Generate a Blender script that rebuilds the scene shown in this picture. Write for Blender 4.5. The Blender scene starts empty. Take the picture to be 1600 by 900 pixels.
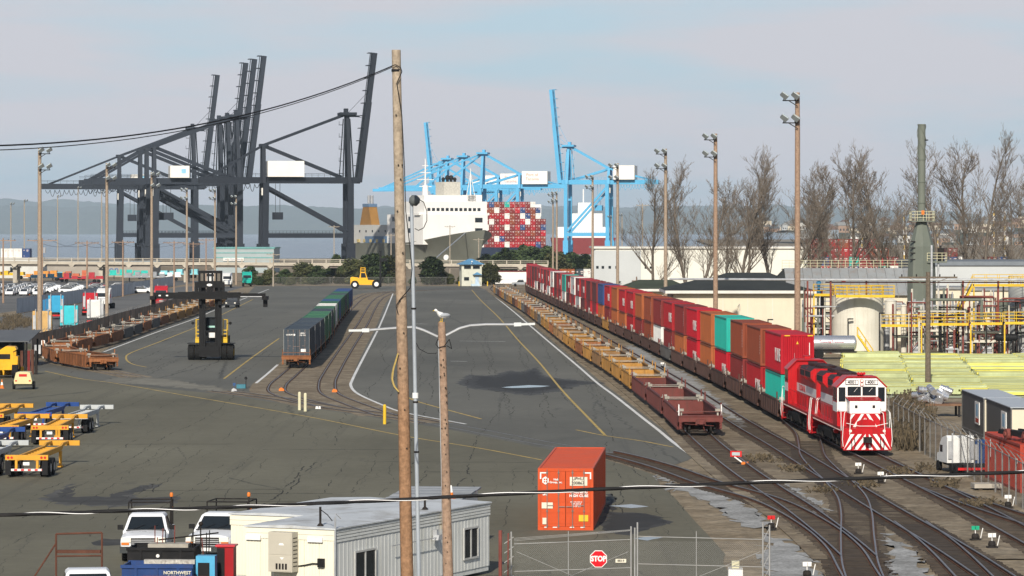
import bpy, math, random
from mathutils import Vector, Matrix
from mathutils.geometry import tessellate_polygon
R = math.radians
random.seed(7)
scene = bpy.context.scene
COL = scene.collection

# ------------------------------------------------------------------ camera
CAM_H = 14.0      # overpass height above the yard
FPX = 5500.0      # focal length in photo pixels (photo 1600 wide)
HOR = 362.0       # horizon row
cam_d = bpy.data.cameras.new('camera')
cam = bpy.data.objects.new('camera', cam_d); COL.objects.link(cam)
cam.location = (0, 0, CAM_H); cam.rotation_euler = (R(90), 0, 0)
cam_d.sensor_width = 36.0; cam_d.lens = 36.0 * FPX / 1600.0
cam_d.shift_y = -(450.0 - HOR) / 1600.0
HAZE_D = 4.2e-5
cam_d.clip_start = 0.5; cam_d.clip_end = 60000
scene.camera = cam

# ------------------------------------------------------------------ world
SUN_EL, SUN_AZ = 30.0, 7.5      # sun behind the camera, a little to its left
w = bpy.data.worlds.new('World'); scene.world = w; w.use_nodes = True
nt = w.node_tree; N = nt.nodes; Lk = nt.links; N.clear()
out = N.new('ShaderNodeOutputWorld'); bg = N.new('ShaderNodeBackground'); bg.inputs[1].default_value = 0.085
sky = N.new('ShaderNodeTexSky'); sky.sky_type = 'NISHITA'; sky.sun_disc = False
sky.sun_elevation = R(SUN_EL); sky.sun_rotation = R(180 + SUN_AZ)
sky.air_density = 1.0; sky.dust_density = 1.6; sky.ozone_density = 2.5; sky.altitude = 0
tc = N.new('ShaderNodeTexCoord'); mp = N.new('ShaderNodeMapping')
mp.inputs['Scale'].default_value = (9.0, 9.0, 62.0); mp.inputs['Location'].default_value = (0.75, 0.3, -0.25)
Lk.new(tc.outputs['Generated'], mp.inputs[0])
n1 = N.new('ShaderNodeTexNoise'); n1.inputs['Scale'].default_value = 1.0; n1.inputs['Detail'].default_value = 7; n1.inputs['Roughness'].default_value = 0.52
Lk.new(mp.outputs[0], n1.inputs['Vector'])
rp = N.new('ShaderNodeValToRGB'); rp.color_ramp.elements[0].position = 0.30; rp.color_ramp.elements[1].position = 0.52
Lk.new(n1.outputs['Fac'], rp.inputs[0])
sx = N.new('ShaderNodeSeparateXYZ'); Lk.new(tc.outputs['Generated'], sx.inputs[0])
lowb = N.new('ShaderNodeMapRange'); lowb.interpolation_type = 'SMOOTHSTEP'; lowb.inputs[1].default_value = 0.0; lowb.inputs[2].default_value = 0.45; lowb.inputs[3].default_value = 1.0; lowb.inputs[4].default_value = 0.0
Lk.new(sx.outputs[2], lowb.inputs[0])
hs = N.new('ShaderNodeMix'); hs.data_type = 'RGBA'; hs.inputs[7].default_value = (5.3, 7.0, 8.4, 1)
hm_ = N.new('ShaderNodeMath'); hm_.operation = 'MULTIPLY'; hm_.inputs[1].default_value = 0.75; Lk.new(lowb.outputs[0], hm_.inputs[0]); Lk.new(hm_.outputs[0], hs.inputs[0])
Lk.new(sky.outputs[0], hs.inputs[6])
mx = N.new('ShaderNodeMix'); mx.data_type = 'RGBA'
cm_ = N.new('ShaderNodeMath'); cm_.operation = 'MULTIPLY'; Lk.new(rp.outputs[0], cm_.inputs[0]); Lk.new(lowb.outputs[0], cm_.inputs[1]); Lk.new(cm_.outputs[0], mx.inputs[0])
mx.inputs[7].default_value = (6.45, 6.4, 6.9, 1)      # thin mauve grey cloud
Lk.new(hs.outputs[2], mx.inputs[6]); Lk.new(mx.outputs[2], bg.inputs[0]); Lk.new(bg.outputs[0], out.inputs[0])

sd = bpy.data.lights.new('sun', 'SUN'); sd.energy = 4.6; sd.angle = R(0.6); sd.color = (1.0, 0.93, 0.82)
sun = bpy.data.objects.new('sun', sd); COL.objects.link(sun)
sv = Vector((math.sin(R(SUN_AZ)) * math.cos(R(SUN_EL)), math.cos(R(SUN_AZ)) * math.cos(R(SUN_EL)), -math.sin(R(SUN_EL))))
sun.rotation_euler = sv.to_track_quat('-Z', 'Y').to_euler(); sun.location = (-40, -100, 120)

vs = scene.view_settings
vs.view_transform = 'Standard'; vs.look = 'None'; vs.gamma = 1.0; vs.use_curve_mapping = False; vs.exposure = 0.22
scene.cycles.volume_bounces = 0; scene.cycles.max_bounces = 6; scene.cycles.diffuse_bounces = 3
scene.cycles.transparent_max_bounces = 16

# ------------------------------------------------------------------ helpers
def G(u, v, z=0.0):
    """where the sight line through photo pixel (u,v) meets height z"""
    d = FPX * (CAM_H - z) / (v - HOR)
    return Vector(((u - 800.0) * d / FPX, d, z))
def AT(u, v, d):
    """point at distance d seen in pixel (u,v)"""
    return Vector(((u - 800.0) * d / FPX, d, CAM_H - (v - HOR) * d / FPX))

def nodes_of(m):
    m.use_nodes = True; t = m.node_tree
    return t, t.nodes, t.links, t.nodes['Principled BSDF']
MATS = {}
def mat(name, col, rough=0.6, metal=0.0, var=0.18, scale=1.3, bump=0.0, bscale=30.0, dirt=0.0, dcol=(0.10, 0.06, 0.035), rnd=0.0, streak=False, spec=None):
    """procedural paint / metal / wood: colour drift, shaped dirt and rust blotches, roughness drift, fine relief"""
    if name in MATS: return MATS[name]
    m = bpy.data.materials.new(name); t, n, l, b = nodes_of(m)
    tcn = n.new('ShaderNodeTexCoord'); ns = n.new('ShaderNodeTexNoise')
    ns.inputs['Scale'].default_value = scale; ns.inputs['Detail'].default_value = 5; ns.inputs['Roughness'].default_value = 0.6
    oi = n.new('ShaderNodeObjectInfo'); ad = n.new('ShaderNodeVectorMath'); ad.operation = 'MULTIPLY_ADD'
    cb = n.new('ShaderNodeCombineXYZ'); l.new(oi.outputs['Random'], cb.inputs[0]); l.new(oi.outputs['Random'], cb.inputs[1])
    l.new(cb.outputs[0], ad.inputs[0]); ad.inputs[1].default_value = (53, 31, 17); l.new(tcn.outputs['Object'], ad.inputs[2])
    l.new(ad.outputs[0], ns.inputs['Vector'])
    lo = tuple(c * (1 - var) for c in col); hi = tuple(min(1, c * (1 + var) + 0.01 * var) for c in col)
    r1 = n.new('ShaderNodeValToRGB'); r1.color_ramp.elements[0].position = 0.3; r1.color_ramp.elements[1].position = 0.7
    r1.color_ramp.elements[0].color = (*lo, 1); r1.color_ramp.elements[1].color = (*hi, 1)
    l.new(ns.outputs['Fac'], r1.inputs[0]); c = r1.outputs[0]
    if rnd > 0:
        hv = n.new('ShaderNodeHueSaturation'); mr = n.new('ShaderNodeMapRange')
        mr.inputs[3].default_value = 1 - rnd; mr.inputs[4].default_value = 1 + rnd
        l.new(oi.outputs['Random'], mr.inputs[0]); l.new(mr.outputs[0], hv.inputs['Value']); l.new(c, hv.inputs['Color']); c = hv.outputs[0]
    if dirt > 0:
        n2 = n.new('ShaderNodeTexNoise'); n2.inputs['Scale'].default_value = scale * 1.7; n2.inputs['Detail'].default_value = 8; n2.inputs['Roughness'].default_value = 0.68
        if streak:
            mpn = n.new('ShaderNodeMapping'); mpn.inputs['Scale'].default_value = (3.0, 3.0, 0.28); l.new(ad.outputs[0], mpn.inputs[0]); l.new(mpn.outputs[0], n2.inputs['Vector'])
        else: l.new(ad.outputs[0], n2.inputs['Vector'])
        r2 = n.new('ShaderNodeValToRGB'); r2.color_ramp.elements[0].position = 0.5; r2.color_ramp.elements[1].position = 0.72
        r2.color_ramp.elements[0].color = (0, 0, 0, 1); r2.color_ramp.elements[1].color = (dirt, dirt, dirt, 1)
        l.new(n2.outputs['Fac'], r2.inputs[0])
        mxn = n.new('ShaderNodeMix'); mxn.data_type = 'RGBA'; l.new(r2.outputs[0], mxn.inputs[0]); l.new(c, mxn.inputs[6]); mxn.inputs[7].default_value = (*dcol, 1); c = mxn.outputs[2]
    l.new(c, b.inputs['Base Color'])
    mrr = n.new('ShaderNodeMapRange'); mrr.inputs[3].default_value = max(0.04, rough - 0.12); mrr.inputs[4].default_value = min(1, rough + 0.12)
    l.new(ns.outputs['Fac'], mrr.inputs[0]); l.new(mrr.outputs[0], b.inputs['Roughness'])
    b.inputs['Metallic'].default_value = metal
    b.inputs['Specular IOR Level'].default_value = (0.14 if rough>.3 else .45) if spec is None else spec
    if bump > 0:
        nb = n.new('ShaderNodeTexNoise'); nb.inputs['Scale'].default_value = bscale; nb.inputs['Detail'].default_value = 3
        l.new(tcn.outputs['Object'], nb.inputs['Vector'])
        bp = n.new('ShaderNodeBump'); bp.inputs['Strength'].default_value = bump; bp.inputs['Distance'].default_value = 0.03
        l.new(nb.outputs['Fac'], bp.inputs['Height']); l.new(bp.outputs[0], b.inputs['Normal'])
    MATS[name] = m; return m

class MB:
    def __init__(s): s.v = []; s.f = []; s.m = []
    def add(s, vs, fs, m=0):
        o = len(s.v); s.v += [tuple(p) for p in vs]
        for f in fs: s.f.append(tuple(i + o for i in f)); s.m.append(m)
        return s
    def box(s, x0, x1, y0, y1, z0, z1, m=0):
        return s.add([(x0,y0,z0),(x1,y0,z0),(x1,y1,z0),(x0,y1,z0),(x0,y0,z1),(x1,y0,z1),(x1,y1,z1),(x0,y1,z1)],
              [(0,3,2,1),(4,5,6,7),(0,1,5,4),(1,2,6,5),(2,3,7,6),(3,0,4,7)], m)
    def cbox(s, cx, cy, cz, sx, sy, sz, m=0): return s.box(cx-sx/2,cx+sx/2,cy-sy/2,cy+sy/2,cz-sz/2,cz+sz/2,m)
    def bar(s, p, q, r, n=6, m=0, r2=None, cap=True):
        """round bar; r may be (w,h) for a rectangular one"""
        p = Vector(p); q = Vector(q); d = q - p
        if d.length < 1e-6: return s
        d.normalize(); up = Vector((0,0,1)) if abs(d.z) < 0.95 else Vector((0,1,0))
        a = d.cross(up).normalized(); b = a.cross(d).normalized()
        if isinstance(r, tuple):
            n = 4; offs = [(-r[0]/2,-r[1]/2),(r[0]/2,-r[1]/2),(r[0]/2,r[1]/2),(-r[0]/2,r[1]/2)]; o2 = offs
        else:
            r2 = r if r2 is None else r2
            an = [2*math.pi*(i+0.5)/n for i in range(n)]
            offs = [(r*math.cos(t), r*math.sin(t)) for t in an]; o2 = [(r2*math.cos(t), r2*math.sin(t)) for t in an]
        vs = [p + a*x + b*y for x, y in offs] + [q + a*x + b*y for x, y in o2]
        fs = [(i,(i+1)%n,n+(i+1)%n,n+i) for i in range(n)]
        if cap: fs += [tuple(range(n-1,-1,-1)), tuple(range(n,2*n))]
        return s.add(vs, fs, m)
    def path(s, pts, r, n=5, m=0):
        for a, b in zip(pts[:-1], pts[1:]): s.bar(a, b, r, n, m)
        return s
    def cyl(s, c, ax, r, l, n=16, m=0):
        c = Vector(c); a = Vector(ax).normalized()*(l/2); return s.bar(c-a, c+a, r, n, m)
    def prism(s, pts, ax, a, b, m=0):
        """polygon pts extruded along axis 'x','y' or 'z' from a to b"""
        def P(u, v, t): return {'x':(t,u,v),'y':(u,t,v),'z':(u,v,t)}[ax]
        n = len(pts); vs = [P(u,v,a) for u,v in pts] + [P(u,v,b) for u,v in pts]
        fs = [(i,(i+1)%n,n+(i+1)%n,n+i) for i in range(n)] + [tuple(range(n-1,-1,-1)), tuple(range(n,2*n))]
        return s.add(vs, fs, m)
    def lathe(s, prof, c=(0,0,0), n=20, m=0):
        vs = []; fs = []; k = len(prof)
        for r, z in prof:
            for i in range(n): t = 2*math.pi*i/n; vs.append((c[0]+r*math.cos(t), c[1]+r*math.sin(t), c[2]+z))
        for j in range(k-1):
            for i in range(n): fs.append((j*n+i, j*n+(i+1)%n, (j+1)*n+(i+1)%n, (j+1)*n+i))
        fs.append(tuple(range(n-1,-1,-1))); fs.append(tuple(range((k-1)*n, k*n)))
        return s.add(vs, fs, m)
    def sph(s, c, r, n=10, k=6, m=0):
        rx, ry, rz = (r,r,r) if not isinstance(r, tuple) else r
        vs = []; fs = []
        for j in range(k+1):
            ph = math.pi*j/k
            for i in range(n): t = 2*math.pi*i/n; vs.append((c[0]+rx*math.sin(ph)*math.cos(t), c[1]+ry*math.sin(ph)*math.sin(t), c[2]+rz*math.cos(ph)))
        for j in range(k):
            for i in range(n): fs.append((j*n+i,(j+1)*n+i,(j+1)*n+(i+1)%n,j*n+(i+1)%n))
        return s.add(vs, fs, m)
    def quad(s, a, b, c, d, m=0): return s.add([a,b,c,d], [(0,1,2,3)], m)
    def plate(s, poly, ax, at, th, m=0): return s.prism(poly, ax, at, at+th, m)
    def corr(s, o, u, v, nrm, ul, vl, pitch=0.28, depth=0.036, m=0):
        """trapezoid corrugated sheet: ribs run along v, repeat along u"""
        o, u, v, nrm = Vector(o), Vector(u), Vector(v), Vector(nrm)
        n = max(2, int(round(ul/pitch))); p = ul/n; prof = []
        for i in range(n): prof += [((i+0.0)*p,0),((i+0.28)*p,0),((i+0.46)*p,depth),((i+0.82)*p,depth)]
        prof.append((ul,0)); k = len(prof)
        vs = [o+u*a-nrm*b for a,b in prof] + [o+u*a-nrm*b+v*vl for a,b in prof]
        return s.add(vs, [(i,i+1,k+i+1,k+i) for i in range(k-1)], m)
    def build(s, name, mats, parent=None, smooth=None, loc=None):
        me = bpy.data.meshes.new(name); me.from_pydata(s.v, [], s.f)
        if not isinstance(mats, (list,tuple)): mats = [mats]
        for x in mats: me.materials.append(x)
        if len(mats) > 1: me.polygons.foreach_set('material_index', s.m)
        if smooth:
            me.polygons.foreach_set('use_smooth', [True]*len(me.polygons))
            me.set_sharp_from_angle(angle=R(smooth))
        me.update()
        o = bpy.data.objects.new(name, me); COL.objects.link(o)
        if parent is not None: o.parent = parent
        if loc is not None: o.location = loc
        return o

def tag(o, label=None, cat=None, group=None, kind=None):
    if label: o['label'] = label
    if cat: o['category'] = cat
    if group: o['group'] = group
    if kind: o['kind'] = kind
    return o
def thing(name, label, cat, loc=(0,0,0), rz=0.0, group=None):
    o = bpy.data.objects.new(name, None); COL.objects.link(o); o.empty_display_size = 0.5
    o.location = loc; o.rotation_euler = (0,0,rz)
    return tag(o, label, cat, group)
def struct(name, mb, m, label=None, **k): return tag(mb.build(name, m, **k), label, None, None, 'structure')
def dup(root, loc=None, rz=None, label=None, sw=None, parent=None, scale=None):
    """copy a thing with its parts and sub-parts; sw maps a material to another"""
    c = root.copy(); COL.objects.link(c)
    if parent is not None: c.parent = parent
    if loc is not None: c.location = loc
    if rz is not None: c.rotation_euler = (0,0,rz)
    if scale is not None: c.scale = scale if isinstance(scale, tuple) else (scale,)*3
    if label: c['label'] = label
    if sw and c.type == 'MESH':
        for i, mm in enumerate(c.data.materials):
            if mm in sw: c.material_slots[i].link = 'OBJECT'; c.material_slots[i].material = sw[mm]
    for ch in root.children: dup(ch, sw=sw, parent=c)
    return c
def kill(root):
    for ch in list(root.children): kill(ch)
    bpy.data.objects.remove(root)
TEXTS = []
def text(body, size, mt, parent, loc, rot, name='lettering', align='CENTER', ext=0.004, sx=1.0, bold=0.0):
    cu = bpy.data.curves.new(name, 'FONT'); cu.body = body; cu.size = size; cu.extrude = ext; cu.align_x = align; cu.align_y = 'CENTER'; cu.offset = bold; cu.resolution_u = 3
    cu.materials.append(mt); o = bpy.data.objects.new(name, cu); COL.objects.link(o)
    o.parent = parent; o.location = loc; o.rotation_euler = rot; o.scale = (sx,1,1); TEXTS.append(o); return o

class Path:
    """smooth curve on the ground with arc length"""
    def __init__(s, pts, step=1.5):
        P = [Vector((p[0],p[1])) for p in pts]; P = [2*P[0]-P[1]] + P + [2*P[-1]-P[-2]]; s.p = []
        for i in range(1, len(P)-2):
            a,b,c,d = P[i-1],P[i],P[i+1],P[i+2]; n = max(2, int((c-b).length/step))
            t0=0; t1=t0+max(.01,(b-a).length)**.5; t2=t1+max(.01,(c-b).length)**.5; t3=t2+max(.01,(d-c).length)**.5
            for k in range(n):
                t=t1+(t2-t1)*k/n
                A1=a*((t1-t)/(t1-t0))+b*((t-t0)/(t1-t0)); A2=b*((t2-t)/(t2-t1))+c*((t-t1)/(t2-t1)); A3=c*((t3-t)/(t3-t2))+d*((t-t2)/(t3-t2))
                B1=A1*((t2-t)/(t2-t0))+A2*((t-t0)/(t2-t0)); B2=A2*((t3-t)/(t3-t1))+A3*((t-t1)/(t3-t1))
                s.p.append(B1*((t2-t)/(t2-t1))+B2*((t-t1)/(t2-t1)))
        s.p.append(P[-2]); s.s=[0.0]
        for a,b in zip(s.p[:-1], s.p[1:]): s.s.append(s.s[-1]+(b-a).length)
        s.L = s.s[-1]
    def at(s, d):
        d = min(max(d,0), s.L-1e-4); lo,hi=0,len(s.s)-1
        while hi-lo>1:
            mid=(lo+hi)//2
            if s.s[mid]<=d: lo=mid
            else: hi=mid
        t=(d-s.s[lo])/max(1e-9,s.s[hi]-s.s[lo]); return s.p[lo].lerp(s.p[hi],t)
    def pose(s, d, half):
        a=s.at(d-half); b=s.at(d+half); c=(a+b)/2; t=(b-a); return Vector((c.x,c.y,0)), math.atan2(-t.x,t.y)
    def find_y(s, y):
        for p,a in zip(s.p,s.s):
            if p.y>=y: return a
        return s.L
    def offset(s, o, d0=0, d1=None):
        d1 = s.L if d1 is None else d1; res=[]
        for i,p in enumerate(s.p):
            if s.s[i]<d0-1e-6 or s.s[i]>d1+1e-6: continue
            a=s.p[max(0,i-1)]; b=s.p[min(len(s.p)-1,i+1)]; t=(b-a).normalized(); res.append(Vector((p.x+t.y*o,p.y-t.x*o)))
        return res
def ribbon(mb, left, right, z, m=0, zb=None):
    """flat strip between two polylines; with zb it becomes a solid strip from zb to z"""
    n=len(left); vs=[(p.x,p.y,z) for p in left]+[(p.x,p.y,z) for p in right]; fs=[(i,n+i,n+i+1,i+1) for i in range(n-1)]
    if zb is not None:
        vs+=[(p.x,p.y,zb) for p in left]+[(p.x,p.y,zb) for p in right]
        fs+=[(i,i+1,2*n+i+1,2*n+i) for i in range(n-1)]+[(n+i,3*n+i,3*n+i+1,n+i+1) for i in range(n-1)]
    return mb.add(vs,fs,m)
def sheet(name, pts, z, m, label=None):
    vs=[(p[0],p[1],z) for p in pts]; tri=tessellate_polygon([[Vector(p) for p in vs]])
    mb=MB(); fs=[]
    for a,b,c in tri:
        n=(Vector(vs[b])-Vector(vs[a])).cross(Vector(vs[c])-Vector(vs[a])); fs.append((a,b,c) if n.z>0 else (a,c,b))
    mb.add(vs,fs); return struct(name, mb, m, label)
ORD=['first','second','third','fourth','fifth','sixth','seventh','eighth','ninth','tenth','eleventh','twelfth','thirteenth','fourteenth','fifteenth','sixteenth','seventeenth','eighteenth','nineteenth','twentieth']
ORD+=['twenty-'+o for o in ORD[:9]]+['thirtieth']+['thirty-'+o for o in ORD[:9]]+['fortieth']+['forty-'+o for o in ORD[:9]]+['fiftieth']
# ================================================================== SETTING
def surf(name, cols, scales, rough=0.9, bump=0.4, bscale=12.0, cracks=None, stains=None, fine=6.0, fineamt=0.25, stretch=None):
    m = bpy.data.materials.new(name); t,n,l,b = nodes_of(m)
    tcn = n.new('ShaderNodeTexCoord'); vec = tcn.outputs['Object']
    a = n.new('ShaderNodeTexNoise'); a.inputs['Scale'].default_value = scales; a.inputs['Detail'].default_value = 6; a.inputs['Roughness'].default_value = 0.62
    if stretch:
        mp0 = n.new('ShaderNodeMapping'); mp0.inputs['Scale'].default_value = stretch; l.new(vec, mp0.inputs[0]); l.new(mp0.outputs[0], a.inputs['Vector'])
    else: l.new(vec, a.inputs['Vector'])
    r = n.new('ShaderNodeValToRGB'); e = r.color_ramp.elements; k = len(cols)
    e[0].position = 0.3; e[0].color = (*cols[0],1); e[1].position = 0.7; e[1].color = (*cols[-1],1)
    for i in range(1,k-1): x = e.new(0.3+0.4*i/(k-1)); x.color = (*cols[i],1)
    l.new(a.outputs['Fac'], r.inputs[0]); c = r.outputs[0]
    f = n.new('ShaderNodeTexNoise'); f.inputs['Scale'].default_value = fine; f.inputs['Detail'].default_value = 8; f.inputs['Roughness'].default_value = 0.75; l.new(vec, f.inputs['Vector'])
    mr = n.new('ShaderNodeMapRange'); mr.inputs[1].default_value = 0.3; mr.inputs[2].default_value = 0.7; mr.inputs[3].default_value = 1-fineamt; mr.inputs[4].default_value = 1+fineamt; l.new(f.outputs['Fac'], mr.inputs[0])
    mu = n.new('ShaderNodeVectorMath'); mu.operation = 'SCALE'; l.new(c, mu.inputs[0]); l.new(mr.outputs[0], mu.inputs['Scale']); c = mu.outputs[0]
    def darken(fac, col, amt):
        nonlocal c
        x = n.new('ShaderNodeMix'); x.data_type = 'RGBA'; m2 = n.new('ShaderNodeMath'); m2.operation = 'MULTIPLY'; m2.inputs[1].default_value = amt
        l.new(fac, m2.inputs[0]); l.new(m2.outputs[0], x.inputs[0]); l.new(c, x.inputs[6]); x.inputs[7].default_value = (*col,1); c = x.outputs[2]
    if stains:
        for sc, pos, amt, col in stains:
            s1 = n.new('ShaderNodeTexNoise'); s1.inputs['Scale'].default_value = 1; s1.inputs['Detail'].default_value = 7; s1.inputs['Roughness'].default_value = 0.6
            mp1 = n.new('ShaderNodeMapping'); mp1.inputs['Scale'].default_value = sc; mp1.inputs['Location'].default_value = (sc[0]*37, sc[1]*91, 0)
            l.new(vec, mp1.inputs[0]); l.new(mp1.outputs[0], s1.inputs['Vector'])
            rr = n.new('ShaderNodeMapRange'); rr.inputs[1].default_value = pos; rr.inputs[2].default_value = pos+0.08; l.new(s1.outputs['Fac'], rr.inputs[0]); darken(rr.outputs[0], col, amt)
    if cracks:
        for sc, wd, amt in cracks:
            dn = n.new('ShaderNodeTexNoise'); dn.inputs['Scale'].default_value = 0.35; dn.inputs['Detail'].default_value = 5; l.new(vec, dn.inputs['Vector'])
            mm = n.new('ShaderNodeVectorMath'); mm.operation = 'MULTIPLY_ADD'; mm.inputs[1].default_value = (1.6,1.6,0); l.new(dn.outputs['Color'], mm.inputs[0]); l.new(vec, mm.inputs[2])
            mp2 = n.new('ShaderNodeMapping'); mp2.inputs['Scale'].default_value = sc; l.new(mm.outputs[0], mp2.inputs[0])
            vo = n.new('ShaderNodeTexVoronoi'); vo.feature = 'DISTANCE_TO_EDGE'; vo.inputs['Scale'].default_value = 1; l.new(mp2.outputs[0], vo.inputs['Vector'])
            rr = n.new('ShaderNodeMapRange'); rr.inputs[1].default_value = wd; rr.inputs[2].default_value = wd*0.3; l.new(vo.outputs['Distance'], rr.inputs[0])
            # cracks fade in and out
            mk = n.new('ShaderNodeMath'); mk.operation = 'MULTIPLY'; rk = n.new('ShaderNodeMapRange'); rk.inputs[1].default_value = 0.40; rk.inputs[2].default_value = 0.52; l.new(a.outputs['Fac'], rk.inputs[0])
            l.new(rr.outputs[0], mk.inputs[0]); l.new(rk.outputs[0], mk.inputs[1]); darken(mk.outputs[0], (0.02,0.02,0.018), amt)
    l.new(c, b.inputs['Base Color']); b.inputs['Roughness'].default_value = rough; b.inputs['Specular IOR Level'].default_value = 0.25
    if bump:
        nb = n.new('ShaderNodeTexNoise'); nb.inputs['Scale'].default_value = bscale; nb.inputs['Detail'].default_value = 4; l.new(vec, nb.inputs['Vector'])
        bp = n.new('ShaderNodeBump'); bp.inputs['Strength'].default_value = bump; bp.inputs['Distance'].default_value = 0.03; l.new(nb.outputs['Fac'], bp.inputs['Height']); l.new(bp.outputs[0], b.inputs['Normal'])
    MATS[name] = m; return m

m_ground = surf('gravel_dirt', [(0.125,0.095,0.058),(0.20,0.158,0.102),(0.285,0.235,0.165)], 0.22, bump=0.6, bscale=9, fine=1.6, fineamt=0.6)
m_asph = surf('yard_asphalt', [(0.085,0.083,0.069),(0.109,0.106,0.088),(0.135,0.131,0.109)], 0.045, rough=0.8, bump=0.12, bscale=14, stretch=(1,0.5,1),
    cracks=[((0.13,0.003,1),0.008,0.5)],
    stains=[((0.8,0.006,1),0.60,0.35,(0.055,0.053,0.046)),((0.3,0.045,1),0.63,0.55,(0.05,0.048,0.044)),((0.12,0.1,1),0.66,0.5,(0.135,0.13,0.115)),((0.9,0.2,1),0.68,0.5,(0.045,0.042,0.04))], fine=1.2, fineamt=0.12)
m_asph2 = surf('apron_asphalt', [(0.090,0.084,0.057),(0.121,0.113,0.079),(0.156,0.147,0.104)], 0.05, rough=0.85, bump=0.12, bscale=14, stretch=(1,0.5,1),
    cracks=[((0.33,0.012,1),0.006,0.5)],
    stains=[((0.7,0.008,1),0.58,0.35,(0.066,0.062,0.048)),((0.35,0.05,1),0.64,0.5,(0.06,0.056,0.048)),((0.10,0.13,1),0.64,0.5,(0.17,0.163,0.138)),((1.1,0.2,1),0.69,0.5,(0.05,0.047,0.042))], fine=1.2, fineamt=0.12)
m_lot = surf('lot_asphalt', [(0.09,0.09,0.086),(0.12,0.118,0.112),(0.15,0.147,0.137)], 0.06, rough=0.85, bump=0.1, fine=1.0, fineamt=0.15)
m_gravel = surf('light_gravel', [(0.17,0.168,0.158),(0.26,0.26,0.25),(0.37,0.37,0.36)], 0.45, bump=0.6, bscale=7, fine=5, fineamt=0.5)
m_bed = surf('track_ballast', [(0.11,0.083,0.052),(0.175,0.138,0.09),(0.255,0.212,0.15)], 0.3, bump=0.7, bscale=8, fine=1.7, fineamt=0.6, stains=[((0.25,0.12,1),0.6,0.5,(0.06,0.035,0.02))])
m_grass = surf('weedy_verge', [(0.06,0.065,0.03),(0.09,0.085,0.05),(0.13,0.11,0.075)], 0.3, bump=0.6, fine=3, fineamt=0.4)
m_white_line = mat('road_paint_white', (0.62,0.62,0.6), 0.7, var=0.2, scale=0.8, dirt=0.55, dcol=(0.2,0.2,0.19))
m_yel_line = mat('road_paint_yellow', (0.42,0.30,0.09), 0.7, var=0.25, scale=0.6, dirt=0.7, dcol=(0.13,0.115,0.08))
m_rail = mat('rail_steel', (0.20,0.195,0.20), 0.42, metal=0.6, var=0.25, scale=0.4, dirt=0.4, dcol=(0.16,0.08,0.045))
m_railrust = mat('rail_rust', (0.105,0.05,0.03), 0.8, var=0.3, scale=1.0)
m_tie = mat('creosote_tie', (0.050,0.039,0.030), 0.9, var=0.35, scale=1.5, rnd=0.2)

# ground: one sheet that reaches past the far shore on the land side
sheet('ground', [(-420,20),(420,20),(700,900),(1600,2600),(3200,6400),(330,6400),(150,2330),(40,1960),(-130,1820),(-700,1800),(-900,900)], 0.0, m_ground)
# yard asphalt
def GX(u,v): p=G(u,v); return (p.x,p.y)
W1=[(768,459),(780,469),(800,485),(855,532),(905,574),(935,600),(962,620),(1005,654),(1032,675),(1050,690),(1079,711)]
edge=[GX(u+5+0.02*(v-450),v) for u,v in W1]
yard=[(8.2,60),(8.3,120)]+[GX(u,v) for u,v in [(1143,903),(1130,880),(1133,866),(1110,840),(1086,815),(1056,780),(1031,757),(1022,738),(1076,719)]]+edge[::-1]+[(-9,905)]+[(-66,905),(-60,800),(-56,700),(-53.0,588),(-51.2,507),(-49.9,464),(-49.2,445),(-48.6,425),(-47.5,405),(-47.5,392),(-52,384),(-60,372),(-75,362),(-120,345),(-200,330),(-200,60)]
sheet('asphalt_yard', yard, 0.012, m_asph)
sheet('asphalt_apron', [(8.2,60),(8.3,120)]+[GX(u,v) for u,v in [(1143,903),(1130,880),(1133,866),(1110,840),(1086,815),(1056,780),(1031,757),(1022,739),(960,722),(830,697),(690,669),(600,655),(520,643),(430,629),(345,616),(250,607),(150,597),(90,582)]]+[(-60,372),(-75,362),(-120,345),(-200,330),(-200,60)], 0.0135, m_asph2)
sheet('car_lot', [(-88,560),(-86.5,1000),(-400,1000),(-400,560)], 0.010, m_lot)
sheet('truck_lane', [(-58.5,440),(-62,600),(-68,900),(-84,900),(-84,600),(-82,440)], 0.010, m_lot)

def line_strip(name, px, wd, m, z=0.022, smooth=True):
    P=Path([GX(u,v) for u,v in px], 1.0); mb=MB(); ribbon(mb, P.offset(-wd/2), P.offset(wd/2), z)
    return struct(name, mb, m)
for px in (W1, [(614,459),(592,512),(550,595),(548,602),(557,614),(595,632),(628,644),(690,656),(728,663)], [(434,570),(417,585),(400,599)], [(420,452),(330,487),(310,496),(240,521),(162,550)]):
    line_strip('white_painted_line', px, 0.26, m_white_line)
for a,b in (((694,470),(781,470.2)),((718,533),(790,534)),((704,564.5),(730,565)),((650,506),(668,506.5))):
    line_strip('white_painted_line', [a,b], 0.5 if a[1]<500 else 0.4, m_white_line)
for px in ([(737,453),(752,470),(780,497),(810,532),(842,566),(880,612),(920,654),(946,681)], [(70,580),(126,592),(178,599),(300,620),(400,637),(495,654),(640,683),(745,700),(846,719)],
           [(303,513),(250,534),(200,554),(197,559),(200,565),(210,570),(229,574)], [(436,529),(395,558),(350,592)], [(621,557),(614,580),(613,594),(622,611),(648,626),(700,641),(752,655)],
           [(900,672),(945,681),(1000,689),(1052,699)], [(395,468),(330,500),(303,513)]):
    line_strip('yellow_painted_line', px, 0.2, m_yel_line)

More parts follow.
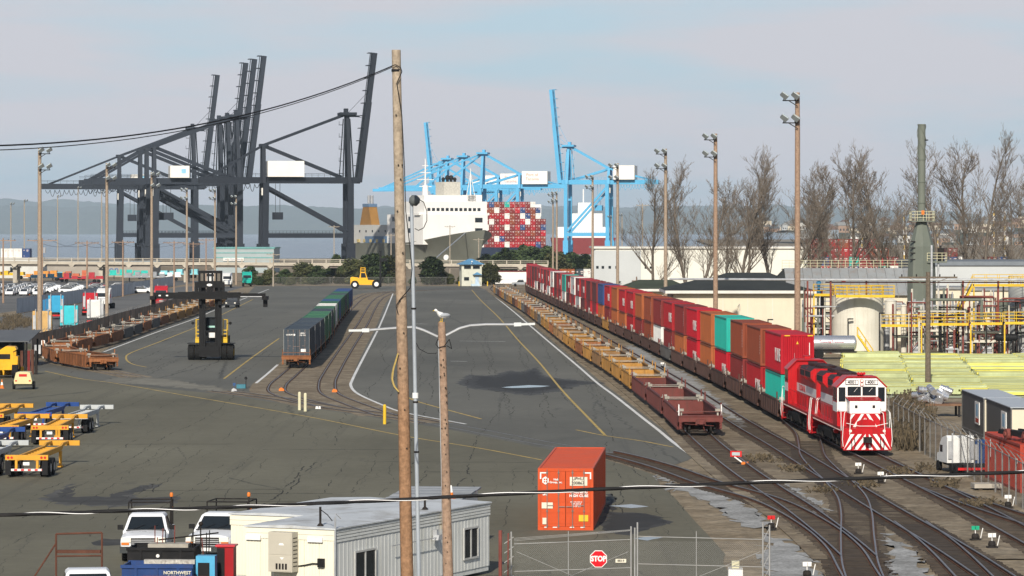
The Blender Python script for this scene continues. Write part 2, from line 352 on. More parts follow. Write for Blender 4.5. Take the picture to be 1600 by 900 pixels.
# --- tracks
TRK={}
TRK['loaded']=Path([(23.9,120),(23.4,161),(23.1,178.7),(22.5,201),(22.1,216),(20.9,260),(19.9,307),(18.5,357),(16.2,437),(11.9,570),(7.2,720),(4.6,822),(6.2,880),(13,925),(30,962),(60,985)])
TRK['middle']=Path([(19.5,110),(19.4,143),(19.2,156),(18.7,173),(18.05,199.5),(17.4,228),(16.7,251),(15.2,325),(13.2,400),(8.6,570),(1.5,780),(-3,900)])
TRK['empties']=Path([(14.8,150),(14.75,158),(14.4,176),(13.9,189),(13.35,206),(12.9,230),(12.7,255),(12.2,281),(10.7,341),(8.7,397),(3.6,592),(-1.2,740),(-4.5,865),(-4,905)])
TRK['yard']=Path([(13.0,115),(14.1,143),(14.55,155),(14.35,167),(13.2,182),(10.9,194),(8.8,208),(6.1,220.6),(1.3,235),(-5.1,255.8),(-9.8,269),(-14.3,280),(-19.9,296),(-25.6,309)])
TRK['crossover']=Path([(12.9,115),(14.3,143.7),(15.5,157.8),(17.0,173.8),(17.75,184),(18.1,195),(18.25,206),(18.6,217.5),(19.4,229),(20.3,243),(20.7,262)])
TRK['spur']=Path([(16.4,110),(17.8,125),(18.6,143),(19.0,157),(19.0,168)])
TRK['siding']=Path([(30,126),(26.8,150),(24.7,169),(23.6,180),(22.9,190)])
TRK['stored']=Path([(-14.0,279),(-18.0,294),(-20.3,306),(-21.3,320),(-21.7,340),(-22.1,362),(-23.6,430),(-26.6,520),(-29.8,640),(-32,760),(-31,800),(-26,830)])
TRK['runround']=Path([(-9.5,267.5),(-12.9,286),(-15.6,303),(-17.0,323.5),(-18,353),(-22,510),(-28.0,770),(-26,822),(-16,850),(0,858)])
TRK['left']=Path([(-36,338),(-42,357),(-47.3,373),(-50.6,391),(-51.1,414),(-50.9,440),(-51.5,464),(-52.7,507),(-54.3,588),(-58,700),(-63,820)])
m_flange=mat('oily_flangeway',(0.072,0.044,0.027),0.85,var=0.35,scale=0.8)
def track(key, z0, zt, ties=None, bed=None, label=None, d0=0, d1=None, fl=None):
    P=TRK[key]; e=thing('railway_track', label, None); e['kind']='structure'
    for sgn in (-1,1):
        o=sgn*0.7525; mb=MB(); ribbon(mb, P.offset(o-0.037,d0,d1), P.offset(o+0.037,d0,d1), zt, 0, zt-0.04)
        if zt>0.1: ribbon(mb, P.offset(o-0.022,d0,d1), P.offset(o+0.022,d0,d1), zt-0.038, 1, z0); ribbon(mb, P.offset(o-0.07,d0,d1), P.offset(o+0.07,d0,d1), z0+0.03, 1, z0)
        mb.build('rail', [m_rail, m_railrust], e)
    if ties:
        mb=MB(); s=ties[0]
        while s<ties[1]:
            p,rz=P.pose(s,0.4); c,si=math.cos(rz),math.sin(rz); h=1.3+random.uniform(-.06,.06); zz=z0-0.004+random.uniform(0,.012)
            q=[(-h,-.14),(h,-.14),(h,.14),(-h,.14)]; q=[(p.x+x*c-y*si,p.y+x*si+y*c) for x,y in q]
            mb.add([(x,y,z0-0.1) for x,y in q]+[(x,y,zz) for x,y in q],[(4,5,6,7),(0,1,5,4),(1,2,6,5),(2,3,7,6),(3,0,4,7)]); s+=0.62+random.uniform(-.04,.04)
        tag(mb.build('ties', m_tie, e), kind='stuff')
    if fl:
        for sgn in (-1,1):
            mb=MB(); ribbon(mb, P.offset(sgn*0.7525-0.17,d0,d1), P.offset(sgn*0.7525+0.17,d0,d1), fl); mb.build('flangeway', m_flange, e)
    if bed:
        mb=MB(); ribbon(mb, P.offset(-bed[0],d0,d1), P.offset(bed[0],d0,d1), bed[1]); mb.build('ballast_bed', m_bed, e)
    return e
track('loaded',0.075,0.22,(0,110),None,'track carrying the locomotives and double stack train',fl=.0585)
track('middle',0.07,0.215,(0,150),None,'open track between the empty well cars and the stack train',fl=.0575)
track('empties',0.072,0.217,(0,120),None,'track carrying the long string of empty well cars',fl=.058)
YD=TRK['yard']; ya,yb=YD.find_y(221.5),YD.find_y(256)
track('yard',0.05,0.2,(0,ya),(1.5,0.016),'curved lead track sweeping towards the gate',0,ya+1,fl=0.026)
track('yard',0.0,0.032,None,None,'flush rails of the lead track crossing the asphalt',ya-1,yb+1)
track('yard',0.02,0.07,None,(1.5,0.016),'rusty lead track at the yard switches',yb-1,None,fl=0.026)
track('crossover',0.065,0.21,(0,120),None,'crossover track winding between the parallel tracks',fl=.059)
track('spur',0.062,0.208,(0,58),None,'short diverging spur at the picture bottom')
track('siding',0.068,0.212,(0,60),None,'track diverging towards the chain link fence')
track('stored',0.02,0.07,None,(2.4,0.018),'track under the single stacked container string',fl=0.024)
track('runround',0.02,0.07,None,(2.2,0.019),'empty track beside the single stacked container string',fl=0.025)
track('left',0.02,0.06,None,(1.6,0.017),'track curving beside the boundary fence')
# ballast corridor under the main tracks (raised bed) and light gravel spills
def corridor(name, keys, y0, y1, wl, z, m):
    l=[]; r=[]; y=y0
    while y<=y1:
        a=TRK[keys[0]]; b=TRK[keys[1]]; pa=a.at(a.find_y(y)); pb=b.at(b.find_y(y)); l.append(Vector((pa.x-wl,y))); r.append(Vector((pb.x+wl,y))); y+=6
    mb=MB(); ribbon(mb,l,r,z,0,0.0); return struct(name,mb,m)
corridor('ballast_corridor', ('empties','loaded'), 150, 880, 2.0, 0.055, m_bed)
def blob(name, pts, z, m, jag=0.35, label=None, grow=1.0):
    P=[]; cu=sum(p[0] for p in pts)/len(pts); cv=sum(p[1] for p in pts)/len(pts); pts=[(cu+(u-cu)*grow,cv+(v-cv)*grow) for u,v in pts]; n=len(pts)
    for i in range(n):
        a=Vector(GX(*pts[i])); b=Vector(GX(*pts[(i+1)%n])); k=max(2,int((b-a).length/.6))
        for j in range(k):
            q=a.lerp(b,j/k); P.append((q.x+random.uniform(-jag,jag)*0.5,q.y+random.uniform(-jag,jag)*1.6))
    return sheet(name,P,z,m,label)
blob('gravel_spill', [(1222,757),(1252,770),(1290,795),(1305,815),(1292,812),(1260,790),(1230,772)], 0.062, m_gravel, 0.9)
blob('gravel_spill', [(1385,835),(1410,850),(1445,885),(1455,905),(1392,905)], 0.062, m_gravel, 0.9)
blob('gravel_spill', [(1200,836),(1235,845),(1268,875),(1275,905),(1215,905),(1190,860)], 0.02, m_gravel, 0.9)
blob('gravel_spill', [(1020,742),(1060,757),(1120,768),(1190,802),(1205,825),(1165,822),(1110,785),(1050,765)], 0.02, m_gravel, 0.9)
blob('gravel_spill', [(1075,585),(1040,572),(1010,550),(985,540),(975,545),(1010,572),(1060,603),(1120,640),(1160,668),(1165,660)], 0.0625, m_gravel, 0.9)
WP=[(724,598),(742,587),(770,589),(798,581),(815,583),(836,576),(850,590),(885,594),(932,598),(890,603),(868,610),(830,616),(800,613),(765,608),(740,606)]
for i_,(gr,c_,nm_) in enumerate(((1.12,.068,'drying_asphalt'),(1.0,.05,'moist_asphalt'),(.84,.036,'damp_asphalt'))): blob('wet_patch',WP,.0145+.0008*i_,mat(nm_,(c_,c_,c_*.97),.8,var=.2,scale=.5,spec=.15),.7,'dark damp patch around the puddle',gr)
mw=bpy.data.materials.new('puddle_water'); t_,n_,l_,b_=nodes_of(mw); b_.inputs['Base Color'].default_value=(0.02,0.022,0.025,1); b_.inputs['Roughness'].default_value=0.03; b_.inputs['IOR'].default_value=1.33
blob('puddle', [(783,605.5),(800,603.8),(826,602),(840,602.3),(860,603.4),(844,605),(822,606),(800,606.5)], 0.019, mw, 0.12)
for i_,(gr,nm_) in enumerate(((1.15,'moist_asphalt'),(.95,'damp_asphalt'))): blob('wet_patch',[(958,776),(945,830),(985,834),(1010,826),(1042,816),(1020,806),(985,802),(958,803)],.0145+.0008*i_,MATS[nm_],.5,None,gr)
blob('puddle', [(950,791),(985,788.5),(1014,792),(985,794)], 0.019, mw, 0.1)
blob('puddle', [(990,842),(1015,838),(1040,840),(1010,845)], 0.019, mw, 0.1)
OIL=[(75,780),(110,760),(118,757),(105,775),(160,778),(235,757),(240,762),(195,775),(230,779),(275,778),(262,785),(180,790),(110,788)]
for i_,(gr,c_,nm_) in enumerate(((1.1,.075,'oil_haze'),(.95,.05,'oil_stain'))): blob('wet_patch',OIL,.0145+.0008*i_,mat(nm_,(c_,c_*.97,c_*.9),.8,var=.3,scale=.6,spec=.15),.6,'oily dark stain on the asphalt',gr)
for i_,(gr,c_) in enumerate(((1.0,.155),(.7,.175))): blob('dusty_strip',[(150,596),(200,587),(260,592),(345,606),(430,620),(345,612),(250,603)],.0146+.0007*i_,mat('dust_%d'%i_,(c_,c_*.95,c_*.78),.9,var=.25,scale=.4),.8,'pale dusty strip along the lead track',gr)
blob('wet_patch', [(138,849),(165,842),(190,843),(190,852),(150,853)], 0.015, MATS['oil_stain'], 0.2)
# cracked seams wandering along the lanes (too many to count)
rn0=random.Random(17); ck=MB()
def crack(x,y0,y1,w0,drift=.02,z=.0165):
    y=y0; L=[];Rr=[]; w=w0
    while y<y1:
        if rn0.random()<.10 and len(L)>3:
            ribbon(ck,L,Rr,z); L=[];Rr=[]; y+=rn0.uniform(.6,3)
        w=max(.012,w+rn0.uniform(-.014,.014)); w=min(w,w0*1.6); L.append(Vector((x-w,y))); Rr.append(Vector((x+w,y))); x+=rn0.gauss(0,.05)+drift; y+=rn0.uniform(.25,.7)
    if len(L)>2: ribbon(ck,L,Rr,z)
for i in range(24): crack(-25+i*1.45+rn0.uniform(-.4,.4),rn0.uniform(148,185),rn0.uniform(205,238),rn0.choice((.012,.016,.02,.034)),rn0.uniform(-.006,.012))
for i in range(12): crack(-40+i*4.2+rn0.uniform(-1,1),rn0.uniform(225,260),rn0.uniform(265,330),.02,rn0.uniform(-.02,.02))
for i in range(14): crack(-12+i*1.7,rn0.uniform(262,330),rn0.uniform(380,560),.024,-.008)
for i in range(10): crack(-48+i*2.4,rn0.uniform(330,380),rn0.uniform(420,600),.026,-.008)
for i,(xa,xb,y) in enumerate(((-24,-10,182.5),(-20,-12,190),(-14,-9.5,188),(-9,2,214),(-16,-6,226),(-5,6,205),(3,8,172),(-30,-18,232))):
    x=xa; L=[];Rr=[]
    while x<xb: w=rn0.uniform(.03,.16); L.append(Vector((x,y+w))); Rr.append(Vector((x,y-w))); x+=rn0.uniform(.3,.7); y+=rn0.gauss(0,.1)
    ribbon(ck,L,Rr,.0165)
tag(ck.build('asphalt_cracks',mat('tar_crack',(0.040,0.038,0.032),0.85,var=0.3,scale=.7,spec=.1)),'dark cracks and tar seams in the asphalt','cracks',None,'stuff')
# far water, shore and hills
wm=bpy.data.materials.new('bay_water'); t_,n_,l_,b_=nodes_of(wm); b_.inputs['Base Color'].default_value=(0.10,0.14,0.17,1); b_.inputs['Roughness'].default_value=0.25
tc_=n_.new('ShaderNodeTexCoord'); nn_=n_.new('ShaderNodeTexNoise'); nn_.inputs['Scale'].default_value=0.15; l_.new(tc_.outputs['Object'],nn_.inputs['Vector']); bb_=n_.new('ShaderNodeBump'); bb_.inputs['Strength'].default_value=0.6; bb_.inputs['Distance'].default_value=1.0; l_.new(nn_.outputs['Fac'],bb_.inputs['Height']); l_.new(bb_.outputs[0],b_.inputs['Normal'])
sheet('bay_water', [(-2900,1500),(1500,1500),(9000,27500),(-9000,27500)], -2.5, wm)
m_hill=surf('wooded_hillside', [(0.022,0.034,0.02),(0.045,0.06,0.032),(0.085,0.085,0.06)], 0.02, bump=0.0, fine=0.08, fineamt=0.5)
def hills(name, x0, x1, y0, depth, prof, rough, m, nx=150, ny=8, seed=1):
    rnd=random.Random(seed); ph=[(rnd.uniform(0,6.28),rnd.uniform(0.6,1.4)) for _ in range(9)]
    vs=[]; fs=[]
    for j in range(ny+1):
        for i in range(nx+1):
            x=x0+(x1-x0)*i/nx; t=j/ny; h=prof((x-x0)/(x1-x0))
            nz=sum(math.sin(x/(60*1.7**k)*q+p+j*1.3)*rough*1.35**k for k,(p,q) in enumerate(ph[:6]))
            z=-3+(h+nz)*math.sin(t*math.pi/2)**0.8+rnd.uniform(-1,1)*rough*1.5*t
            vs.append((x,y0+depth*t,z))
    for j in range(ny):
        for i in range(nx): a=j*(nx+1)+i; fs.append((a,a+1,a+nx+2,a+nx+1))
    mb=MB(); mb.add(vs,fs); return struct(name,mb,m)
hills('hills', -5800, 3000, 21500, 2200, lambda t: 186-34*t, 2.5, m_hill, nx=320, seed=3)
hills('hills', -6600, 3200, 25500, 1500, lambda t: 262+40*math.sin(t*9)-100*t, 4.0, m_hill, nx=260, seed=5)
hills('hills', 330, 1900, 3700, 1100, lambda t: 22+30*min(1,max(0,(t-0.1)*1.6)), 0.8, m_hill, seed=8)
# ================================================================== ROLLING STOCK
PAINT=mat('paint_red',(0.30,0.013,0.017),0.5,var=0.12,scale=0.9,dirt=0.35,dcol=(0.14,0.022,0.018),rnd=0.08,streak=True)
CC={'red':PAINT,
 'bright red':mat('paint_bright_red',(0.37,0.008,0.017),0.48,var=0.1,scale=0.9,dirt=0.25,dcol=(0.2,0.02,0.02),rnd=0.06,streak=True),
 'maroon':mat('paint_maroon',(0.165,0.022,0.02),0.55,var=0.15,scale=0.9,dirt=0.4,dcol=(0.10,0.03,0.022),rnd=0.12,streak=True),
 'rust brown':mat('paint_rust_brown',(0.205,0.048,0.022),0.6,var=0.15,scale=0.9,dirt=0.4,dcol=(0.13,0.05,0.03),rnd=0.12,streak=True),
 'orange brown':mat('paint_orange_brown',(0.30,0.085,0.027),0.6,var=0.15,scale=0.9,dirt=0.45,dcol=(0.2,0.08,0.04),rnd=0.1,streak=True),
 'teal green':mat('paint_teal',(0.015,0.34,0.27),0.45,var=0.1,scale=0.9,dirt=0.3,dcol=(0.06,0.16,0.13),streak=True),
 'navy blue':mat('paint_navy',(0.025,0.055,0.16),0.5,var=0.15,scale=0.9,dirt=0.3,dcol=(0.06,0.06,0.08),streak=True),
 'white':mat('paint_white',(0.66,0.65,0.61),0.5,var=0.08,scale=0.9,dirt=0.4,dcol=(0.36,0.31,0.25),rnd=0.06,streak=True),
 'orange':mat('paint_orange_red',(0.50,0.072,0.020),0.5,var=0.1,scale=0.7,dirt=0.4,dcol=(0.30,0.055,0.025),streak=True),
 'slate grey':mat('paint_slate',(0.040,0.052,0.064),0.5,var=0.15,scale=0.9,dirt=0.4,dcol=(0.08,0.08,0.075),rnd=0.15,streak=True),
 'green':mat('paint_green',(0.035,0.12,0.058),0.5,var=0.15,scale=0.9,dirt=0.35,dcol=(0.06,0.09,0.05),rnd=0.2,streak=True),
 'blue':mat('paint_blue',(0.03,0.07,0.17),0.5,var=0.15,scale=0.9,dirt=0.35,dcol=(0.06,0.07,0.1),rnd=0.15,streak=True)}
m_letter=mat('white_lettering',(0.72,0.71,0.68),0.6,var=0.08)
m_black=mat('black_paint',(0.010,0.010,0.011),0.6,var=0.2,dirt=0.3,dcol=(0.035,0.03,0.026))
m_dark=mat('undercarriage_dark',(0.018,0.016,0.015),0.8,var=0.3,dirt=0.5,dcol=(0.045,0.032,0.024))
m_steel=mat('galvanised_steel',(0.42,0.43,0.44),0.45,metal=0.5,var=0.15)
m_rod=mat('lock_rod_steel',(0.22,0.17,0.15),0.55,metal=0.3,var=0.2)
m_yelpaint=mat('safety_yellow',(0.62,0.40,0.03),0.5,var=0.12,scale=1.5,dirt=0.3,dcol=(0.25,0.17,0.05))
m_glass=mat('dark_glass',(0.012,0.016,0.02),0.12,var=0.1,spec=0.3)
m_tyre=mat('tyre_rubber',(0.011,0.011,0.011),0.85,var=0.2)
m_redlamp=mat('red_lens',(0.5,0.02,0.02),0.25,var=0.05)

def container_proto(name, L, W=2.44, H=2.9, front='panel', detail=True, bodymat=PAINT):
    """origin at the bottom centre, length along Y, the seen end at -Y"""
    e=thing(name,None,None); x=W/2; y=L/2; p=0.13
    f=MB()
    for sx in (-1,1):
        for sy in (-1,1): f.cbox(sx*(x-p/2),sy*(y-p/2),H/2,p,p,H)
        f.box(*(sorted((sx*x,sx*(x-0.1)))),-y+p,y-p,H-0.12,H); f.box(*(sorted((sx*x,sx*(x-0.1)))),-y+p,y-p,0,0.16)
    for sy in (-1,1):
        f.box(-x+p,x-p,*sorted((sy*y,sy*(y-0.1))),H-0.14,H); f.box(-x+p,x-p,*sorted((sy*y,sy*(y-0.1))),0,0.17)
    f.build('frame',bodymat,e)
    r=MB(); k=int(L/0.6) if detail else 6; r.corr((-x+0.1,-y+0.1,H-0.03),(0,1,0),(1,0,0),(0,0,1),L-0.2,W-0.2,(L-0.2)/k,0.02); r.box(-x+0.1,x-0.1,-y+0.1,y-0.1,0.10,0.15)
    r.build('roof_panel',bodymat,e)
    pit=0.29 if detail else 0.6
    for sx in (-1,1):
        s=MB(); s.corr((sx*(x-0.015),-y+p,0.16),(0,1,0),(0,0,1),(sx,0,0),L-2*p,H-0.28,pit,0.04); s.build('side_panel',bodymat,e)
    b=MB(); b.corr((-x+p,y-0.02,0.17),(1,0,0),(0,0,1),(0,1,0),W-2*p,H-0.31,pit,0.04); b.build('end_panel',bodymat,e)
    if front=='panel':
        b=MB(); b.corr((-x+p,-y+0.015,0.17),(1,0,0),(0,0,1),(0,-1,0),W-2*p,H-0.31,0.27,0.065); b.build('end_panel',bodymat,e)
    else:
        for sx in (-1,1):
            d=MB(); x0,x1=sorted((sx*0.012,sx*(x-p-0.005))); d.box(x0,x1,-y+0.02,-y+0.06,0.18,H-0.15)
            for q in range(5): z=0.3+q*(H-0.55)/4.6; d.box(x0+0.03,x1-0.03,-y+0.008,-y+0.021,z,z+(H-0.55)/4.6-0.12)
            dr=d.build('door',bodymat,e)
            for fx in (0.28,0.74):
                rd=MB(); X=sx*(x-p)*fx; rd.bar((X,-y-0.03,0.1),(X,-y-0.03,H-0.06),0.022,6)
                for z in (0.2,0.9,1.7,H-0.2): rd.cbox(X,-y-0.01,z,0.09,0.05,0.07)
                rd.box(*sorted((X,X+sx*-0.3)),-y-0.05,-y-0.03,1.05+0.12*fx,1.09+0.12*fx); rd.build('lock_rod',m_rod,dr)
    return e
def simple_container(name,L,W=2.44,H=2.9,bodymat=PAINT):
    e=thing(name,None,None); x=W/2; y=L/2
    b=MB(); b.box(-x+0.05,x-0.05,-y+0.06,y-0.05,0.03,H-0.04); 
    for sx in (-1,1):
        for sy in (-1,1): b.cbox(sx*(x-0.06),sy*(y-0.06),H/2,0.12,0.12,H)
        b.box(*sorted((sx*x,sx*(x-0.1))),-y+0.12,y-0.12,H-0.12,H); b.box(*sorted((sx*x,sx*(x-0.1))),-y+0.12,y-0.12,0,0.16)
    b.box(-x+0.12,x-0.12,-y,-y+0.1,H-0.13,H); b.box(-x+0.12,x-0.12,-y,-y+0.1,0,0.15); b.build('body',bodymat,e)
    d=MB()
    for i in range(6): d.box(-x+0.2+i*(W-0.4)/6,-x+0.2+(i+0.5)*(W-0.4)/6,-y+0.02,-y+0.059,0.2,H-0.2)
    d.build('end_panel',bodymat,e)
    d=MB(); d.box(.15,.95,-y+.005,-y+.018,H-.75,H-.45); d.box(.25,.85,-y+.005,-y+.018,H-1.15,H-.95); d.box(-.9,-.45,-y+.005,-y+.018,H-.8,H-.5); d.box(-.8,-.5,-y+.005,-y+.018,.5,.8); d.build('markings',mat('faded_markings',(.5,.42,.4),.6),e); return e
def side_letters(o, txt, size, L, W, H, zc=1.3, yc=None, vert=False):
    yc=-L/2+2.4 if yc is None else yc
    text(txt,size,m_letter,o,(-W/2-0.012,yc,zc),(R(90),0,R(-90)),sx=1.0,ext=0.006,bold=0.012)
cP=container_proto('shipping_container',12.19,front='panel'); cD=container_proto('shipping_container',12.19,front='door'); cS=simple_container('shipping_container',12.19)

# ---- well car unit: origin at rail top under its middle, length along Y
WELL=mat('wellcar_maroon',(0.125,0.035,0.030),0.65,var=0.2,scale=0.7,dirt=0.55,dcol=(0.07,0.045,0.035),rnd=0.1,streak=True)
WC={'maroon':WELL,'dark brown':mat('wellcar_brown',(0.085,0.045,0.035),0.75,var=0.25,scale=0.7,dirt=0.6,dcol=(0.05,0.04,0.034),rnd=0.25,streak=True),
 'yellow':mat('wellcar_yellow',(0.34,0.175,0.042),0.7,var=0.25,scale=0.7,dirt=0.85,dcol=(0.12,0.07,0.035),rnd=0.15,streak=True),
 'faded tan':mat('wellcar_tan',(0.22,0.125,0.055),0.7,var=0.25,scale=0.7,dirt=0.7,dcol=(0.07,0.05,0.035),rnd=0.2,streak=True),
 'rusty orange':mat('wellcar_rust',(0.24,0.095,0.038),0.75,var=0.3,scale=0.7,dirt=0.65,dcol=(0.075,0.04,0.028),rnd=0.2,streak=True),
 'grey brown':mat('wellcar_grey',(0.10,0.095,0.09),0.75,var=0.25,scale=0.7,dirt=0.6,dcol=(0.07,0.045,0.03),rnd=0.2,streak=True)}
m_grate=mat('walkway_grating',(0.31,0.29,0.25),0.7,var=0.25,scale=2,dirt=0.5,dcol=(0.2,0.15,0.1))
def truck(e, y, detail=True):
    t=MB()
    for sx in (-1,1):
        t.prism([(y-1.2,0.32),(y-1.1,0.62),(y-0.5,0.78),(y+0.5,0.78),(y+1.1,0.62),(y+1.2,0.32),(y+0.9,0.3),(y+0.4,0.22),(y-0.4,0.22),(y-0.9,0.3)],'x',sx*1.0-0.06,sx*1.0+0.06)
        if detail:
            for q in (-0.25,0,0.25): t.bar((sx*1.0,y+q,0.28),(sx*1.0,y+q,0.6),0.08,6)
    t.box(-1.1,1.1,y-0.2,y+0.2,0.4,0.72); tr=t.build('truck',m_dark,e)
    for q in (-0.86,0.86):
        wv=MB()
        for sx in (-1,1): wv.cyl((sx*0.75,y+q,0.42),(1,0,0),0.42,0.13,14); wv.cyl((sx*0.68,y+q,0.42),(1,0,0),0.46,0.03,14)
        wv.bar((-1.0,y+q,0.42),(1.0,y+q,0.42),0.08,6); wv.build('wheelset',m_dark,tr)
def well_proto(L, ends=(0,0), detail=True):
    e=thing('well_car',None,None); y=L/2; ww=L-3.4; wy=ww/2; W=1.5
    for sx in (-1,1):
        s=MB(); s.box(*sorted((sx*W,sx*(W-0.09))),-wy,wy,0.32,1.38); s.box(*sorted((sx*(W+0.03),sx*(W-0.15))),-wy,wy,1.38,1.47); s.box(*sorted((sx*(W+0.02),sx*(W-0.35))),-wy,wy,0.24,0.33)
        for k in range(int(ww/1.3)+1 if detail else 4):
            q=-wy+0.05+k*(ww-0.18)/(int(ww/1.3) if detail else 3); s.box(*sorted((sx*(W+0.035),sx*W)),q,q+0.08,0.34,1.38)
        # sloped shoulders rising to the end platforms
        for sy in (-1,1): s.prism([(sy*wy,1.44),(sy*wy,0.45),(sy*(wy+0.45),0.75),(sy*(y-0.25),0.85),(sy*(y-0.25),1.18),(sy*(wy+0.5),1.30)],'x',*sorted((sx*(W-0.01),sx*(W-0.11))))
        s.build('side_sill',WELL,e)
    fl=MB()
    for k in range(6): q=-wy+0.5+k*(ww-1.0)/5; fl.box(-W+0.1,W-0.1,q-0.15,q+0.15,0.22,0.34)
    fl.bar((-W+0.2,-wy+.5,0.3),(W-0.2,0,0.3),(0.15,0.06)); fl.bar((W-0.2,-wy+.5,0.3),(-W+0.2,0,0.3),(0.15,0.06)); fl.bar((-W+0.2,0,0.3),(W-0.2,wy-.5,0.3),(0.15,0.06)); fl.bar((W-0.2,0,0.3),(-W+0.2,wy-.5,0.3),(0.15,0.06)); fl.build('floor_beams',WELL,e)
    for sy in (-1,1):
        b=MB(); y0,y1=sorted((sy*wy,sy*(wy+0.12))); b.box(-W+0.1,W-0.1,y0,y1,0.34,1.32); b.box(-W+0.09,W-0.09,*sorted((sy*(wy+0.12),sy*(y-0.22))),1.02,1.12); b.box(-0.35,0.35,*sorted((sy*(wy+0.1),sy*(y+0.05))),0.62,1.02)
        for q in (-1.0,1.0): b.cbox(q,sy*(wy+0.7),1.2,0.35,0.5,0.16)
        b.box(-W+0.05,W-0.05,*sorted((sy*(y-0.22),sy*(y-0.3))),0.75,1.12); bh=b.build('end_bulkhead',WELL,e)
        g=MB(); g.box(-W-0.02,W+0.02,sy*(wy+0.35)-0.14,sy*(wy+0.35)+0.14,1.46,1.50)
        for sx in (-1,1): g.cbox(sx*(W-0.25),sy*(wy+0.35),1.59,0.34,0.34,0.18); g.cbox(sx*(W-0.25),sy*(wy+0.35),1.30,0.12,0.12,0.42)
        g.build('walkway_grating',m_grate,bh)
        for sx in (-1,1): q=MB(); q.box(sx*(W+0.02)-0.05,sx*(W+0.02)+0.05,sy*(wy-0.25)-0.06,sy*(wy-0.25)+0.06,1.4,2.05); q.build('guide_post',WELL,e)
    truck(e,-y if ends[0]==0 else -y+1.9,detail); 
    if ends[1]: truck(e,y-1.9,detail)
    return e
def end_gear(e, y, W=1.5):
    """coupler end of a car, facing -Y at y"""
    b=MB(); b.box(-W,W,y,y+0.12,0.85,1.2); b.box(-W,W,y-0.05,y+0.5,1.2,1.26); b.box(-W+.05,-W+.2,y,y+.1,.35,.85); b.box(W-.2,W-.05,y,y+.1,.35,.85); b.box(-0.25,0.25,y-0.3,y+0.6,0.72,1.0); b.cbox(0,y-0.45,0.86,0.28,0.4,0.3)
    b.bar((-1.1,y-0.06,0.72),(0.9,y-0.06,0.58),0.02,5); b.bar((-W+.1,y-.05,1.55),(W-.1,y-.05,1.55),0.025,5); b.bar((-W+.1,y-.05,1.26),(-W+.1,y-.05,1.55),0.025,5); b.bar((W-.1,y-.05,1.26),(W-.1,y-.05,1.55),0.025,5)
    for q in (-W+.1,W-.25):
        for z in (.4,.6,.78): b.box(q,q+.16,y-.06,y,z,z+.03)
    b.bar((0.1,y-.35,.75),(0.25,y-.3,.3),.03,5); return b.build('coupler_end',WELL,e)
W40=well_proto(16.2); W40S=well_proto(16.2,detail=False); W53=well_proto(21.0)
RZ=0.22
# ---- loaded double stack train
loaded=TRK['loaded']; s_loco=loaded.find_y(218.0)
tops='bright red,rust brown,rust brown,teal green,orange brown,bright red,maroon,red,maroon,rust brown,orange brown,red,red,orange brown,red,navy blue,maroon,maroon,red,red,white,red,teal green,bright red,maroon,white,red,maroon,red,red,maroon,maroon,red,red,bright red,red'.split(',')
bots='teal green,red,maroon,bright red,orange brown,bright red,orange brown,maroon,white,rust brown,maroon,red,orange brown,orange brown,maroon,orange brown,bright red,red,maroon,white,red,maroon,white,red,maroon,bright red,white,red,white,maroon,white,red,red,maroon,red,maroon'.split(',')
doors={10,3,27,15}
klines={0,5,7,11,12,14,18,19,21,23,26,28,29}
s=s_loco+37.6+8.4; CARS=[]
for i,(tc1,bc1) in enumerate(zip(tops,bots)):
    p,rz=loaded.pose(s,7.0); p.z=RZ; near=i<16
    wcol='dark brown' if i not in (7,14) else ('grey brown' if i==7 else 'yellow')
    dup(W40 if near else W40S,p,rz,f'{wcol} loaded well car, {ORD[i]} behind the locomotives',sw={WELL:WC[wcol]})
    for lev,colr in ((0,bc1),(1,tc1)):
        base=(cD if (i in doors and lev==1) or (i+lev)%7==5 else cP) if near else cS
        q=p.copy(); q.z=RZ+0.36+lev*2.97
        o=dup(base,q,rz+random.uniform(-.002,.002),f"{colr} shipping container, {'upper' if lev else 'lower'} box of the {ORD[i]} stack behind the locomotives",sw={PAINT:CC[colr]})
        tag(o,None,'container','containers on the double stack train')
        if i<30 and 'red' in colr and (i in klines if lev else i%2): side_letters(o,'K LINE',1.35,12.19,2.44,2.9,1.3)
        elif near and colr in('maroon','rust brown','red'):
            k=MB()
            for z in range(7): k.box(-1.225,-1.222,-5.75,-5.6,0.9+z*.22,1.04+z*.22)
            k.build('code_marks',m_letter,o)
        elif colr=='white': 
            text('K LINE',0.9,CC['red'],o,(-1.23,-3.4,1.2),(R(90),0,R(-90)),ext=.006)
        if i==0 and lev==1:
            k=MB(); k.prism([(-.09,2.2),(.09,2.2),(0,2.42)],'y',-6.1,-6.085); k.build('warning_mark',m_yelpaint,o)
            k=MB(); k.box(0.86,0.91,-6.1,-6.085,0.8,2.3); k.build('code_marks',m_letter,o)
            for q2 in (-.75,.95):
                k=MB(); k.box(q2-.2,q2+.2,-6.105,-6.09,2.78,2.86); k.build('height_mark',m_yelpaint,o)
    s+=16.2
for o in list(COL.objects):
    if o.name.startswith('well_car') and o.parent is None and o.get('label') and 'loaded' in o['label']: tag(o,None,'well car','well cars of the double stack train')

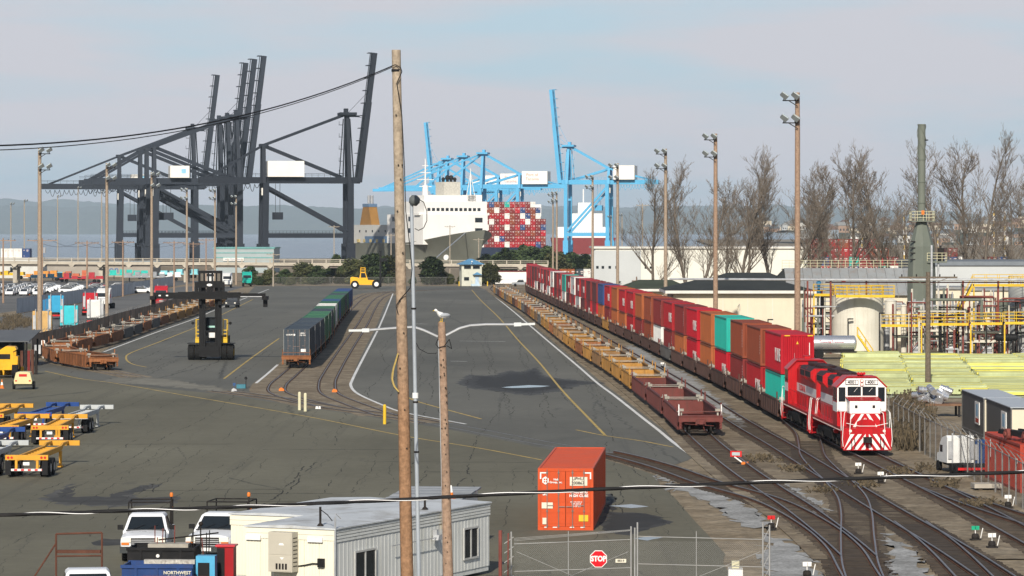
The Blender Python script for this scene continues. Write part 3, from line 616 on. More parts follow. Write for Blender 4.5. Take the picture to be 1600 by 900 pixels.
# ---- string of empty well cars
emp=TRK['empties']; s=emp.find_y(238.0); i=0
ecols=['maroon']*3+['yellow','yellow','yellow','faded tan','yellow','rusty orange','yellow','yellow','faded tan','faded tan','rusty orange','yellow','yellow','grey brown','faded tan','yellow','rusty orange','dark brown','grey brown','yellow','rusty orange','dark brown','yellow','faded tan','grey brown','yellow','rusty orange','dark brown','grey brown','yellow']
for i,cn in enumerate(ecols):
    L=21.0 if i<3 else 16.2; s0=s; s+=L
    p,rz=emp.pose((s0+s)/2,L*0.42); p.z=RZ
    if p.y>868: break
    o=dup(W53 if i<3 else (W40 if i<14 else W40S),p,rz,f'{cn} empty well car, {ORD[i]} counted from the near end of the long empty string',sw={WELL:WC[cn]})
    tag(o,None,'well car','empty well cars')
    if i==0:
        for ch in o.children:
            if ch.name.startswith('truck'): ch.location.y=1.9
        end_gear(o,-10.5)
        for sx in (-1,1):
            k=MB(); k.bar((sx*1.45,-10.2,1.1),(sx*1.45,-10.2,2.0),0.03,5); k.bar((sx*1.45,-9.7,1.1),(sx*1.45,-9.7,2.0),0.03,5)
            for z in (1.2,1.45,1.7,1.95): k.bar((sx*1.45,-10.2,z),(sx*1.45,-9.7,z),0.02,5)
            k.build('ladder',m_letter,o)
# ---- left string along the fence
lf=TRK['left']; s=lf.find_y(354.0)
lcols=['rusty orange','rusty orange','rusty orange','rusty orange','rusty orange','rusty orange','grey brown','grey brown','rusty orange','grey brown','rusty orange','faded tan','yellow','yellow','faded tan','yellow','faded tan','rusty orange','yellow','faded tan','yellow','dark brown']
for i,cn in enumerate(lcols):
    p,rz=lf.pose(s+8.1,6.8); p.z=0.065; s+=16.2
    if p.y>790: break
    o=dup(W40,p,rz,f'{cn} empty well car beside the boundary fence, {ORD[i]} from its near end',sw={WELL:WC[cn]})
    tag(o,None,'well car','empty well cars by the fence')
    if i==0:
        for ch in o.children:
            if ch.name.startswith('truck'): ch.location.y=1.6
        eg=end_gear(o,-8.1); eg.material_slots[0].link='OBJECT'; eg.material_slots[0].material=WC['rusty orange']
# ---- single stacked string
SP=thing('spine_car',None,None)
k=MB(); k.box(-0.45,0.45,-7.9,7.9,0.75,1.0); 
for q in (-6.8,-3,3,6.8): k.box(-1.25,1.25,q-.2,q+.2,0.9,1.06)
k.build('centre_sill',m_dark,SP); k=MB(); k.box(-1.45,1.45,-8.0,-7.3,1.0,1.08)
for sx in (-1,1): k.bar((sx*1.4,-8,.4),(sx*1.4,-8,1.9),.03,5); k.bar((sx*1.4,-7.4,.4),(sx*1.4,-7.4,1.9),.03,5)
k.build('end_platform',WC['rusty orange'],SP); truck(SP,-6.6)
cL=container_proto('shipping_container',15.2,2.6,2.9,front='door')
m_whitetrim=mat('white_trim',(0.6,0.59,0.56),0.6,var=0.1)
st=TRK['stored']; s=st.find_y(358.5)
for i,cn in enumerate(['slate grey','slate grey','slate grey','green','green','slate grey','green','white','green','blue','green','green','slate grey','green','navy blue','navy blue']):
    p,rz=st.pose(s+8.0,6.5); p.z=0.08
    o=dup(SP,p,rz,f'rusty spine car under the {ORD[i]} box of the single stacked string'); tag(o,None,'rail car','spine cars of the single stacked string')
    if i==0:
        eg=end_gear(o,-8.2); eg.material_slots[0].link='OBJECT'; eg.material_slots[0].material=WC['rusty orange']
    q=p.copy(); q.z=0.08+1.06
    o=dup(cL,q,rz,f'{cn} box container, {ORD[i]} along the single stacked string',sw={PAINT:CC[cn]}); tag(o,None,'container','containers of the single stacked string')
    if i<9:
        for sx in (-1,1):
            k=MB(); k.box(sx*1.31-.008,sx*1.31+.008,-7.55,-7.3,0.05,2.85); k.build('corner_trim',m_whitetrim,o)
    if i==0:
        text('UNION',0.2,m_letter,o,(-.72,-7.635,2.3),(R(90),0,0),bold=.006); text('UMXU\n236 162',0.2,m_letter,o,(.62,-7.635,2.35),(R(90),0,0),bold=.004)
        k=MB(); k.prism([(-.36,2.3),(-.23,2.42),(-.1,2.3),(-.23,2.18)],'y',-7.64,-7.625); k.build('diamond_mark',m_letter,o)
        k=MB(); k.box(.45,.95,-7.64,-7.625,.55,.85); k.build('placard',m_letter,o)
        k=MB()
        for q in (-.95,-.45,.05,.55,.95): k.box(q-.15,q+.05,-7.64,-7.62,.03,.10)
        k.build('reflector',m_redlamp,o)
    s+=16.2

# ---- orange red container standing on the asphalt
cO=container_proto('shipping_container',16.15,2.6,2.9,front='door',bodymat=CC['orange'])
pf=Vector((G(840,829).x+1.31,G(840,829).y,0.0)); pb=Vector((G(866,829).x,0,0)); hd=math.atan2(-1.0,16.1)
ctr=pf+Vector((-math.sin(hd),math.cos(hd),0))*8.08; cO.location=(ctr.x,ctr.y,0.014); cO.rotation_euler=(0,0,hd)
tag(cO,'orange red container standing alone on the asphalt behind the gate','container')
Y=-8.075-.012; XR=(R(90),0,0)
k=MB(); k.prism([(-.94+.17*math.cos(R(a)),2.33+.19*math.sin(R(a))) for a in (90,150,210,270,330,30)],'y',Y-.012,Y-.002); k.build('hexagon_emblem',m_letter,cO)
k=MB()
for dx,dz in ((-.05,.05),(.05,.05),(-.05,-.06),(.05,-.06)): k.box(-.94+dx-.035,-.94+dx+.035,Y-.018,Y-.0125,2.33+dz-.035,2.33+dz+.035)
k.build('emblem_dots',CC['orange'],cO)
text('Hub\nGroup, Inc.',.13,m_letter,cO,(-.45,Y-.006,2.31),XR,bold=.004)
k=MB(); k.box(.2,1.02,Y-.01,Y-.002,2.09,2.5); k.build('number_plate',mat('cream_decal',(.62,.58,.47),.6,var=.08),cO)
text('UPHU\n200867',.2,m_black,cO,(.58,Y-.016,2.31),XR,bold=.004)
text("53'",.26,m_letter,cO,(-.92,Y-.006,1.72),XR,bold=.008); text('WARNING\nHIGH CUBE',.17,m_letter,cO,(.62,Y-.006,1.7),XR,bold=.006)
text('MAX GR 67200 LB\nTARE 10360 LB\nNET 56840 LB\nCU CAP 3830',.07,m_letter,cO,(.5,Y-.006,1.22),XR,bold=.001)
for (x0,x1,z0,z1,mm) in ((-1.12,-.6,1.02,1.3,MATS['cream_decal']),(-1.08,-.9,.28,.58,MATS['cream_decal']),(.62,1.06,.42,.72,m_yelpaint),(-1.2,-.85,2.66,2.72,m_letter),(-1.2,-1.14,2.4,2.66,m_letter),(.85,1.2,2.66,2.72,m_letter),(1.14,1.2,2.4,2.66,m_letter),(-1.0,-.85,.12,.16,m_letter),(-.6,-.4,.12,.16,m_letter),(.2,.4,.12,.16,m_letter),(.7,.9,.12,.16,m_letter)):
    k=MB(); k.box(x0,x1,Y-.011,Y-.002,z0,z1); k.build('decal',mm,cO)

# ---- locomotives (front at y=0 facing -Y, rail top z=0)
L_RED=mat('loco_red',(0.40,0.010,0.014),0.36,var=0.15,scale=0.8,dirt=0.55,dcol=(0.12,0.018,0.016),streak=True)
L_WHT=mat('loco_white',(0.74,0.73,0.70),0.4,var=0.06,scale=0.8,dirt=0.25,dcol=(0.45,0.42,0.38),streak=True)
L_DK=mat('loco_roof_grime',(0.035,0.014,0.014),0.6,var=0.3,scale=0.8)
m_lamp=mat('lamp_glass',(0.75,0.72,0.62),0.15,var=0.05)
m_orange=mat('signal_orange',(0.62,0.17,0.03),0.5,var=0.15)
def loco(loc, rz, label, num):
    e=thing('locomotive',label,'locomotive',loc,rz,'pair of diesel locomotives')
    k=MB(); k.box(-1.5,1.5,0.15,17.8,1.32,1.58); k.box(-1.5,1.5,.15,1.0,1.05,1.32); k.box(-1.5,1.5,17,17.8,1.05,1.32); fr=k.build('underframe',L_RED,e)
    k=MB()
    for q in range(60):
        if q%2: k.box(-1.512,-1.5,1.4+q*.25,1.6+q*.25,1.36,1.42); k.box(1.5,1.512,1.4+q*.25,1.6+q*.25,1.36,1.42)
    k.build('sill_stripe',L_WHT,fr)
    for y0 in (0.0,17.8):
        p=MB(); p.box(-1.5,1.5,y0,y0+.15,.22,1.56); pl=p.build('pilot',L_RED,e); fy=y0-.004 if y0<1 else y0+.154
        for sx in (-1,1):   # slanted white stripes
            for j in range(4):
                x0=.14+j*.46; wd_=.24; top=1.22
                # clip on the inner side
                zi=lambda xx,xs: .26+(xs-xx)/.72*.96
                poly=[(x0,.26),(x0+wd_,.26)]
                xa,xb=x0+wd_-.72,x0-.72
                if xa<.1: poly.append((.1,zi(.1,x0+wd_)));
                else: poly.append((xa,top))
                if xb<.1:
                    if xa>=.1: poly.append((.1,top))
                    poly.append((.1,zi(.1,x0)))
                else: poly.append((xb,top))
                poly=[(min(a,1.47),z) for a,z in poly]
                m2=MB(); m2.prism([(sx*a,z) for a,z in poly],'y',min(fy,fy+.0),fy+(-.006 if y0<1 else .006)); m2.build('stripe',L_WHT,pl)
        c=MB(); c.box(-.25,.25,*((y0-.35,y0) if y0<1 else (y0+.15,y0+.5)),.72,1.05); c.cyl((0,y0-.45 if y0<1 else y0+.6,.88),(0,0,1),.2,.34,12); c.build('coupler',m_dark,e)
        a=MB(); dy=-.06 if y0<1 else .21
        for q in (-1.0,-.8,.8,1.0): a.path([(q,y0+dy,.95),(q+.03,y0+dy*2.2,.6),(q+.01,y0+dy*1.6,.32)],.028,5)
        a.build('brake_hose',m_black,pl)
    for sx in (-1,1):
        for y0 in (0.15,16.9):
            st_=MB()
            for z in (.35,.7,1.05): st_.box(*sorted((sx*1.5,sx*1.2)),y0,y0+.75,z,z+.05)
            st_.box(*sorted((sx*1.53,sx*1.49)),y0,y0+.06,.3,1.4); st_.box(*sorted((sx*1.53,sx*1.49)),y0+.72,y0+.78,.3,1.4); st_.build('step_well',L_RED,e)
    # nose
    k=MB(); k.prism([(1.05,1.58),(2.75,1.58),(2.75,3.35),(1.12,3.22)],'x',-.95,.95); ns=k.build('nose',L_RED,e)
    k=MB(); k.prism([(1.085,2.45),(2.7,2.45),(2.7,3.36),(1.10,3.23)],'x',-.96,.96); k.build('nose_upper',L_WHT,ns)
    k=MB(); k.prism([(1.06,3.235),(2.72,3.365),(2.72,3.42),(1.02,3.29)],'x',-1.02,1.02); k.build('nose_cap',L_RED,ns)
    for sx in (-1,1):
        for j in range(4):
            x0=.22+j*.36
            if x0+.18>.94: continue
            z0=1.62; z1=2.42; d=.52; poly=[(x0,z0),(x0+.18,z0),(max(.03,x0+.18-d),z1 if x0+.18-d>=.03 else z0+(x0+.18-.03)/d*.8),(max(.03,x0-d),z1 if x0-d>=.03 else z0+(x0-.03)/d*.8)]
            m2=MB(); m2.prism([(sx*a,z) for a,z in poly],'y',1.035,1.048); m2.build('stripe',L_WHT,ns)
        m2=MB(); m2.prism([(sx*.62,2.42),(sx*.93,2.02),(sx*.93,2.2),(sx*.78,2.42)],'y',1.035,1.048); m2.build('stripe',L_WHT,ns)
        m2=MB(); m2.box(sx*.55-.08,sx*.55+.08,1.07,1.09,2.78,2.96); m2.build('class_light',m_black,ns)
    # cab
    k=MB(); prof=[(-1.55,1.58),(1.55,1.58),(1.55,4.02),(.92,4.62),(-.92,4.62),(-1.55,4.02)]; k.prism(prof,'y',2.75,4.95); cb=k.build('cab',L_RED,e)
    k=MB(); k.prism([(-1.54,2.5),(1.54,2.5),(1.54,4.0),(.9,4.6),(-.9,4.6),(-1.54,4.0)],'y',2.725,2.75); k.build('cab_front',L_WHT,cb)
    for sx in (-1,1): k=MB(); k.box(*sorted((sx*1.555,sx*1.55)),2.76,4.93,2.45,3.05); k.build('cab_band',L_WHT,cb)
    k=MB(); k.prism([(-1.62,4.0),(-1.6,4.06),(-.93,4.70),(.93,4.70),(1.6,4.06),(1.62,4.0),(1.56,4.0),(.93,4.625),(-.93,4.625),(-1.56,4.0)],'y',2.62,5.1); k.build('cab_roof',L_RED,cb)
    for x0,x1,z0,z1 in ((-.86,-.08,3.52,4.02),(.08,.86,3.52,4.02),(-1.42,-1.06,3.15,3.98),(1.06,1.42,3.15,3.98)):
        k=MB(); k.box(x0,x1,2.70,2.724,z0,z1); wn=k.build('windscreen',m_glass,cb)
        k=MB(); tt=.03
        k.box(x0-tt,x0,2.69,2.724,z0-tt,z1+tt); k.box(x1,x1+tt,2.69,2.724,z0-tt,z1+tt); k.box(x0,x1,2.69,2.724,z0-tt,z0); k.box(x0,x1,2.69,2.724,z1,z1+tt); k.build('window_seal',m_black,wn)
        if abs(x0+x1)/2<1: k=MB(); k.bar(((x0+x1)/2+.2,2.685,z1-.05),((x0+x1)/2-.02,2.685,z0+.2),.012,4); k.build('wiper',m_letter,wn)
    for sx in (-1,1):
        for y0,y1 in ((2.95,3.75),(3.9,4.7)): k=MB(); k.box(*sorted((sx*1.562,sx*1.55)),y0,y1,3.15,3.95); k.build('side_window',m_glass,cb)
        k=MB(); x0,x1=sorted((sx*.22,sx*1.02)); k.box(x0,x1,2.66,2.724,4.18,4.46); nb=k.build('number_board',m_black,cb)
        k=MB(); k.box(x0+.03,x1-.03,2.652,2.66,4.205,4.435); k.build('board_face',m_letter,nb)
        num and text(num,.27,m_black,nb,((x0+x1)/2,2.648,4.32),XR,bold=.008)
    k=MB(); k.cyl((0,2.68,4.42),(0,1,0),.11,.08,14); k.cyl((0,2.68,4.19),(0,1,0),.11,.08,14); hl=k.build('headlight',L_RED,cb,smooth=40)
    k=MB(); k.cyl((0,2.635,4.42),(0,1,0),.085,.02,14); k.cyl((0,2.635,4.19),(0,1,0),.085,.02,14); k.build('lens',m_lamp,hl)
    # long hood
    k=MB(); k.prism([(-.92,1.58),(.92,1.58),(.92,4.05),(.75,4.28),(-.75,4.28),(-.92,4.05)],'y',4.95,17.0); hd_=k.build('long_hood',L_RED,e)
    k=MB(); k.prism([(-.92,3.5),(-1.25,3.85),(-1.25,4.3),(-1.0,4.5),(1.0,4.5),(1.25,4.3),(1.25,3.85),(.92,3.5)],'y',13.0,16.6); k.build('radiator_housing',L_RED,hd_)
    k=MB(); k.prism([(-.92,3.55),(-1.1,3.75),(-1.1,4.25),(-.9,4.45),(.9,4.45),(1.1,4.25),(1.1,3.75),(.92,3.55)],'y',8.6,11.6); k.build('dynamic_brake_housing',L_RED,hd_)
    for sx in (-1,1):
        k=MB(); k.box(*sorted((sx*.926,sx*.92)),4.97,16.98,2.5,3.1); k.build('white_band',L_WHT,hd_)
        text('TACOMA RAIL',.6,L_RED,hd_,(sx*.932,8.5,2.8),(R(90),0,R(-90 if sx<0 else 90)),bold=.01)
        for y0 in [5.1+q*.62 for q in range(19)]: k=MB(); k.box(*sorted((sx*.935,sx*.92)),y0,y0+.54,1.75,2.44); k.build('hood_door',L_RED,hd_)
        k=MB(); k.box(*sorted((sx*1.258,sx*1.25)),13.2,16.4,3.9,4.26); k.build('radiator_grille',m_black,hd_)
        k=MB(); k.box(*sorted((sx*1.108,sx*1.1)),8.8,11.4,3.82,4.2); k.build('grille',m_black,hd_)
    k=MB(); k.box(-.74,.74,4.97,8.58,4.282,4.31); k.box(-.74,.74,11.62,12.98,4.282,4.31); k.build('roof_walk',L_DK,hd_)
    k=MB(); k.prism([(-.89,4.452),(.89,4.452),(1.09,4.255),(1.105,4.26),(.9,4.475),(-.9,4.475),(-1.105,4.26),(-1.09,4.255)],'y',8.62,11.58); k.build('sooty_cover',L_DK,hd_)
    k=MB(); k.prism([(-.99,4.502),(.99,4.502),(1.24,4.305),(1.255,4.31),(1.0,4.525),(-1.0,4.525),(-1.255,4.31),(-1.24,4.305)],'y',13.02,16.58); k.build('sooty_cover',L_DK,hd_)
    for y0,z in ((9.3,4.45),(10.7,4.45),(13.7,4.5),(14.8,4.5),(15.9,4.5)): k=MB(); k.cyl((0,y0,z+.09),(0,0,1),.6,.16,18); k.cyl((0,y0,z+.18),(0,0,1),.5,.03,18); k.build('roof_fan',L_DK,hd_)
    k=MB(); k.box(-.3,.3,6.6,7.3,4.3,4.62); k.build('exhaust_stack',L_DK,hd_)
    k=MB(); 
    for q in (-.14,0,.14): k.bar((q,3.4,4.85),(q*1.3,2.9,4.87),.035,8,0,.09)
    k.box(-.2,.2,3.35,3.45,4.7,4.86); k.build('horn',L_RED,cb); k=MB(); k.bar((.9,3.2,4.7),(.9,3.2,5.1),.012,5); k.build('antenna',m_steel,cb)
    # running gear
    for y0 in (3.6,14.2):
        k=MB()
        for sx in (-1,1):
            k.prism([(y0-1.9,.5),(y0-1.7,.95),(y0-.5,1.0),(y0+.5,1.0),(y0+1.7,.95),(y0+1.9,.5),(y0+1.0,.45),(y0+.5,.3),(y0-.5,.3),(y0-1.0,.45)],'x',sx*1.15-.09,sx*1.15+.09)
            for q in (-1.35,1.35): k.cbox(sx*1.28,y0+q,.53,.14,.36,.36)
            for q in (-.4,0,.4): k.bar((sx*1.2,y0+q,.4),(sx*1.2,y0+q,.8),.1,8)
        tr=k.build('truck',m_dark,e)
        for q in (-1.35,1.35):
            k=MB()
            for sx in (-1,1): k.cyl((sx*.76,y0+q,.51),(1,0,0),.51,.14,18)
            k.bar((-.8,y0+q,.51),(.8,y0+q,.51),.09,8); k.build('wheelset',m_dark,tr)
    k=MB(); k.prism([(-1.2,1.3),(-1.45,1.1),(-1.35,.5),(-1.0,.35),(1.0,.35),(1.35,.5),(1.45,1.1),(1.2,1.3)],'y',6.6,11.2); k.build('fuel_tank',m_dark,e)
    k=MB(); k.cyl((-1.25,5.9,1.1),(0,1,0),.16,.5,10); k.cyl((-1.3,2.4,1.2),(1,0,0),.1,.2,8); k.build('air_tank',m_redlamp,e)
    # white handrails
    def hr(pts,r=.024,mm=L_WHT):
        q=MB(); q.path(pts,r,5); return q.build('handrail',mm,e)
    for sx in (-1,1):
        for y0,y1 in ((-.02,.35),(17.97,17.6)):
            hr([(sx*1.5,y0,.45),(sx*1.55,y0,.9),(sx*1.5,y0,1.7),(sx*1.42,y0,2.55),(sx*1.36,y0,2.62)]); hr([(sx*1.1,y0,1.2),(sx*1.08,y0,1.6),(sx*1.0,y0,2.5),(sx*.8,y0,2.65)])
        hr([(sx*1.5,.9,.4),(sx*1.52,.95,2.5),(sx*1.5,1.3,2.62),(sx*1.5,2.6,2.62)])
        hr([(sx*1.47,5.1,2.62),(sx*1.47,16.9,2.62),(sx*1.5,17.0,.5)],.018,L_RED)
        for q in range(8): hr([(sx*1.47,5.2+q*1.6,1.58),(sx*1.47,5.2+q*1.6,2.62)],.015,L_RED)
    k=MB(); k.path([(-1.3,.05,1.9),(-.5,.02,1.72),(.5,.02,1.72),(1.3,.05,1.9)],.02,5); k.build('safety_chain',L_WHT,e)
    k=MB(); k.prism([(-.6,1.58),(.6,1.58),(.55,1.95),(.3,2.1),(-.3,2.1),(-.55,1.95)],'y',.5,.75); k.build('sand_box',L_RED,e)
    for sx in (-1,1): k=MB(); k.cyl((sx*1.05,.0,1.42),(0,1,0),.09,.1,12); k.build('ditch_light',m_lamp,e)
    return e
for i,(a,lab,num) in enumerate(((0,'red and white locomotive with chevron front leading the stack train','4001'),(18.7,'red and white locomotive coupled behind the leading one, cab towards the containers',''))):
    p,rz=loaded.pose(s_loco+a+9,7); p.z=RZ; t=Vector((-math.sin(rz),math.cos(rz),0))
    if i==0: loco(p-t*9,rz,lab,num)
    else: loco(p+t*9,rz+math.pi,lab,num)
for o in (cP,cD,cS,cL,W40,W40S,W53,SP): kill(o)
# ================================================================== LEFT SIDE, YARD EQUIPMENT, POLES
m_wood=mat('weathered_pole_wood',(0.30,0.235,0.175),0.85,var=0.3,scale=7.0,bump=0.5,bscale=14,dirt=0.7,dcol=(0.12,0.085,0.06),streak=True)
m_wood2=mat('brown_pole_wood',(0.27,0.18,0.125),0.85,var=0.3,scale=7.0,bump=0.6,bscale=14,dirt=0.6,dcol=(0.32,0.25,0.19),streak=True)
m_wood3=mat('grey_pole_wood',(0.32,0.275,0.215),0.85,var=0.25,scale=3.0,bump=0.5,bscale=14,dirt=0.4,dcol=(0.16,0.12,0.09),streak=True)
m_fixture=mat('floodlight_housing',(0.10,0.11,0.11),0.5,var=0.2)
m_floodglass=mat('floodlight_glass',(0.55,0.6,0.58),0.2,var=0.05)
# ---- black top handler facing the camera (origin on the ground between the front wheels)
hc=mat('handler_black',(0.007,0.007,0.0075),0.6,var=0.2,dirt=0.25,dcol=(0.022,0.02,0.018))
p=G(329,563); e=thing('container_handler','black container handler with raised wide spreader parked on the asphalt','container handler',(p.x,p.y+.9,.014),R(-2))
k=MB(); k.box(-1.15,1.15,-.6,6.2,.55,1.9); k.box(-1.3,1.3,4.6,6.6,.5,2.5); k.build('chassis',hc,e)
k=MB(); k.box(-1.0,1.0,-1.15,-.95,.35,1.5); k.build('front_plate',hc,e)
for sx in (-1,1):
    for q in (1.42,2.15):
        k=MB(); k.cyl((sx*q,0,.85),(1,0,0),.85,.66,24); wv=k.build('wheel',m_tyre,e,smooth=40); k=MB(); k.cyl((sx*q,0,.85),(1,0,0),.42,.68,16); k.build('rim',m_yelpaint,wv)
    k=MB(); k.cyl((sx*1.5,5.4,.8),(1,0,0),.8,.6,20); k.build('wheel',m_tyre,e,smooth=40)
    k=MB(); k.box(*sorted((sx*1.05,sx*2.55)),-.75,.9,1.78,1.86); k.build('mudguard',hc,e)
    k=MB(); k.box(sx*.98-.24,sx*.98+.24,-1.0,-.6,.4,8.5); k.build('mast_rail',hc,e)
    k=MB(); k.box(sx*.62-.1,sx*.62+.1,-1.05,-.75,.6,8.4); k.build('inner_mast_rail',hc,e)
    k=MB(); k.bar((sx*.8,-.7,1.2),(sx*.8,-.7,7.5),.07,8); k.build('lift_cylinder',m_steel,e)
    # yellow access rails and steps
    k=MB()
    for yy in (.1,.9): k.bar((sx*1.25,yy,1.9),(sx*1.25,yy,4.4),.035,6); k.bar((sx*1.7,yy,1.9),(sx*1.7,yy,4.4),.035,6)
    for z in (2.4,2.8,3.2): k.box(*sorted((sx*1.25,sx*1.7)),.1,.9,z,z+.08)
    k.bar((sx*1.25,.1,4.4),(sx*1.7,.1,4.4),.035,6); k.box(*sorted((sx*1.2,sx*1.75)),.0,1.0,1.88,2.35); k.build('access_steps',m_yelpaint,e)
    k=MB(); k.cyl((sx*2.05,.3,4.0),(0,1,0),.17,.06,14); k.bar((sx*1.7,.3,4.0),(sx*1.95,.3,4.0),.025,5); k.build('mirror',hc,e)
for z_ in (3.0,5.6): k=MB(); k.box(-.98,.98,-.9,-.7,z_,z_+.2); k.build('mast_tie',hc,e)
k=MB(); k.box(-1.3,1.3,-1.0,-.6,9.45,9.75); k.box(-1.3,1.3,-1.0,-.6,8.45,8.62); k.box(-1.3,-1.1,-1.0,-.6,8.62,9.45); k.box(1.1,1.3,-1.0,-.6,8.62,9.45)
for q in (-.66,-.22,.22,.66): k.box(q-.09,q+.09,-.98,-.8,8.6,9.5)
k.build('mast_crossbeam',hc,e)
k=MB(); k.box(-1.6,1.6,-1.6,-1.1,7.9,8.5); k.box(-1.6,-1.3,-1.6,-1.1,7.4,7.9); k.box(1.3,1.6,-1.6,-1.1,7.4,7.9); k.box(-1.2,-.9,-1.55,-1.1,6.0,7.9); k.box(.9,1.2,-1.55,-1.1,6.0,7.9); k.box(-.3,.3,-1.55,-1.1,7.4,7.9); k.build('carriage',hc,e)
k=MB(); k.box(-6.1,-1.9,-1.85,-1.45,6.7,7.38); k.box(1.9,6.1,-1.85,-1.45,6.85,7.3); k.box(-1.9,1.9,-1.95,-1.35,6.65,7.5); k.box(-3.4,-1.9,-1.9,-1.4,6.68,7.45); k.box(1.9,3.4,-1.9,-1.4,6.8,7.4); sp=k.build('spreader_beam',hc,e)
k=MB(); k.box(2.2,5.8,-1.87,-1.852,6.9,6.98); k.build('bright_edge',m_steel,sp)
for sx in (-1,1):
    k=MB(); k.box(sx*6.1-.28,sx*6.1+.28,-2.7,-.9,6.6,7.0); k.box(sx*6.1-.22,sx*6.1+.22,-1.9,-1.5,5.8,6.6); k.build('spreader_end',hc,sp)
k=MB(); 
for q in (-5.4,-4.6,-2.2): k.box(q-.12,q+.12,-1.86,-1.852,6.98,7.12)
k.build('reflector',m_letter,sp)
k=MB(); k.prism([(.3*math.cos(R(a)),8.2+.14*math.sin(R(a))) for a in range(0,360,24)],'y',-1.62,-1.605); k.build('badge',m_letter,e)
k=MB(); k.box(-.75,.75,1.0,2.8,2.6,4.6); cb=k.build('operator_cab',hc,e); k=MB(); k.box(-.62,.62,.98,1.0,3.0,4.4); k.build('cab_window',m_glass,cb)
k=MB(); k.box(-.45,.5,.9,.98,2.4,3.0); k.build('white_panel',m_letter,cb); k=MB(); k.box(-.5,.5,.92,.97,3.5,3.7); k.build('dash_panel',mat('pale_teal',(.3,.5,.45),.5),cb)

# ---- yellow handler far off, side on
hy=mat('handler_yellow',(0.72,0.38,0.02),0.45,var=0.1,dirt=0.2,dcol=(0.3,0.18,0.05))
p=G(572,451); e=thing('container_handler','yellow container handler with tall dark mast parked by the far trees','container handler',(p.x,p.y,.014),0)
k=MB(); k.prism([(-3.8,1.0),(-3.8,2.7),(-3.4,2.9),(-1.9,2.7),(-1.5,2.1),(1.4,2.1),(3.3,1.9),(3.4,1.1),(2.9,.9)],'y',-1.2,1.2); k.prism([(-1.7,2.1),(-1.35,4.1),(-.15,4.1),(.5,2.1)],'y',-.9,.5); k.build('body',hy,e)
k=MB(); k.prism([(-1.25,2.7),(.1,2.7),(-.25,3.85),(-1.2,3.85)],'y',-.92,.52); k.build('cab_window',m_glass,e)
k=MB()
for q in (-1.3,-.2): k.bar((q,-.8,4.1),(q,-.8,5.1),.09,5); k.bar((q,.4,4.1),(q,.4,5.1),.09,5)
k.bar((-1.3,-.8,5.1),(-.2,-.8,5.1),.09,5); k.bar((-1.3,.4,5.1),(-.2,.4,5.1),.09,5); k.bar((-1.3,-.8,4.6),(-.2,-.8,4.6),.07,5); k.build('cab_guard',hy,e)
for q,r_ in ((-2.7,1.0),(2.6,1.1)):
    for sy in (-1,1):
        k=MB(); k.cyl((q,sy*1.3,r_),(0,1,0),r_,.6,20); wv=k.build('wheel',m_tyre,e,smooth=40); k=MB(); k.cyl((q,sy*1.61,r_),(0,1,0),r_*.5,.04,14); k.build('rim',m_letter,wv)
k=MB()
for sy in (-.6,.6): k.box(3.3,3.75,sy-.12,sy+.12,.4,9.3)
k.box(3.3,3.7,-.6,.6,9.0,9.3); k.box(3.3,3.7,-.6,.6,4.5,4.8); k.build('mast',hc,e)
k=MB(); k.box(3.75,4.3,-3,3,6.6,7.1); k.box(3.75,5.2,-.9,.9,6.7,7.5); k.build('spreader_beam',hc,e)

# ---- guard house
gw=mat('guardhouse_siding',(0.50,0.50,0.42),0.7,var=0.08,scale=1.0,dirt=0.2,dcol=(.3,.29,.24)); gb=mat('blue_metal_roof',(0.09,0.22,0.36),0.45,var=0.1)
p=G(735,447); e=thing('guard_house','two storey pale guard house with blue hipped roof at the yard end','building',(p.x,p.y+2.6,.012),R(8))
k=MB(); k.box(-2.6,2.6,-2.5,2.5,0,5.6); k.build('wall',gw,e)
k=MB(); k.add([(-3.4,-3.3,5.55),(3.4,-3.3,5.55),(3.4,3.3,5.55),(-3.4,3.3,5.55),(-.4,0,7.0),(.4,0,7.0)],[(0,1,5,4),(1,2,5),(2,3,4,5),(3,0,4),(3,2,1,0)]); k.build('roof',gb,e)
k=MB(); k.add([(.2,-3.6,2.9),(2.6,-3.6,2.9),(2.6,-2.5,2.9),(.2,-2.5,2.9),(1.4,-2.5,3.6)],[(0,1,4),(1,2,4),(3,0,4),(0,3,2,1)]); k.build('porch_canopy',gb,e)
for x0,x1,z0,z1 in ((-2.0,-.2,4.4,5.3),(.3,2.1,4.4,5.3),(-2.0,-.7,1.4,2.3)):
    k=MB(); k.box(x0,x1,-2.53,-2.5,z0,z1); wn=k.build('window',m_glass,e); k=MB(); k.box(x0-.08,x1+.08,-2.56,-2.53,z0-.1,z0); k.build('sill',gw,wn)
k=MB(); k.box(2.6,2.63,-2,1.6,4.4,5.3); k.build('window',m_glass,e)
k=MB(); k.box(.9,1.8,-2.54,-2.5,.5,2.5); k.build('door',mat('pale_blue_door',(.35,.45,.55),.5),e)
k=MB(); k.prism([(-3.9,0),(-2.5,0),(-2.5,.55),(-3.0,.55),(-3.0,.4),(-3.4,.4),(-3.4,.2),(-3.9,.2)],'x',-.2,2.0); k.bar((-.2,-3.9,1.1),(-.2,-2.5,1.5),.05,5); k.bar((2,-3.9,1.1),(2,-2.5,1.5),.05,5); k.build('steps',mat('pale_blue_step',(.42,.52,.58),.6),e)
k=MB(); k.bar((-.1,-3.3,5.7),(-.1,-3.3,6.4),.05,5); k.cbox(-.1,-3.5,6.35,.3,.4,.25); k.build('camera',m_letter,e)
for q in (1.1,3.2): k=MB(); k.cyl((p.x-2.9 if q<2 else p.x+4.4,p.y+.2,.6),(0,0,1),.15,1.2,8); tag(k.build('bollard',m_yelpaint),f"yellow bollard {'by the window side of' if q<2 else 'off the porch corner of'} the guard house",'bollard')

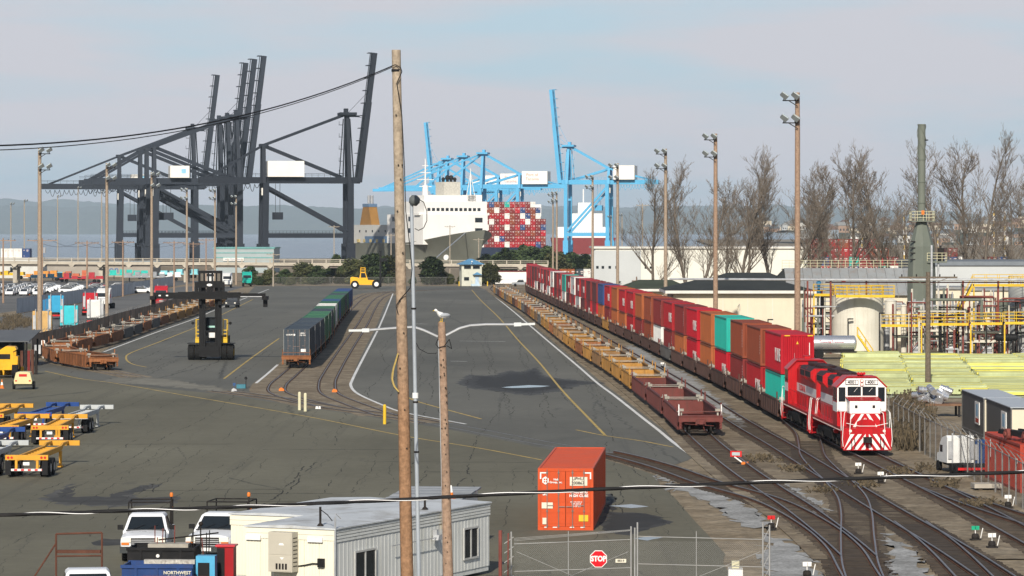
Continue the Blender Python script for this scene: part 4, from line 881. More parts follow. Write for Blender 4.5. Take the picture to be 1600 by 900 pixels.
# ---- tall wooden floodlight poles
def fixture(e,x,z,lvl,side,n=2):
    for j in range(n):
        k=MB(); a=Vector((x+side*(.25+j*.95),-.45-.1*j,z))
        k.prism([(-.32,-.12),(.32,-.2),(.38,.22),(-.3,.2)],'y',-.32,.32); fx=k.build('floodlight',m_fixture,e,loc=a); fx.rotation_euler=(R(12),R(-35*side),0)
        k=MB(); k.box(-.3,.33,-.3,.3,.215,.25); k.build('lens',m_floodglass,fx)
    k=MB(); k.box(*sorted((x-side*.1,x+side*1.3)),-.5,-.36,z-.45,z-.36); k.bar((x+side*.25,-.45,z-.4),(x+side*.25,-.45,z),.05,5); k.bar((x+side*1.2,-.5,z-.4),(x+side*1.2,-.5,z),.05,5); k.bar((x,-.4,z-.9),(x+side*.8,-.43,z-.4),.04,5); k.build('bracket',m_dark,e)
def light_pole(u,vtop,d,label,side=1,r=.26,levels=2,m=m_wood,zfix=None,group='tall floodlight poles'):
    tp=AT(u,vtop,d); h=tp.z+.3; e=thing('floodlight_pole',label,'light pole',(tp.x,tp.y,0),0,group)
    k=MB(); k.bar((0,0,-.1),(0,0,h),r,10,0,r*.68); k.build('pole',m,e,smooth=40)
    for i in range(levels): fixture(e,0,h-.3-i*1.9,i,side)
    k=MB(); k.path([(side*-.22,0,1),(side*-.2,0,h-2)],.03,4); k.build('conduit',m_dark,e); return e
for a in ((62,235,414,'nearest floodlight pole by the grey shed and boundary fence',1,.3),(167,258,514,'floodlight pole behind the fence, next beyond the one at the shed',1,.28),(237,272,585,'floodlight pole behind the blue container by the fence',1,.28),
          (292,296,800,'floodlight pole showing just beyond the handler spreader',-1,.3),(336,297,860,'floodlight pole showing above the handler mast',-1,.3),(369,307,930,'floodlight pole seen between the handler and the single stacked string',-1,.3)): light_pole(a[0],a[1],a[2],a[3],a[4],a[5])
for a in ((1246,150,300,'tallest floodlight pole rising behind the leading locomotives'),(1118,213,390,'floodlight pole before the cream building wall'),(1040,236,458,'floodlight pole in front of the dark roofed buildings'),(965,258,550,'floodlight pole in front of the big pale warehouse'),
          (926,276,672,'floodlight pole before the white truss'),(870,301,900,'floodlight pole, inner one of the close pair at the far train end'),(864,304,960,'floodlight pole, outer one of the close pair at the far train end')): light_pole(a[0],a[1],a[2],a[3],-1,.3 if a[2]<400 else .28,2,m_wood2 if a[2]<400 else m_wood)
for i,(u,v) in enumerate(((17,318),(38,313),(90,306),(122,293),(159,300),(955,338),(972,335))):
    light_pole(u,v,1350,f'slender far floodlight pole beyond the viaduct, {ORD[i]} from the picture edge',1 if i<5 else -1,.26,1,m_wood3)
# ---- utility poles with crossarms
def utility(u,vt,d,label,arm=2.4,r=.18,m=m_wood2,trans=False,group='utility poles'):
    tp=AT(u,vt,d); h=tp.z; e=thing('utility_pole',label,'utility pole',(tp.x,tp.y,0),R(4),group)
    k=MB(); k.bar((0,0,-.1),(0,0,h),r,8,0,r*.7); k.build('pole',m,e,smooth=40)
    k=MB(); k.box(-arm/2,arm/2,-.12,-.02,h-.55,h-.4); k.bar((-arm*.35,-.1,h-.5),(0,-.1,h-1.2),.03,4); k.bar((arm*.35,-.1,h-.5),(0,-.1,h-1.2),.03,4); ca=k.build('crossarm',m,e)
    for q in (-.45,-.2,.2,.45): k=MB(); k.cyl((arm*q,-.07,h-.3),(0,0,1),.06,.2,6); k.build('insulator',m_dark,ca)
    if trans: k=MB(); k.cyl((.45,0,h-2.4),(0,0,1),.3,1.1,10); k.build('transformer',m_steel,e)
    return e
UP=[]
for i,(u,v,d,ar) in enumerate(((66,372,700,6),(136,376,720,5),(192,375,760,5),(272,376,800,5),(302,378,830,5),(322,372,860,4),(5,372,690,5))):
    UP.append(utility(u,v,d,['utility pole with transformer just beyond the nearest floodlight pole','brown utility pole in front of the parked white cars','utility pole at the end of the parked car rows','utility pole left of the handler mast','utility pole behind the handler mast','slim utility pole over the handler spreader','utility pole at the picture edge by the car rows'][i],ar,.2,m_wood2,i==0))
for i,(u,v,d) in enumerate(((703,352,1150),(522,352,1150),(748,372,1120),(1004,318,950),(611,365,1100),(427,395,900))):
    utility(u,v,d,['pole standing before the grey ship bow','dark pole behind the green shrubs','pole at the guard house roof','pole beside the blue crane tail','pole left of the tall wooden pole','thin pole by the viaduct end'][i],3.5,.2,m_wood3)
utility(1450,425,310,'brown utility pole with crossarm standing in the lumber yard',5.2,.27,mat('dark_pole_wood',(.13,.105,.08),.85,var=.3,scale=6,streak=True,dirt=.5,dcol=(.06,.045,.035)))
def wire(pts,r,label,group=None,name='overhead_wire',sag=0.0,n=24,m=None,parent=None):
    P=[]
    a,b=Vector(pts[0]),Vector(pts[1])
    for i in range(n+1): t=i/n; q=a.lerp(b,t); q.z-=sag*4*t*(1-t); P.append(q)
    k=MB(); k.path(P,r,5); o=k.build(name,m or m_black,parent,smooth=60)
    return tag(o,label,'wire',group) if parent is None else o
pp=[(u.location.x,u.location.y,u.location.z) for u in UP]
hts=[AT(a,b,c).z for a,b,c in ((66,372,700),(136,376,720),(192,375,760),(272,376,800),(302,378,830))]
for i in range(4):
    for j,q in enumerate((-1.6,1.6)):
        wire(((pp[i][0]+q,pp[i][1],hts[i]-.3),(pp[i+1][0]+q,pp[i+1][1],hts[i+1]-.3)),.03,f"wire between the {ORD[i]} and {ORD[i+1]} crossarm poles, {'near' if j==0 else 'far'} strand",'wires between utility poles',sag=1.2)

# ---- boundary fence with slats, posts one by one
m_slat=mat('fence_slats',(0.26,0.19,0.13),0.85,var=0.35,scale=0.8,dirt=0.5,dcol=(0.22,0.2,0.18),rnd=0.25,streak=True); m_post=mat('fence_post',(0.20,0.195,0.185),0.6,var=0.2,metal=0.2)
def fence(name,label,pts,h,step,slat_m,barbed=True,wire_mesh=False,cat='fence',group=None,post_m=None,panel=True):
    P=Path(pts,2.0); e=thing(name,label,cat,(0,0,0),0,group); n=int(P.L/step); post_m=post_m or m_post
    po=MB(); po.bar((0,0,0),(0,0,h+.1),.045,6); 
    if barbed: po.bar((0,0,h+.1),(.32,0,h+.5),.025,5)
    p0=None
    for i in range(n+1):
        q,rz=P.pose(min(i*step,P.L-.3),.2)
        if p0 is None: p0=po.build('post',post_m,e,loc=q); o=p0
        else: o=p0.copy(); COL.objects.link(o); o.parent=e; o.location=q
        o.rotation_euler=(0,0,rz)
    for i in range(n):
        a=P.at(i*step); b=P.at((i+1)*step)
        if not panel: continue
        k=MB(); t=(b-a).normalized(); nrm=Vector((t.y,-t.x))*.02
        k.add([(a.x-nrm.x,a.y-nrm.y,.05),(b.x-nrm.x,b.y-nrm.y,.05),(b.x-nrm.x,b.y-nrm.y,h),(a.x-nrm.x,a.y-nrm.y,h),(a.x+nrm.x,a.y+nrm.y,.05),(b.x+nrm.x,b.y+nrm.y,.05),(b.x+nrm.x,b.y+nrm.y,h),(a.x+nrm.x,a.y+nrm.y,h)],[(0,1,2,3),(7,6,5,4),(3,2,6,7)])
        k.build('panel',slat_m,e)
    k=MB(); pts3=[(q.x,q.y,h) for q in P.offset(0)][::3]; k.path(pts3,.03,4)
    if barbed:
        for j in (.15,.28): k.path([(x+.0+j,y,z+j+.08) for x,y,z in pts3],.012,4)
    k.build('top_rail',post_m,e); return e
def chain_mat(name,col,cover=0.35,sc=34.0):
    m=bpy.data.materials.new(name); t,n,l,b=nodes_of(m); tcn=n.new('ShaderNodeTexCoord'); b.inputs['Base Color'].default_value=(*col,1); b.inputs['Metallic'].default_value=.4; b.inputs['Roughness'].default_value=.5
    sep=n.new('ShaderNodeSeparateXYZ'); l.new(tcn.outputs['Object'],sep.inputs[0]); xy=n.new('ShaderNodeMath'); xy.operation='ADD'; l.new(sep.outputs[0],xy.inputs[0]); l.new(sep.outputs[1],xy.inputs[1])
    outs=[]
    for op in ('ADD','SUBTRACT'):
        a=n.new('ShaderNodeMath'); a.operation=op; l.new(xy.outputs[0],a.inputs[0]); l.new(sep.outputs[2],a.inputs[1]); s_=n.new('ShaderNodeMath'); s_.operation='MULTIPLY'; s_.inputs[1].default_value=sc/2; l.new(a.outputs[0],s_.inputs[0]); f=n.new('ShaderNodeMath'); f.operation='FRACT'; l.new(s_.outputs[0],f.inputs[0]); g=n.new('ShaderNodeMath'); g.operation='LESS_THAN'; g.inputs[1].default_value=cover/2; l.new(f.outputs[0],g.inputs[0]); outs.append(g)
    mx_=n.new('ShaderNodeMath'); mx_.operation='MAXIMUM'; l.new(outs[0].outputs[0],mx_.inputs[0]); l.new(outs[1].outputs[0],mx_.inputs[1]); l.new(mx_.outputs[0],b.inputs['Alpha']); MATS[name]=m; return m
fence('boundary_fence','brown slatted boundary fence with barbed wire beside the empty well cars',[(-53.5,392),(-54.6,405),(-54.6,440),(-55.3,464),(-56.6,507),(-58.2,588),(-62,700),(-67,820)],2.3,3.0,m_slat)
fence('boundary_fence','grey sheet fence between the truck lane and the car lot',[(-84.5,600),(-85,700),(-85.5,800),(-87,905)],2.6,8.0,mat('fence_grey_sheet',(0.42,0.45,0.48),0.6,var=0.15,scale=.4),False)
fence('wire_fence','chain link fence along the far end of the asphalt',[(-62,909),(-40,910),(-10,912)],2.2,7.5,chain_mat('chain_link_far',(.12,.12,.11),.12,12),False)
# ---- viaduct
m_conc=mat('viaduct_concrete',(0.42,0.38,0.31),0.8,var=0.15,scale=0.25,dirt=0.45,dcol=(0.2,0.16,0.12),streak=True)
va,vb=Vector((-190,955,6.0)),Vector((10,985,4.6)); vt=vb-va; vl=vt.length
e=thing('viaduct','long concrete viaduct with open railing crossing behind the yard','bridge')
k=MB(); nrm=Vector((-vt.y,vt.x,0)).normalized()
def vquad(k,o0,o1,z0,z1,s0=0,s1=1):
    a,b=va.lerp(vb,s0),va.lerp(vb,s1); vs=[]
    for p_ in (a,b):
        for o_ in (o0,o1):
            for z_ in (z0,z1): q=p_+nrm*o_; vs.append((q.x,q.y,q.z+z_))
    k.add(vs,[(0,1,3,2),(4,6,7,5),(0,4,5,1),(2,3,7,6),(1,5,7,3),(0,2,6,4)])
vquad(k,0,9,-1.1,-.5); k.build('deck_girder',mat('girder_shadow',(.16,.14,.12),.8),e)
k=MB(); vquad(k,-.5,9.5,-.5,0); k.build('deck',m_conc,e)
k=MB(); vquad(k,-.5,-.3,0,.35); vquad(k,-.45,-.35,.75,.85); vquad(k,-.45,-.35,1.15,1.3); k.build('parapet',m_conc,e)
NB=26; proto=None
for i in range(NB*2+1):
    q=va.lerp(vb,i/(NB*2)); k=MB(); k.box(-.15,.15,-.2,.2,0,1.35)
    if proto is None: proto=k.build('railing_post',m_conc,e); proto.location=q-nrm*.4
    else: o=proto.copy(); COL.objects.link(o); o.parent=e; o.location=q-nrm*.4
pc=None; pb_=None
for i in range(1,NB):
    q=va.lerp(vb,i/NB)
    k=MB(); k.prism([(-.9,0),(.9,0),(.25,-.75),(-.25,-.75)],'y',-.3,.1)
    if pc is None: pc=k.build('bracket',m_conc,e); o=pc
    else: o=pc.copy(); COL.objects.link(o); o.parent=e
    o.location=q+nrm*-.25+Vector((0,0,-.5))
    if i%3==1:
        k=MB(); k.box(-.55,.55,1,2,-q.z,-1.1); k.box(-.55,.55,6.5,7.5,-q.z,-1.1); k.box(-.7,.7,.2,8.6,-1.6,-1.1); o=k.build('column',m_conc,e); o.location=q
# ---- parked cars
m_carw=mat('car_white',(0.70,0.71,0.72),0.3,var=0.03); m_card=mat('car_dark',(0.03,0.034,0.04),0.3,var=0.05); m_carr=mat('car_red',(.35,.02,.03),.3,var=.05); m_cars=mat('car_silver',(.33,.35,.37),.3,var=.05,metal=.4)
e=thing('parked_car','x','car')
k=MB(); k.prism([(-2.1,.35),(2.1,.35),(2.15,.75),(1.95,.92),(1.0,1.0),(.45,1.45),(-1.5,1.5),(-2.05,1.05),(-2.15,.7)],'x',-.86,.86); k.build('body',m_carw,e)
k=MB(); k.prism([(.98,1.02),(.42,1.42),(-1.42,1.45),(-1.85,1.05)],'x',-.872,.872); k.quad((-.74,1.0,1.0),(.74,1.0,1.0),(.68,.5,1.44),(-.68,.5,1.44)); k.build('windows',m_glass,e)
k=MB(); k.add([(-.72,1.04,.985),(.72,1.04,.985),(.66,.5,1.425),(-.66,.5,1.425)],[(0,1,2,3)]); k.build('windscreen',m_glass,e)
for sx in (-1,1):
    for q in (-1.3,1.35): k=MB(); k.cyl((sx*.8,q,.33),(1,0,0),.33,.2,12); k.build('wheel',m_tyre,e)
carP=e
def park(x,y,rz,c='white',where='storage lot'):
    sw={'white':None,'dark':{m_carw:m_card},'red':{m_carw:m_carr},'silver':{m_carw:m_cars}}[c]
    o=dup(carP,(x,y,.012),rz,f'{c} car parked {where}',sw=sw); o['category']='car'; o['group']='cars in the storage lot'; return o
for r_ in range(6):
    y=770+r_*15
    for i in range(9):
        x=-128+i*3.05+r_*-1.5
        if random.random()<.06: continue
        park(x,y+random.uniform(-.4,.4),R(180+random.uniform(-3,3)),random.choice(['white']*6+['silver','silver','dark','dark']),f'nose on, {ORD[r_]} row of the storage lot, {ORD[i]} along')
for r_ in range(5):
    y=798+r_*16
    for i in range(5):
        park(-106.5+i*5.6+r_*-1.4+random.uniform(-.3,.3)-6*(r_>3),y,R(-90+random.uniform(-3,3)),'white' if (r_,i)!=(0,0) and random.random()<.85 else random.choice(['white','dark','red']) if r_ else 'white',f'side on, {ORD[r_]} line of the storage lot, {ORD[i]} along')
kill(carP)
e=thing('traffic_cone','orange traffic cone among the parked cars','cone',G(45,461)); k=MB(); k.lathe([(.22,.04),(.05,.7)],n=8); k.box(-.3,.3,-.3,.3,0,.04); k.build('body',m_orange,e)
# ---- tractors and sleeper cabs
def tractor(loc,rz,col,label,back=True,group='parked road tractors'):
    e=thing('road_tractor',label,'truck',loc,rz,group)
    # front faces +Y, the camera sees the back of the sleeper
    k=MB(); k.prism([(-.4,1.0),(2.3,1.0),(2.3,2.1),(2.0,2.9),(1.2,3.5),(-.2,3.75),(-.5,3.5)],'x',-1.22,1.22); c=k.build('sleeper_cab',col,e,smooth=30)
    k=MB(); k.prism([(2.3,.9),(4.0,.9),(4.05,1.6),(3.9,1.75),(2.3,2.0)],'x',-.95,.95); k.build('hood',col,e)
    k=MB(); k.quad((-1.05,2.36,2.2),(1.05,2.36,2.2),(1.0,2.06,2.88),(-1.0,2.06,2.88)); 
    for sx in (-1,1): k.box(*sorted((sx*1.23,sx*1.22)),1.1,2.0,2.0,2.7)
    k.build('window',m_glass,c)
    k=MB(); k.box(-.45,.45,-3.6,3.8,.6,.95); k.box(-.6,.6,-2.6,-1.6,.95,1.1); k.build('frame',m_dark,e)
    k=MB()
    for sx in (-1,1): k.box(sx*1.0-.15,sx*1.0+.15,-.56,-.52,1.4,3.2); k.bar((sx*.8,-.65,1.0),(sx*.8,-.65,4.0),.07,8)
    k.build('exhaust',m_steel,e)
    for y0 in (-2.9,-1.6,3.1):
        for sx in (-1,1): k=MB(); k.cyl((sx*(.95 if y0<0 else 1.0),y0,.52),(1,0,0),.52,.55 if y0<0 else .3,16); k.build('wheel',m_tyre,e)
    k=MB(); k.box(-1.1,1.1,-3.65,-3.6,.5,.75); k.build('tail_bar',m_redlamp,e); return e
cc=lambda n,c,**kw: mat(n,c,.4,var=.08,dirt=.2,dcol=tuple(x*.5 for x in c),**kw)
for u,v,d,c,l in ((66,0,455,cc('cab_tan',(.52,.33,.13)),'tan sleeper tractor seen from behind beside the nearest floodlight pole'),(108,0,488,cc('cab_teal',(.05,.46,.52)),'turquoise sleeper tractor seen from behind the boundary fence'),(149,0,530,cc('cab_white',(.62,.62,.6)),'white sleeper tractor parked in front of the red truck'),(141,0,590,cc('cab_red',(.42,.02,.03)),'red truck cab behind the white sleeper tractor')):
    tractor(((u-800)/FPX*d,d,.012),R(4),c,l)
tractor((-109.0+35,640,.012),R(176),cc('cab_white',(.62,.62,.6)),'white high roof truck facing the yard beside the blue container')
o=container_proto('shipping_container',6.06,2.44,2.6,front='panel',bodymat=CC['blue']); tag(o,'blue twenty foot container standing behind the boundary fence','container'); o.location=(G(222,495).x,607,.012); o.rotation_euler=(0,0,R(12))
bx_=[(50,430,560,cc('cab_blue',(.03,.17,.33)),'dark blue box truck body beyond the tan tractor')]
o=container_proto('shipping_container',9,2.5,2.7,front='door',bodymat=MATS['cab_blue']); tag(o,'dark blue container at the weedy verge beyond the tan tractor','container'); o.location=(-76.5,585,.05); o.rotation_euler=(0,0,R(5))
tractor((-73.2,565,.012),R(5),cc('cab_skyblue',(.04,.3,.5)),'sky blue sleeper tractor before the dark blue container')
tractor((-66.5,668,.012),R(182),MATS['cab_red'],'red truck facing the yard just beyond the blue container')
o=simple_container('shipping_container',12.2,bodymat=CC['bright red']); tag(o,'bright red container behind the handler spreader','container'); o.location=(-60,600,.012); o.rotation_euler=(0,0,R(3))
# trucks, equipment and boxes under and behind the viaduct
eq=[('orange',(70,438),1000,mat('eq_orange',(.55,.24,.05),.6)),('pale blue',(78,440),980,mat('eq_blue',(.2,.47,.6),.5)),('rusty red',(105,440),1010,mat('eq_red',(.45,.12,.06),.6)),('yellow',(8,432),1040,m_yelpaint),('teal',(200,432),1040,mat('eq_teal',(.03,.42,.36),.5)),('white',(250,434),1000,m_carw),('aqua',(280,431),1060,mat('eq_aqua',(.2,.5,.55),.5)),('cream',(22,424),1100,mat('eq_cream',(.6,.56,.46),.6)),('grey',(225,436),990,m_cars),('scarlet',(128,441),960,m_carr)]
for i,(n_,(u,v),d,mm) in enumerate(eq):
    q=AT(u,440,d); e=thing('flatbed_trailer',f'{n_} loaded flatbed trailer parked near the viaduct columns','trailer',(q.x,d,.012),R(90+random.uniform(-8,8)),'trailers under the viaduct')
    k=MB(); k.box(-1.2,1.2,-6,6,1.1,1.35); k.build('deck',mm,e); k=MB()
    for a in range(5): hh=random.uniform(.5,1.6); k.box(-1.1,1.1,-5.8+a*2.3,-5.8+a*2.3+random.uniform(1.2,2.1),1.35,1.35+hh)
    k.build('load',mm,e)
    for y0 in (-4.6,-3.4):
        for sx in (-1,1): k=MB(); k.cyl((sx*1,y0,.5),(1,0,0),.5,.4,10); k.build('wheel',m_tyre,e)
    k=MB(); k.box(-.8,.8,4,4.2,0,1.1); k.build('landing_leg',m_dark,e)
for (u,v,d,c,l) in ((328,437,930,cc('eq_white',(.62,.62,.6)),'white box truck behind the handler mast'),(386,436,900,CC['teal green'],'teal truck at the end of the fence'),(355,439,880,MATS['cab_white'],'pale truck beyond the handler'),):
    tractor((AT(u,v,d).x,d,.012),R(185),c,l)
# dark utility vehicle behind handler
q=G(362,481); e=thing('utility_vehicle','dark utility vehicle parked just behind the handler','car',(q.x,q.y+1.5,.014),R(176))
k=MB(); k.prism([(-2.2,.5),(2.2,.5),(2.2,1.2),(1.0,1.3),(.6,2.0),(-2.0,2.0),(-2.2,1.3)],'x',-1.05,1.05); k.build('body',m_card,e); k=MB(); k.prism([(.95,1.34),(.58,1.93),(-1.9,1.93),(-2.0,1.36)],'x',-1.06,1.06); k.build('windows',m_glass,e)
for sx in (-1,1):
    for y0 in (-1.4,1.4): k=MB(); k.cyl((sx*.95,y0,.42),(1,0,0),.42,.3,14); k.build('wheel',m_tyre,e)
    k=MB(); k.box(sx*.8-.15,sx*.8+.15,2.2,2.22,.8,1.0); k.build('lamp',m_lamp,e)
# buildings beyond the viaduct
def block(name,label,x0,x1,y0,y1,h,m,roof=None,rh=.4,cat='building',bands=None):
    e=thing(name,label,cat,((x0+x1)/2,y0,0)); w=(x1-x0)/2; k=MB(); k.box(-w,w,0,y1-y0,0,h); k.build('wall',m,e)
    k=MB(); k.box(-w-.3,w+.3,-.3,y1-y0+.3,h,h+rh); k.build('roof',roof or m,e); return e
def ux(u,d): return (u-800)/FPX*d
e=block('terminal_building','pale terminal building with teal roof bands beyond the viaduct',ux(334,1200),ux(428,1200),1200,1230,8.2,mat('grey_cladding',(.30,.35,.355),.6,var=.06,scale=.3),mat('teal_trim',(.13,.30,.29),.5),.5)
for z in (2.5,5.0,6.6): k=MB(); k.box(-9.9,9.9,-.08,-.01,z,z+.35); k.build('teal_band',MATS['teal_trim'],e)
k=MB(); k.box(-7,0,-.4,-.1,4.0,5.1); sg=k.build('sign_board',m_letter,e); text('APM TERMINALS',.8,mat('sign_blue',(.03,.12,.3),.5),sg,(-3.5,-.42,4.55),XR)
e=block('warehouse','long cream warehouse behind the parked cars',ux(48,1090),ux(236,1090),1090,1120,4.4,mat('cream_cladding',(.30,.27,.23),.7,var=.1,scale=.3),MATS['grey_cladding'],.3)
text('lson',3.0,MATS['sign_blue'],e,(6.2,-.05,2.2),XR,ext=.02)
e=block('warehouse','grey shed with shutter windows under the viaduct end',ux(-20,1060),ux(60,1060),1060,1080,4.6,mat('pale_shed',(.5,.5,.47),.7,var=.1,scale=.3))
k=MB(); k.box(-.8,1.6,-.05,0,1.8,3.3); k.build('window',m_glass,e)
for i,(a,b,c) in enumerate(((3,14,'white'),(14.5,22,'white'),(22.5,36,'white'),(36.5,48,'navy blue'))):
    o=simple_container('shipping_container',(b-a)/FPX*1300,2.5,3.4,bodymat=CC[c]); o.rotation_euler=(0,0,0); x=ux((a+b)/2,1300); kill(o)
    o=simple_container('shipping_container',6,(b-a)/FPX*1300,3.4,bodymat=CC[c]); tag(o,f"{c} container of the stack beyond the viaduct, {ORD[i]} from the picture edge",'container','boxes beyond the viaduct'); o.location=(x,1300,4.4)
e=block('warehouse','low pale warehouse carrying the boxes beyond the viaduct',ux(-30,1296),ux(60,1296),1296,1312,4.0,MATS['pale_shed'])
# ================================================================== HARBOUR
m_crane=mat('crane_dark_paint',(0.010,0.014,0.022),0.6,var=0.15,scale=.1,spec=.2); m_crane2=mat('crane_grey_paint',(0.018,0.024,0.035),0.6,var=0.15,scale=.1,spec=.2)
m_cblue=mat('crane_blue_paint',(0.085,0.34,0.55),0.5,var=0.08,scale=.1,dirt=.15,dcol=(.1,.25,.4)); m_house=mat('machinery_house_white',(0.72,0.70,0.64),0.6,var=0.05,scale=.2)
def crane(u,d,label,mt,dirn=1,rz=0,gz=34,az=62.8,gauge=35.4,back=62,boom=(10.8,88),lowered=None,house=(-34,-19,6.5),bw=18,sign=None,group=None,hs=True,emblem=False):
    e=thing('quay_crane',label,'crane',(ux(u,d),d,0.0),rz,group); X=lambda x: x*dirn; t=2.4 if dirn>0 else 2.0
    def B(k,a,b,w): k.bar((X(a[0]),a[1],a[2]),(X(b[0]),b[1],b[2]),(w,w))
    for j,y in enumerate((0,bw)):
        for x in (0,-gauge):
            k=MB(); k.bar((X(x),y,1.2),(X(x*.985),y,gz),(t,t)); k.bar((X(x),y,0),(X(x),y,9),(t*1.5,t*1.3)); k.build('leg',mt,e)
            k=MB()
            for q in (-4.5,-1.5,1.5,4.5): k.cyl((X(x),y+q,.6),(1,0,0),.6,.6,10)
            k.box(X(x)-.8,X(x)+.8,y-5.5,y+5.5,1.0,2.2); k.build('bogie',mt,e)
        k=MB(); B(k,(-gauge,y,12.4),(0,y,12.4),1.9); 
        k.build('portal_beam',mt,e)
        k=MB(); B(k,(-gauge,y,gz-1),(-.5,y,14),1.2); k.build('diagonal_brace',mt,e)
        k=MB(); B(k,(0,y*.6+bw*.2,gz),(-.6,bw/2+(y-bw/2)*.25,az),1.5); k.build('frame_post',mt,e); k=MB(); B(k,(-gauge,y*.6+bw*.2,gz),(-gauge,bw/2+(y-bw/2)*.4,az*.79),1.5); k.build('frame_post',mt,e)
    for j,y in enumerate((bw*.36,bw*.64)):
        k=MB(); B(k,(-back,y,gz+1.2),(4.5,y,gz+1.2),2.6 if j==0 else 2.4); k.build('main_girder',mt,e)
        k=MB(); B(k,(-.5,y,az),(-gauge,y,az*.79),1.15); k.build('top_tie',mt,e)
        k=MB(); B(k,(-gauge,y,az*.79),(-back+3,y,gz+2),.9); B(k,(-gauge,y,az*.79),(-3,y,gz+2.5),1.2); k.build('back_stay',mt,e)
        k=MB()
        if lowered:
            B(k,(4.5,y,gz+1.2),(lowered,y,gz+1.0),1.8); B(k,(-.5,y,az),(lowered*.45,y,gz+2),.6); B(k,(-.5,y,az),(lowered*.9,y,gz+2),.6)
        else:
            a=Vector((4.2,y,gz+.5)); b=Vector((boom[0],y,boom[1])); q=a.lerp(b,.62)
            k.bar((X(a.x),y,a.z),(X(q.x),y,q.z),(2.1,4.0)); k.bar((X(q.x),y,q.z),(X(b.x),y,b.z),(1.8,2.8))
        k.build('boom',mt,e)
    if not lowered:
        k=MB(); a=Vector((2.4,bw*.36,gz+2)); b=Vector((boom[0]-1.9,bw*.36,boom[1]))
        for i in range(11):
            q=a.lerp(b,i/10); k.box(X(q.x)-.9,X(q.x)+.9,q.y,q.y+bw*.28,q.z,q.z+.25); 
        k.bar((X(a.x),a.y,a.z),(X(b.x),b.y,b.z),.18,5); k.build('boom_ladder',mt,e)
        k=MB(); B(k,(-.6,bw/2,az),(boom[0]*.75,bw/2,gz+(boom[1]-gz)*.7),.16); B(k,(-.6,bw/2,az),(boom[0]*.6,bw/2,gz+(boom[1]-gz)*.5),.16); B(k,(-.5,bw*.4,az-1),(4.0+.5,bw*.4,az-1),.7); B(k,(-2.4,bw*.4,gz+2),(-1.6,bw*.4,az),.5); B(k,(-3.6,bw*.6,gz+2),(-1.9,bw*.6,az-2),.4); B(k,(2.0,bw*.4,gz+2),(.6,bw*.5,az-2),.5); k.build('boom_hoist_ropes',mt,e)
    # stair tower, catwalks
    for z in range(int(gz+4),int(az)-2,5): k=MB(); k.box(X(-3.6)-.8,X(-3.6)+.8,bw*.2,bw*.3,z,z+.2); k.bar((X(-4.4),bw*.2,z),(X(-4.4),bw*.2,z+1.6),.1,4); k.build('stair_landing',mt,e)
    k=MB(); k.box(min(X(-4),X(3)),max(X(-4),X(3)),bw*.2,bw*.8,az-.6,az+.5); k.box(X(-1)-.8,X(-1)+.8,bw*.4,bw*.6,az+.5,az+2.2); k.build('head_platform',mt,e)
    k=MB(); k.box(min(X(-gauge-1.5),X(-gauge+2)),max(X(-gauge-1.5),X(-gauge+2)),bw*.3,bw*.7,az*.79-.6,az*.79+.6); k.build('rear_head',mt,e)
    k=MB()
    for z in (13.6,14.3): B(k,(-gauge,-1,z),(0,-1,z),.12)
    for i in range(24): q=-gauge*i/24; B(k,(q,-1,13.2),(q,-1,14.4),.1)
    for z in (gz+3.4,gz+4.0): B(k,(-back,bw*.3,z),(0,bw*.3,z),.12)
    for i in range(24): q=-back*i/24; B(k,(q,bw*.3,gz+2.4),(q,bw*.3,gz+4.0),.1)
    k.build('walkway_rail',mt,e)
    # festoon loops and trolley cab
    k=MB(); n=14
    for i in range(n):
        x0=-back+2+i*1.9*(back/62); P_=[(X(x0+1.9*t_*(back/62)),bw*.34,gz-.4-3.2*4*t_*(1-t_)*(.5+.5*math.sin(i*1.7)**2)) for t_ in (0,.2,.4,.6,.8,1)]; k.path(P_,.16,4)
    k.build('festoon_cable',mt,e)
    k=MB(); k.box(*sorted((X(-gauge+4),X(-gauge+8))),bw*.3,bw*.6,gz-15,gz-12); k.bar((X(-gauge+5),bw*.4,gz-12),(X(-gauge+5),bw*.4,gz),.12,4); k.bar((X(-gauge+7),bw*.5,gz-12),(X(-gauge+7),bw*.5,gz),.12,4); k.build('spreader',mt,e)
    k=MB(); k.box(*sorted((X(-gauge-1),X(-gauge+2))),bw*.2,bw*.35,gz-5,gz-2); k.build('operator_cab',m_house,e)
    if hs:
        k=MB(); x0,x1=sorted((X(house[0]),X(house[1]))); k.box(x0,x1,bw*.12,bw*.9,gz+2.6,gz+2.6+house[2]); ho=k.build('machinery_house',m_house,e)
        if sign: text(sign,2.6,mat('sign_rust',(.45,.17,.1),.6),ho,((x0+x1)/2-1.5,bw*.12-.05,gz+2.6+house[2]*.55),XR,align='CENTER',ext=.02)
        elif emblem: k=MB(); k.box(x1-(x1-x0)*.42,x1-(x1-x0)*.18,bw*.12-.06,bw*.12-.01,gz+4.4,gz+6.3); k.build('house_emblem',mat('emblem_blue',(.25,.5,.66),.5),ho)
    return e
KW=dict(rz=R(9),group='dark quay cranes')
crane(548,1450,'dark quay crane with raised boom nearest the tall wooden pole',m_crane,**KW)
crane(375,1475,'dark quay crane with the tallest of the three clustered booms',m_crane2,boom=(10.8,88),hs=True,emblem=True,house=(-29,-21,5),**KW)
crane(361,1502,'dark quay crane with the middle boom of the three clustered ones',m_crane2,hs=False,**KW)
crane(348,1536,'dark quay crane with the innermost boom of the three clustered ones',m_crane2,hs=False,**KW)
crane(306,1655,'dark quay crane with the shortest looking raised boom, farthest from the ship',m_crane2,back=72,emblem=True,house=(-30,-22,4.2),**KW)
KB=dict(gz=41,az=63,gauge=24,back=52,dirn=-1,group='blue quay cranes',house=(-39,-27,8),rz=R(-9))
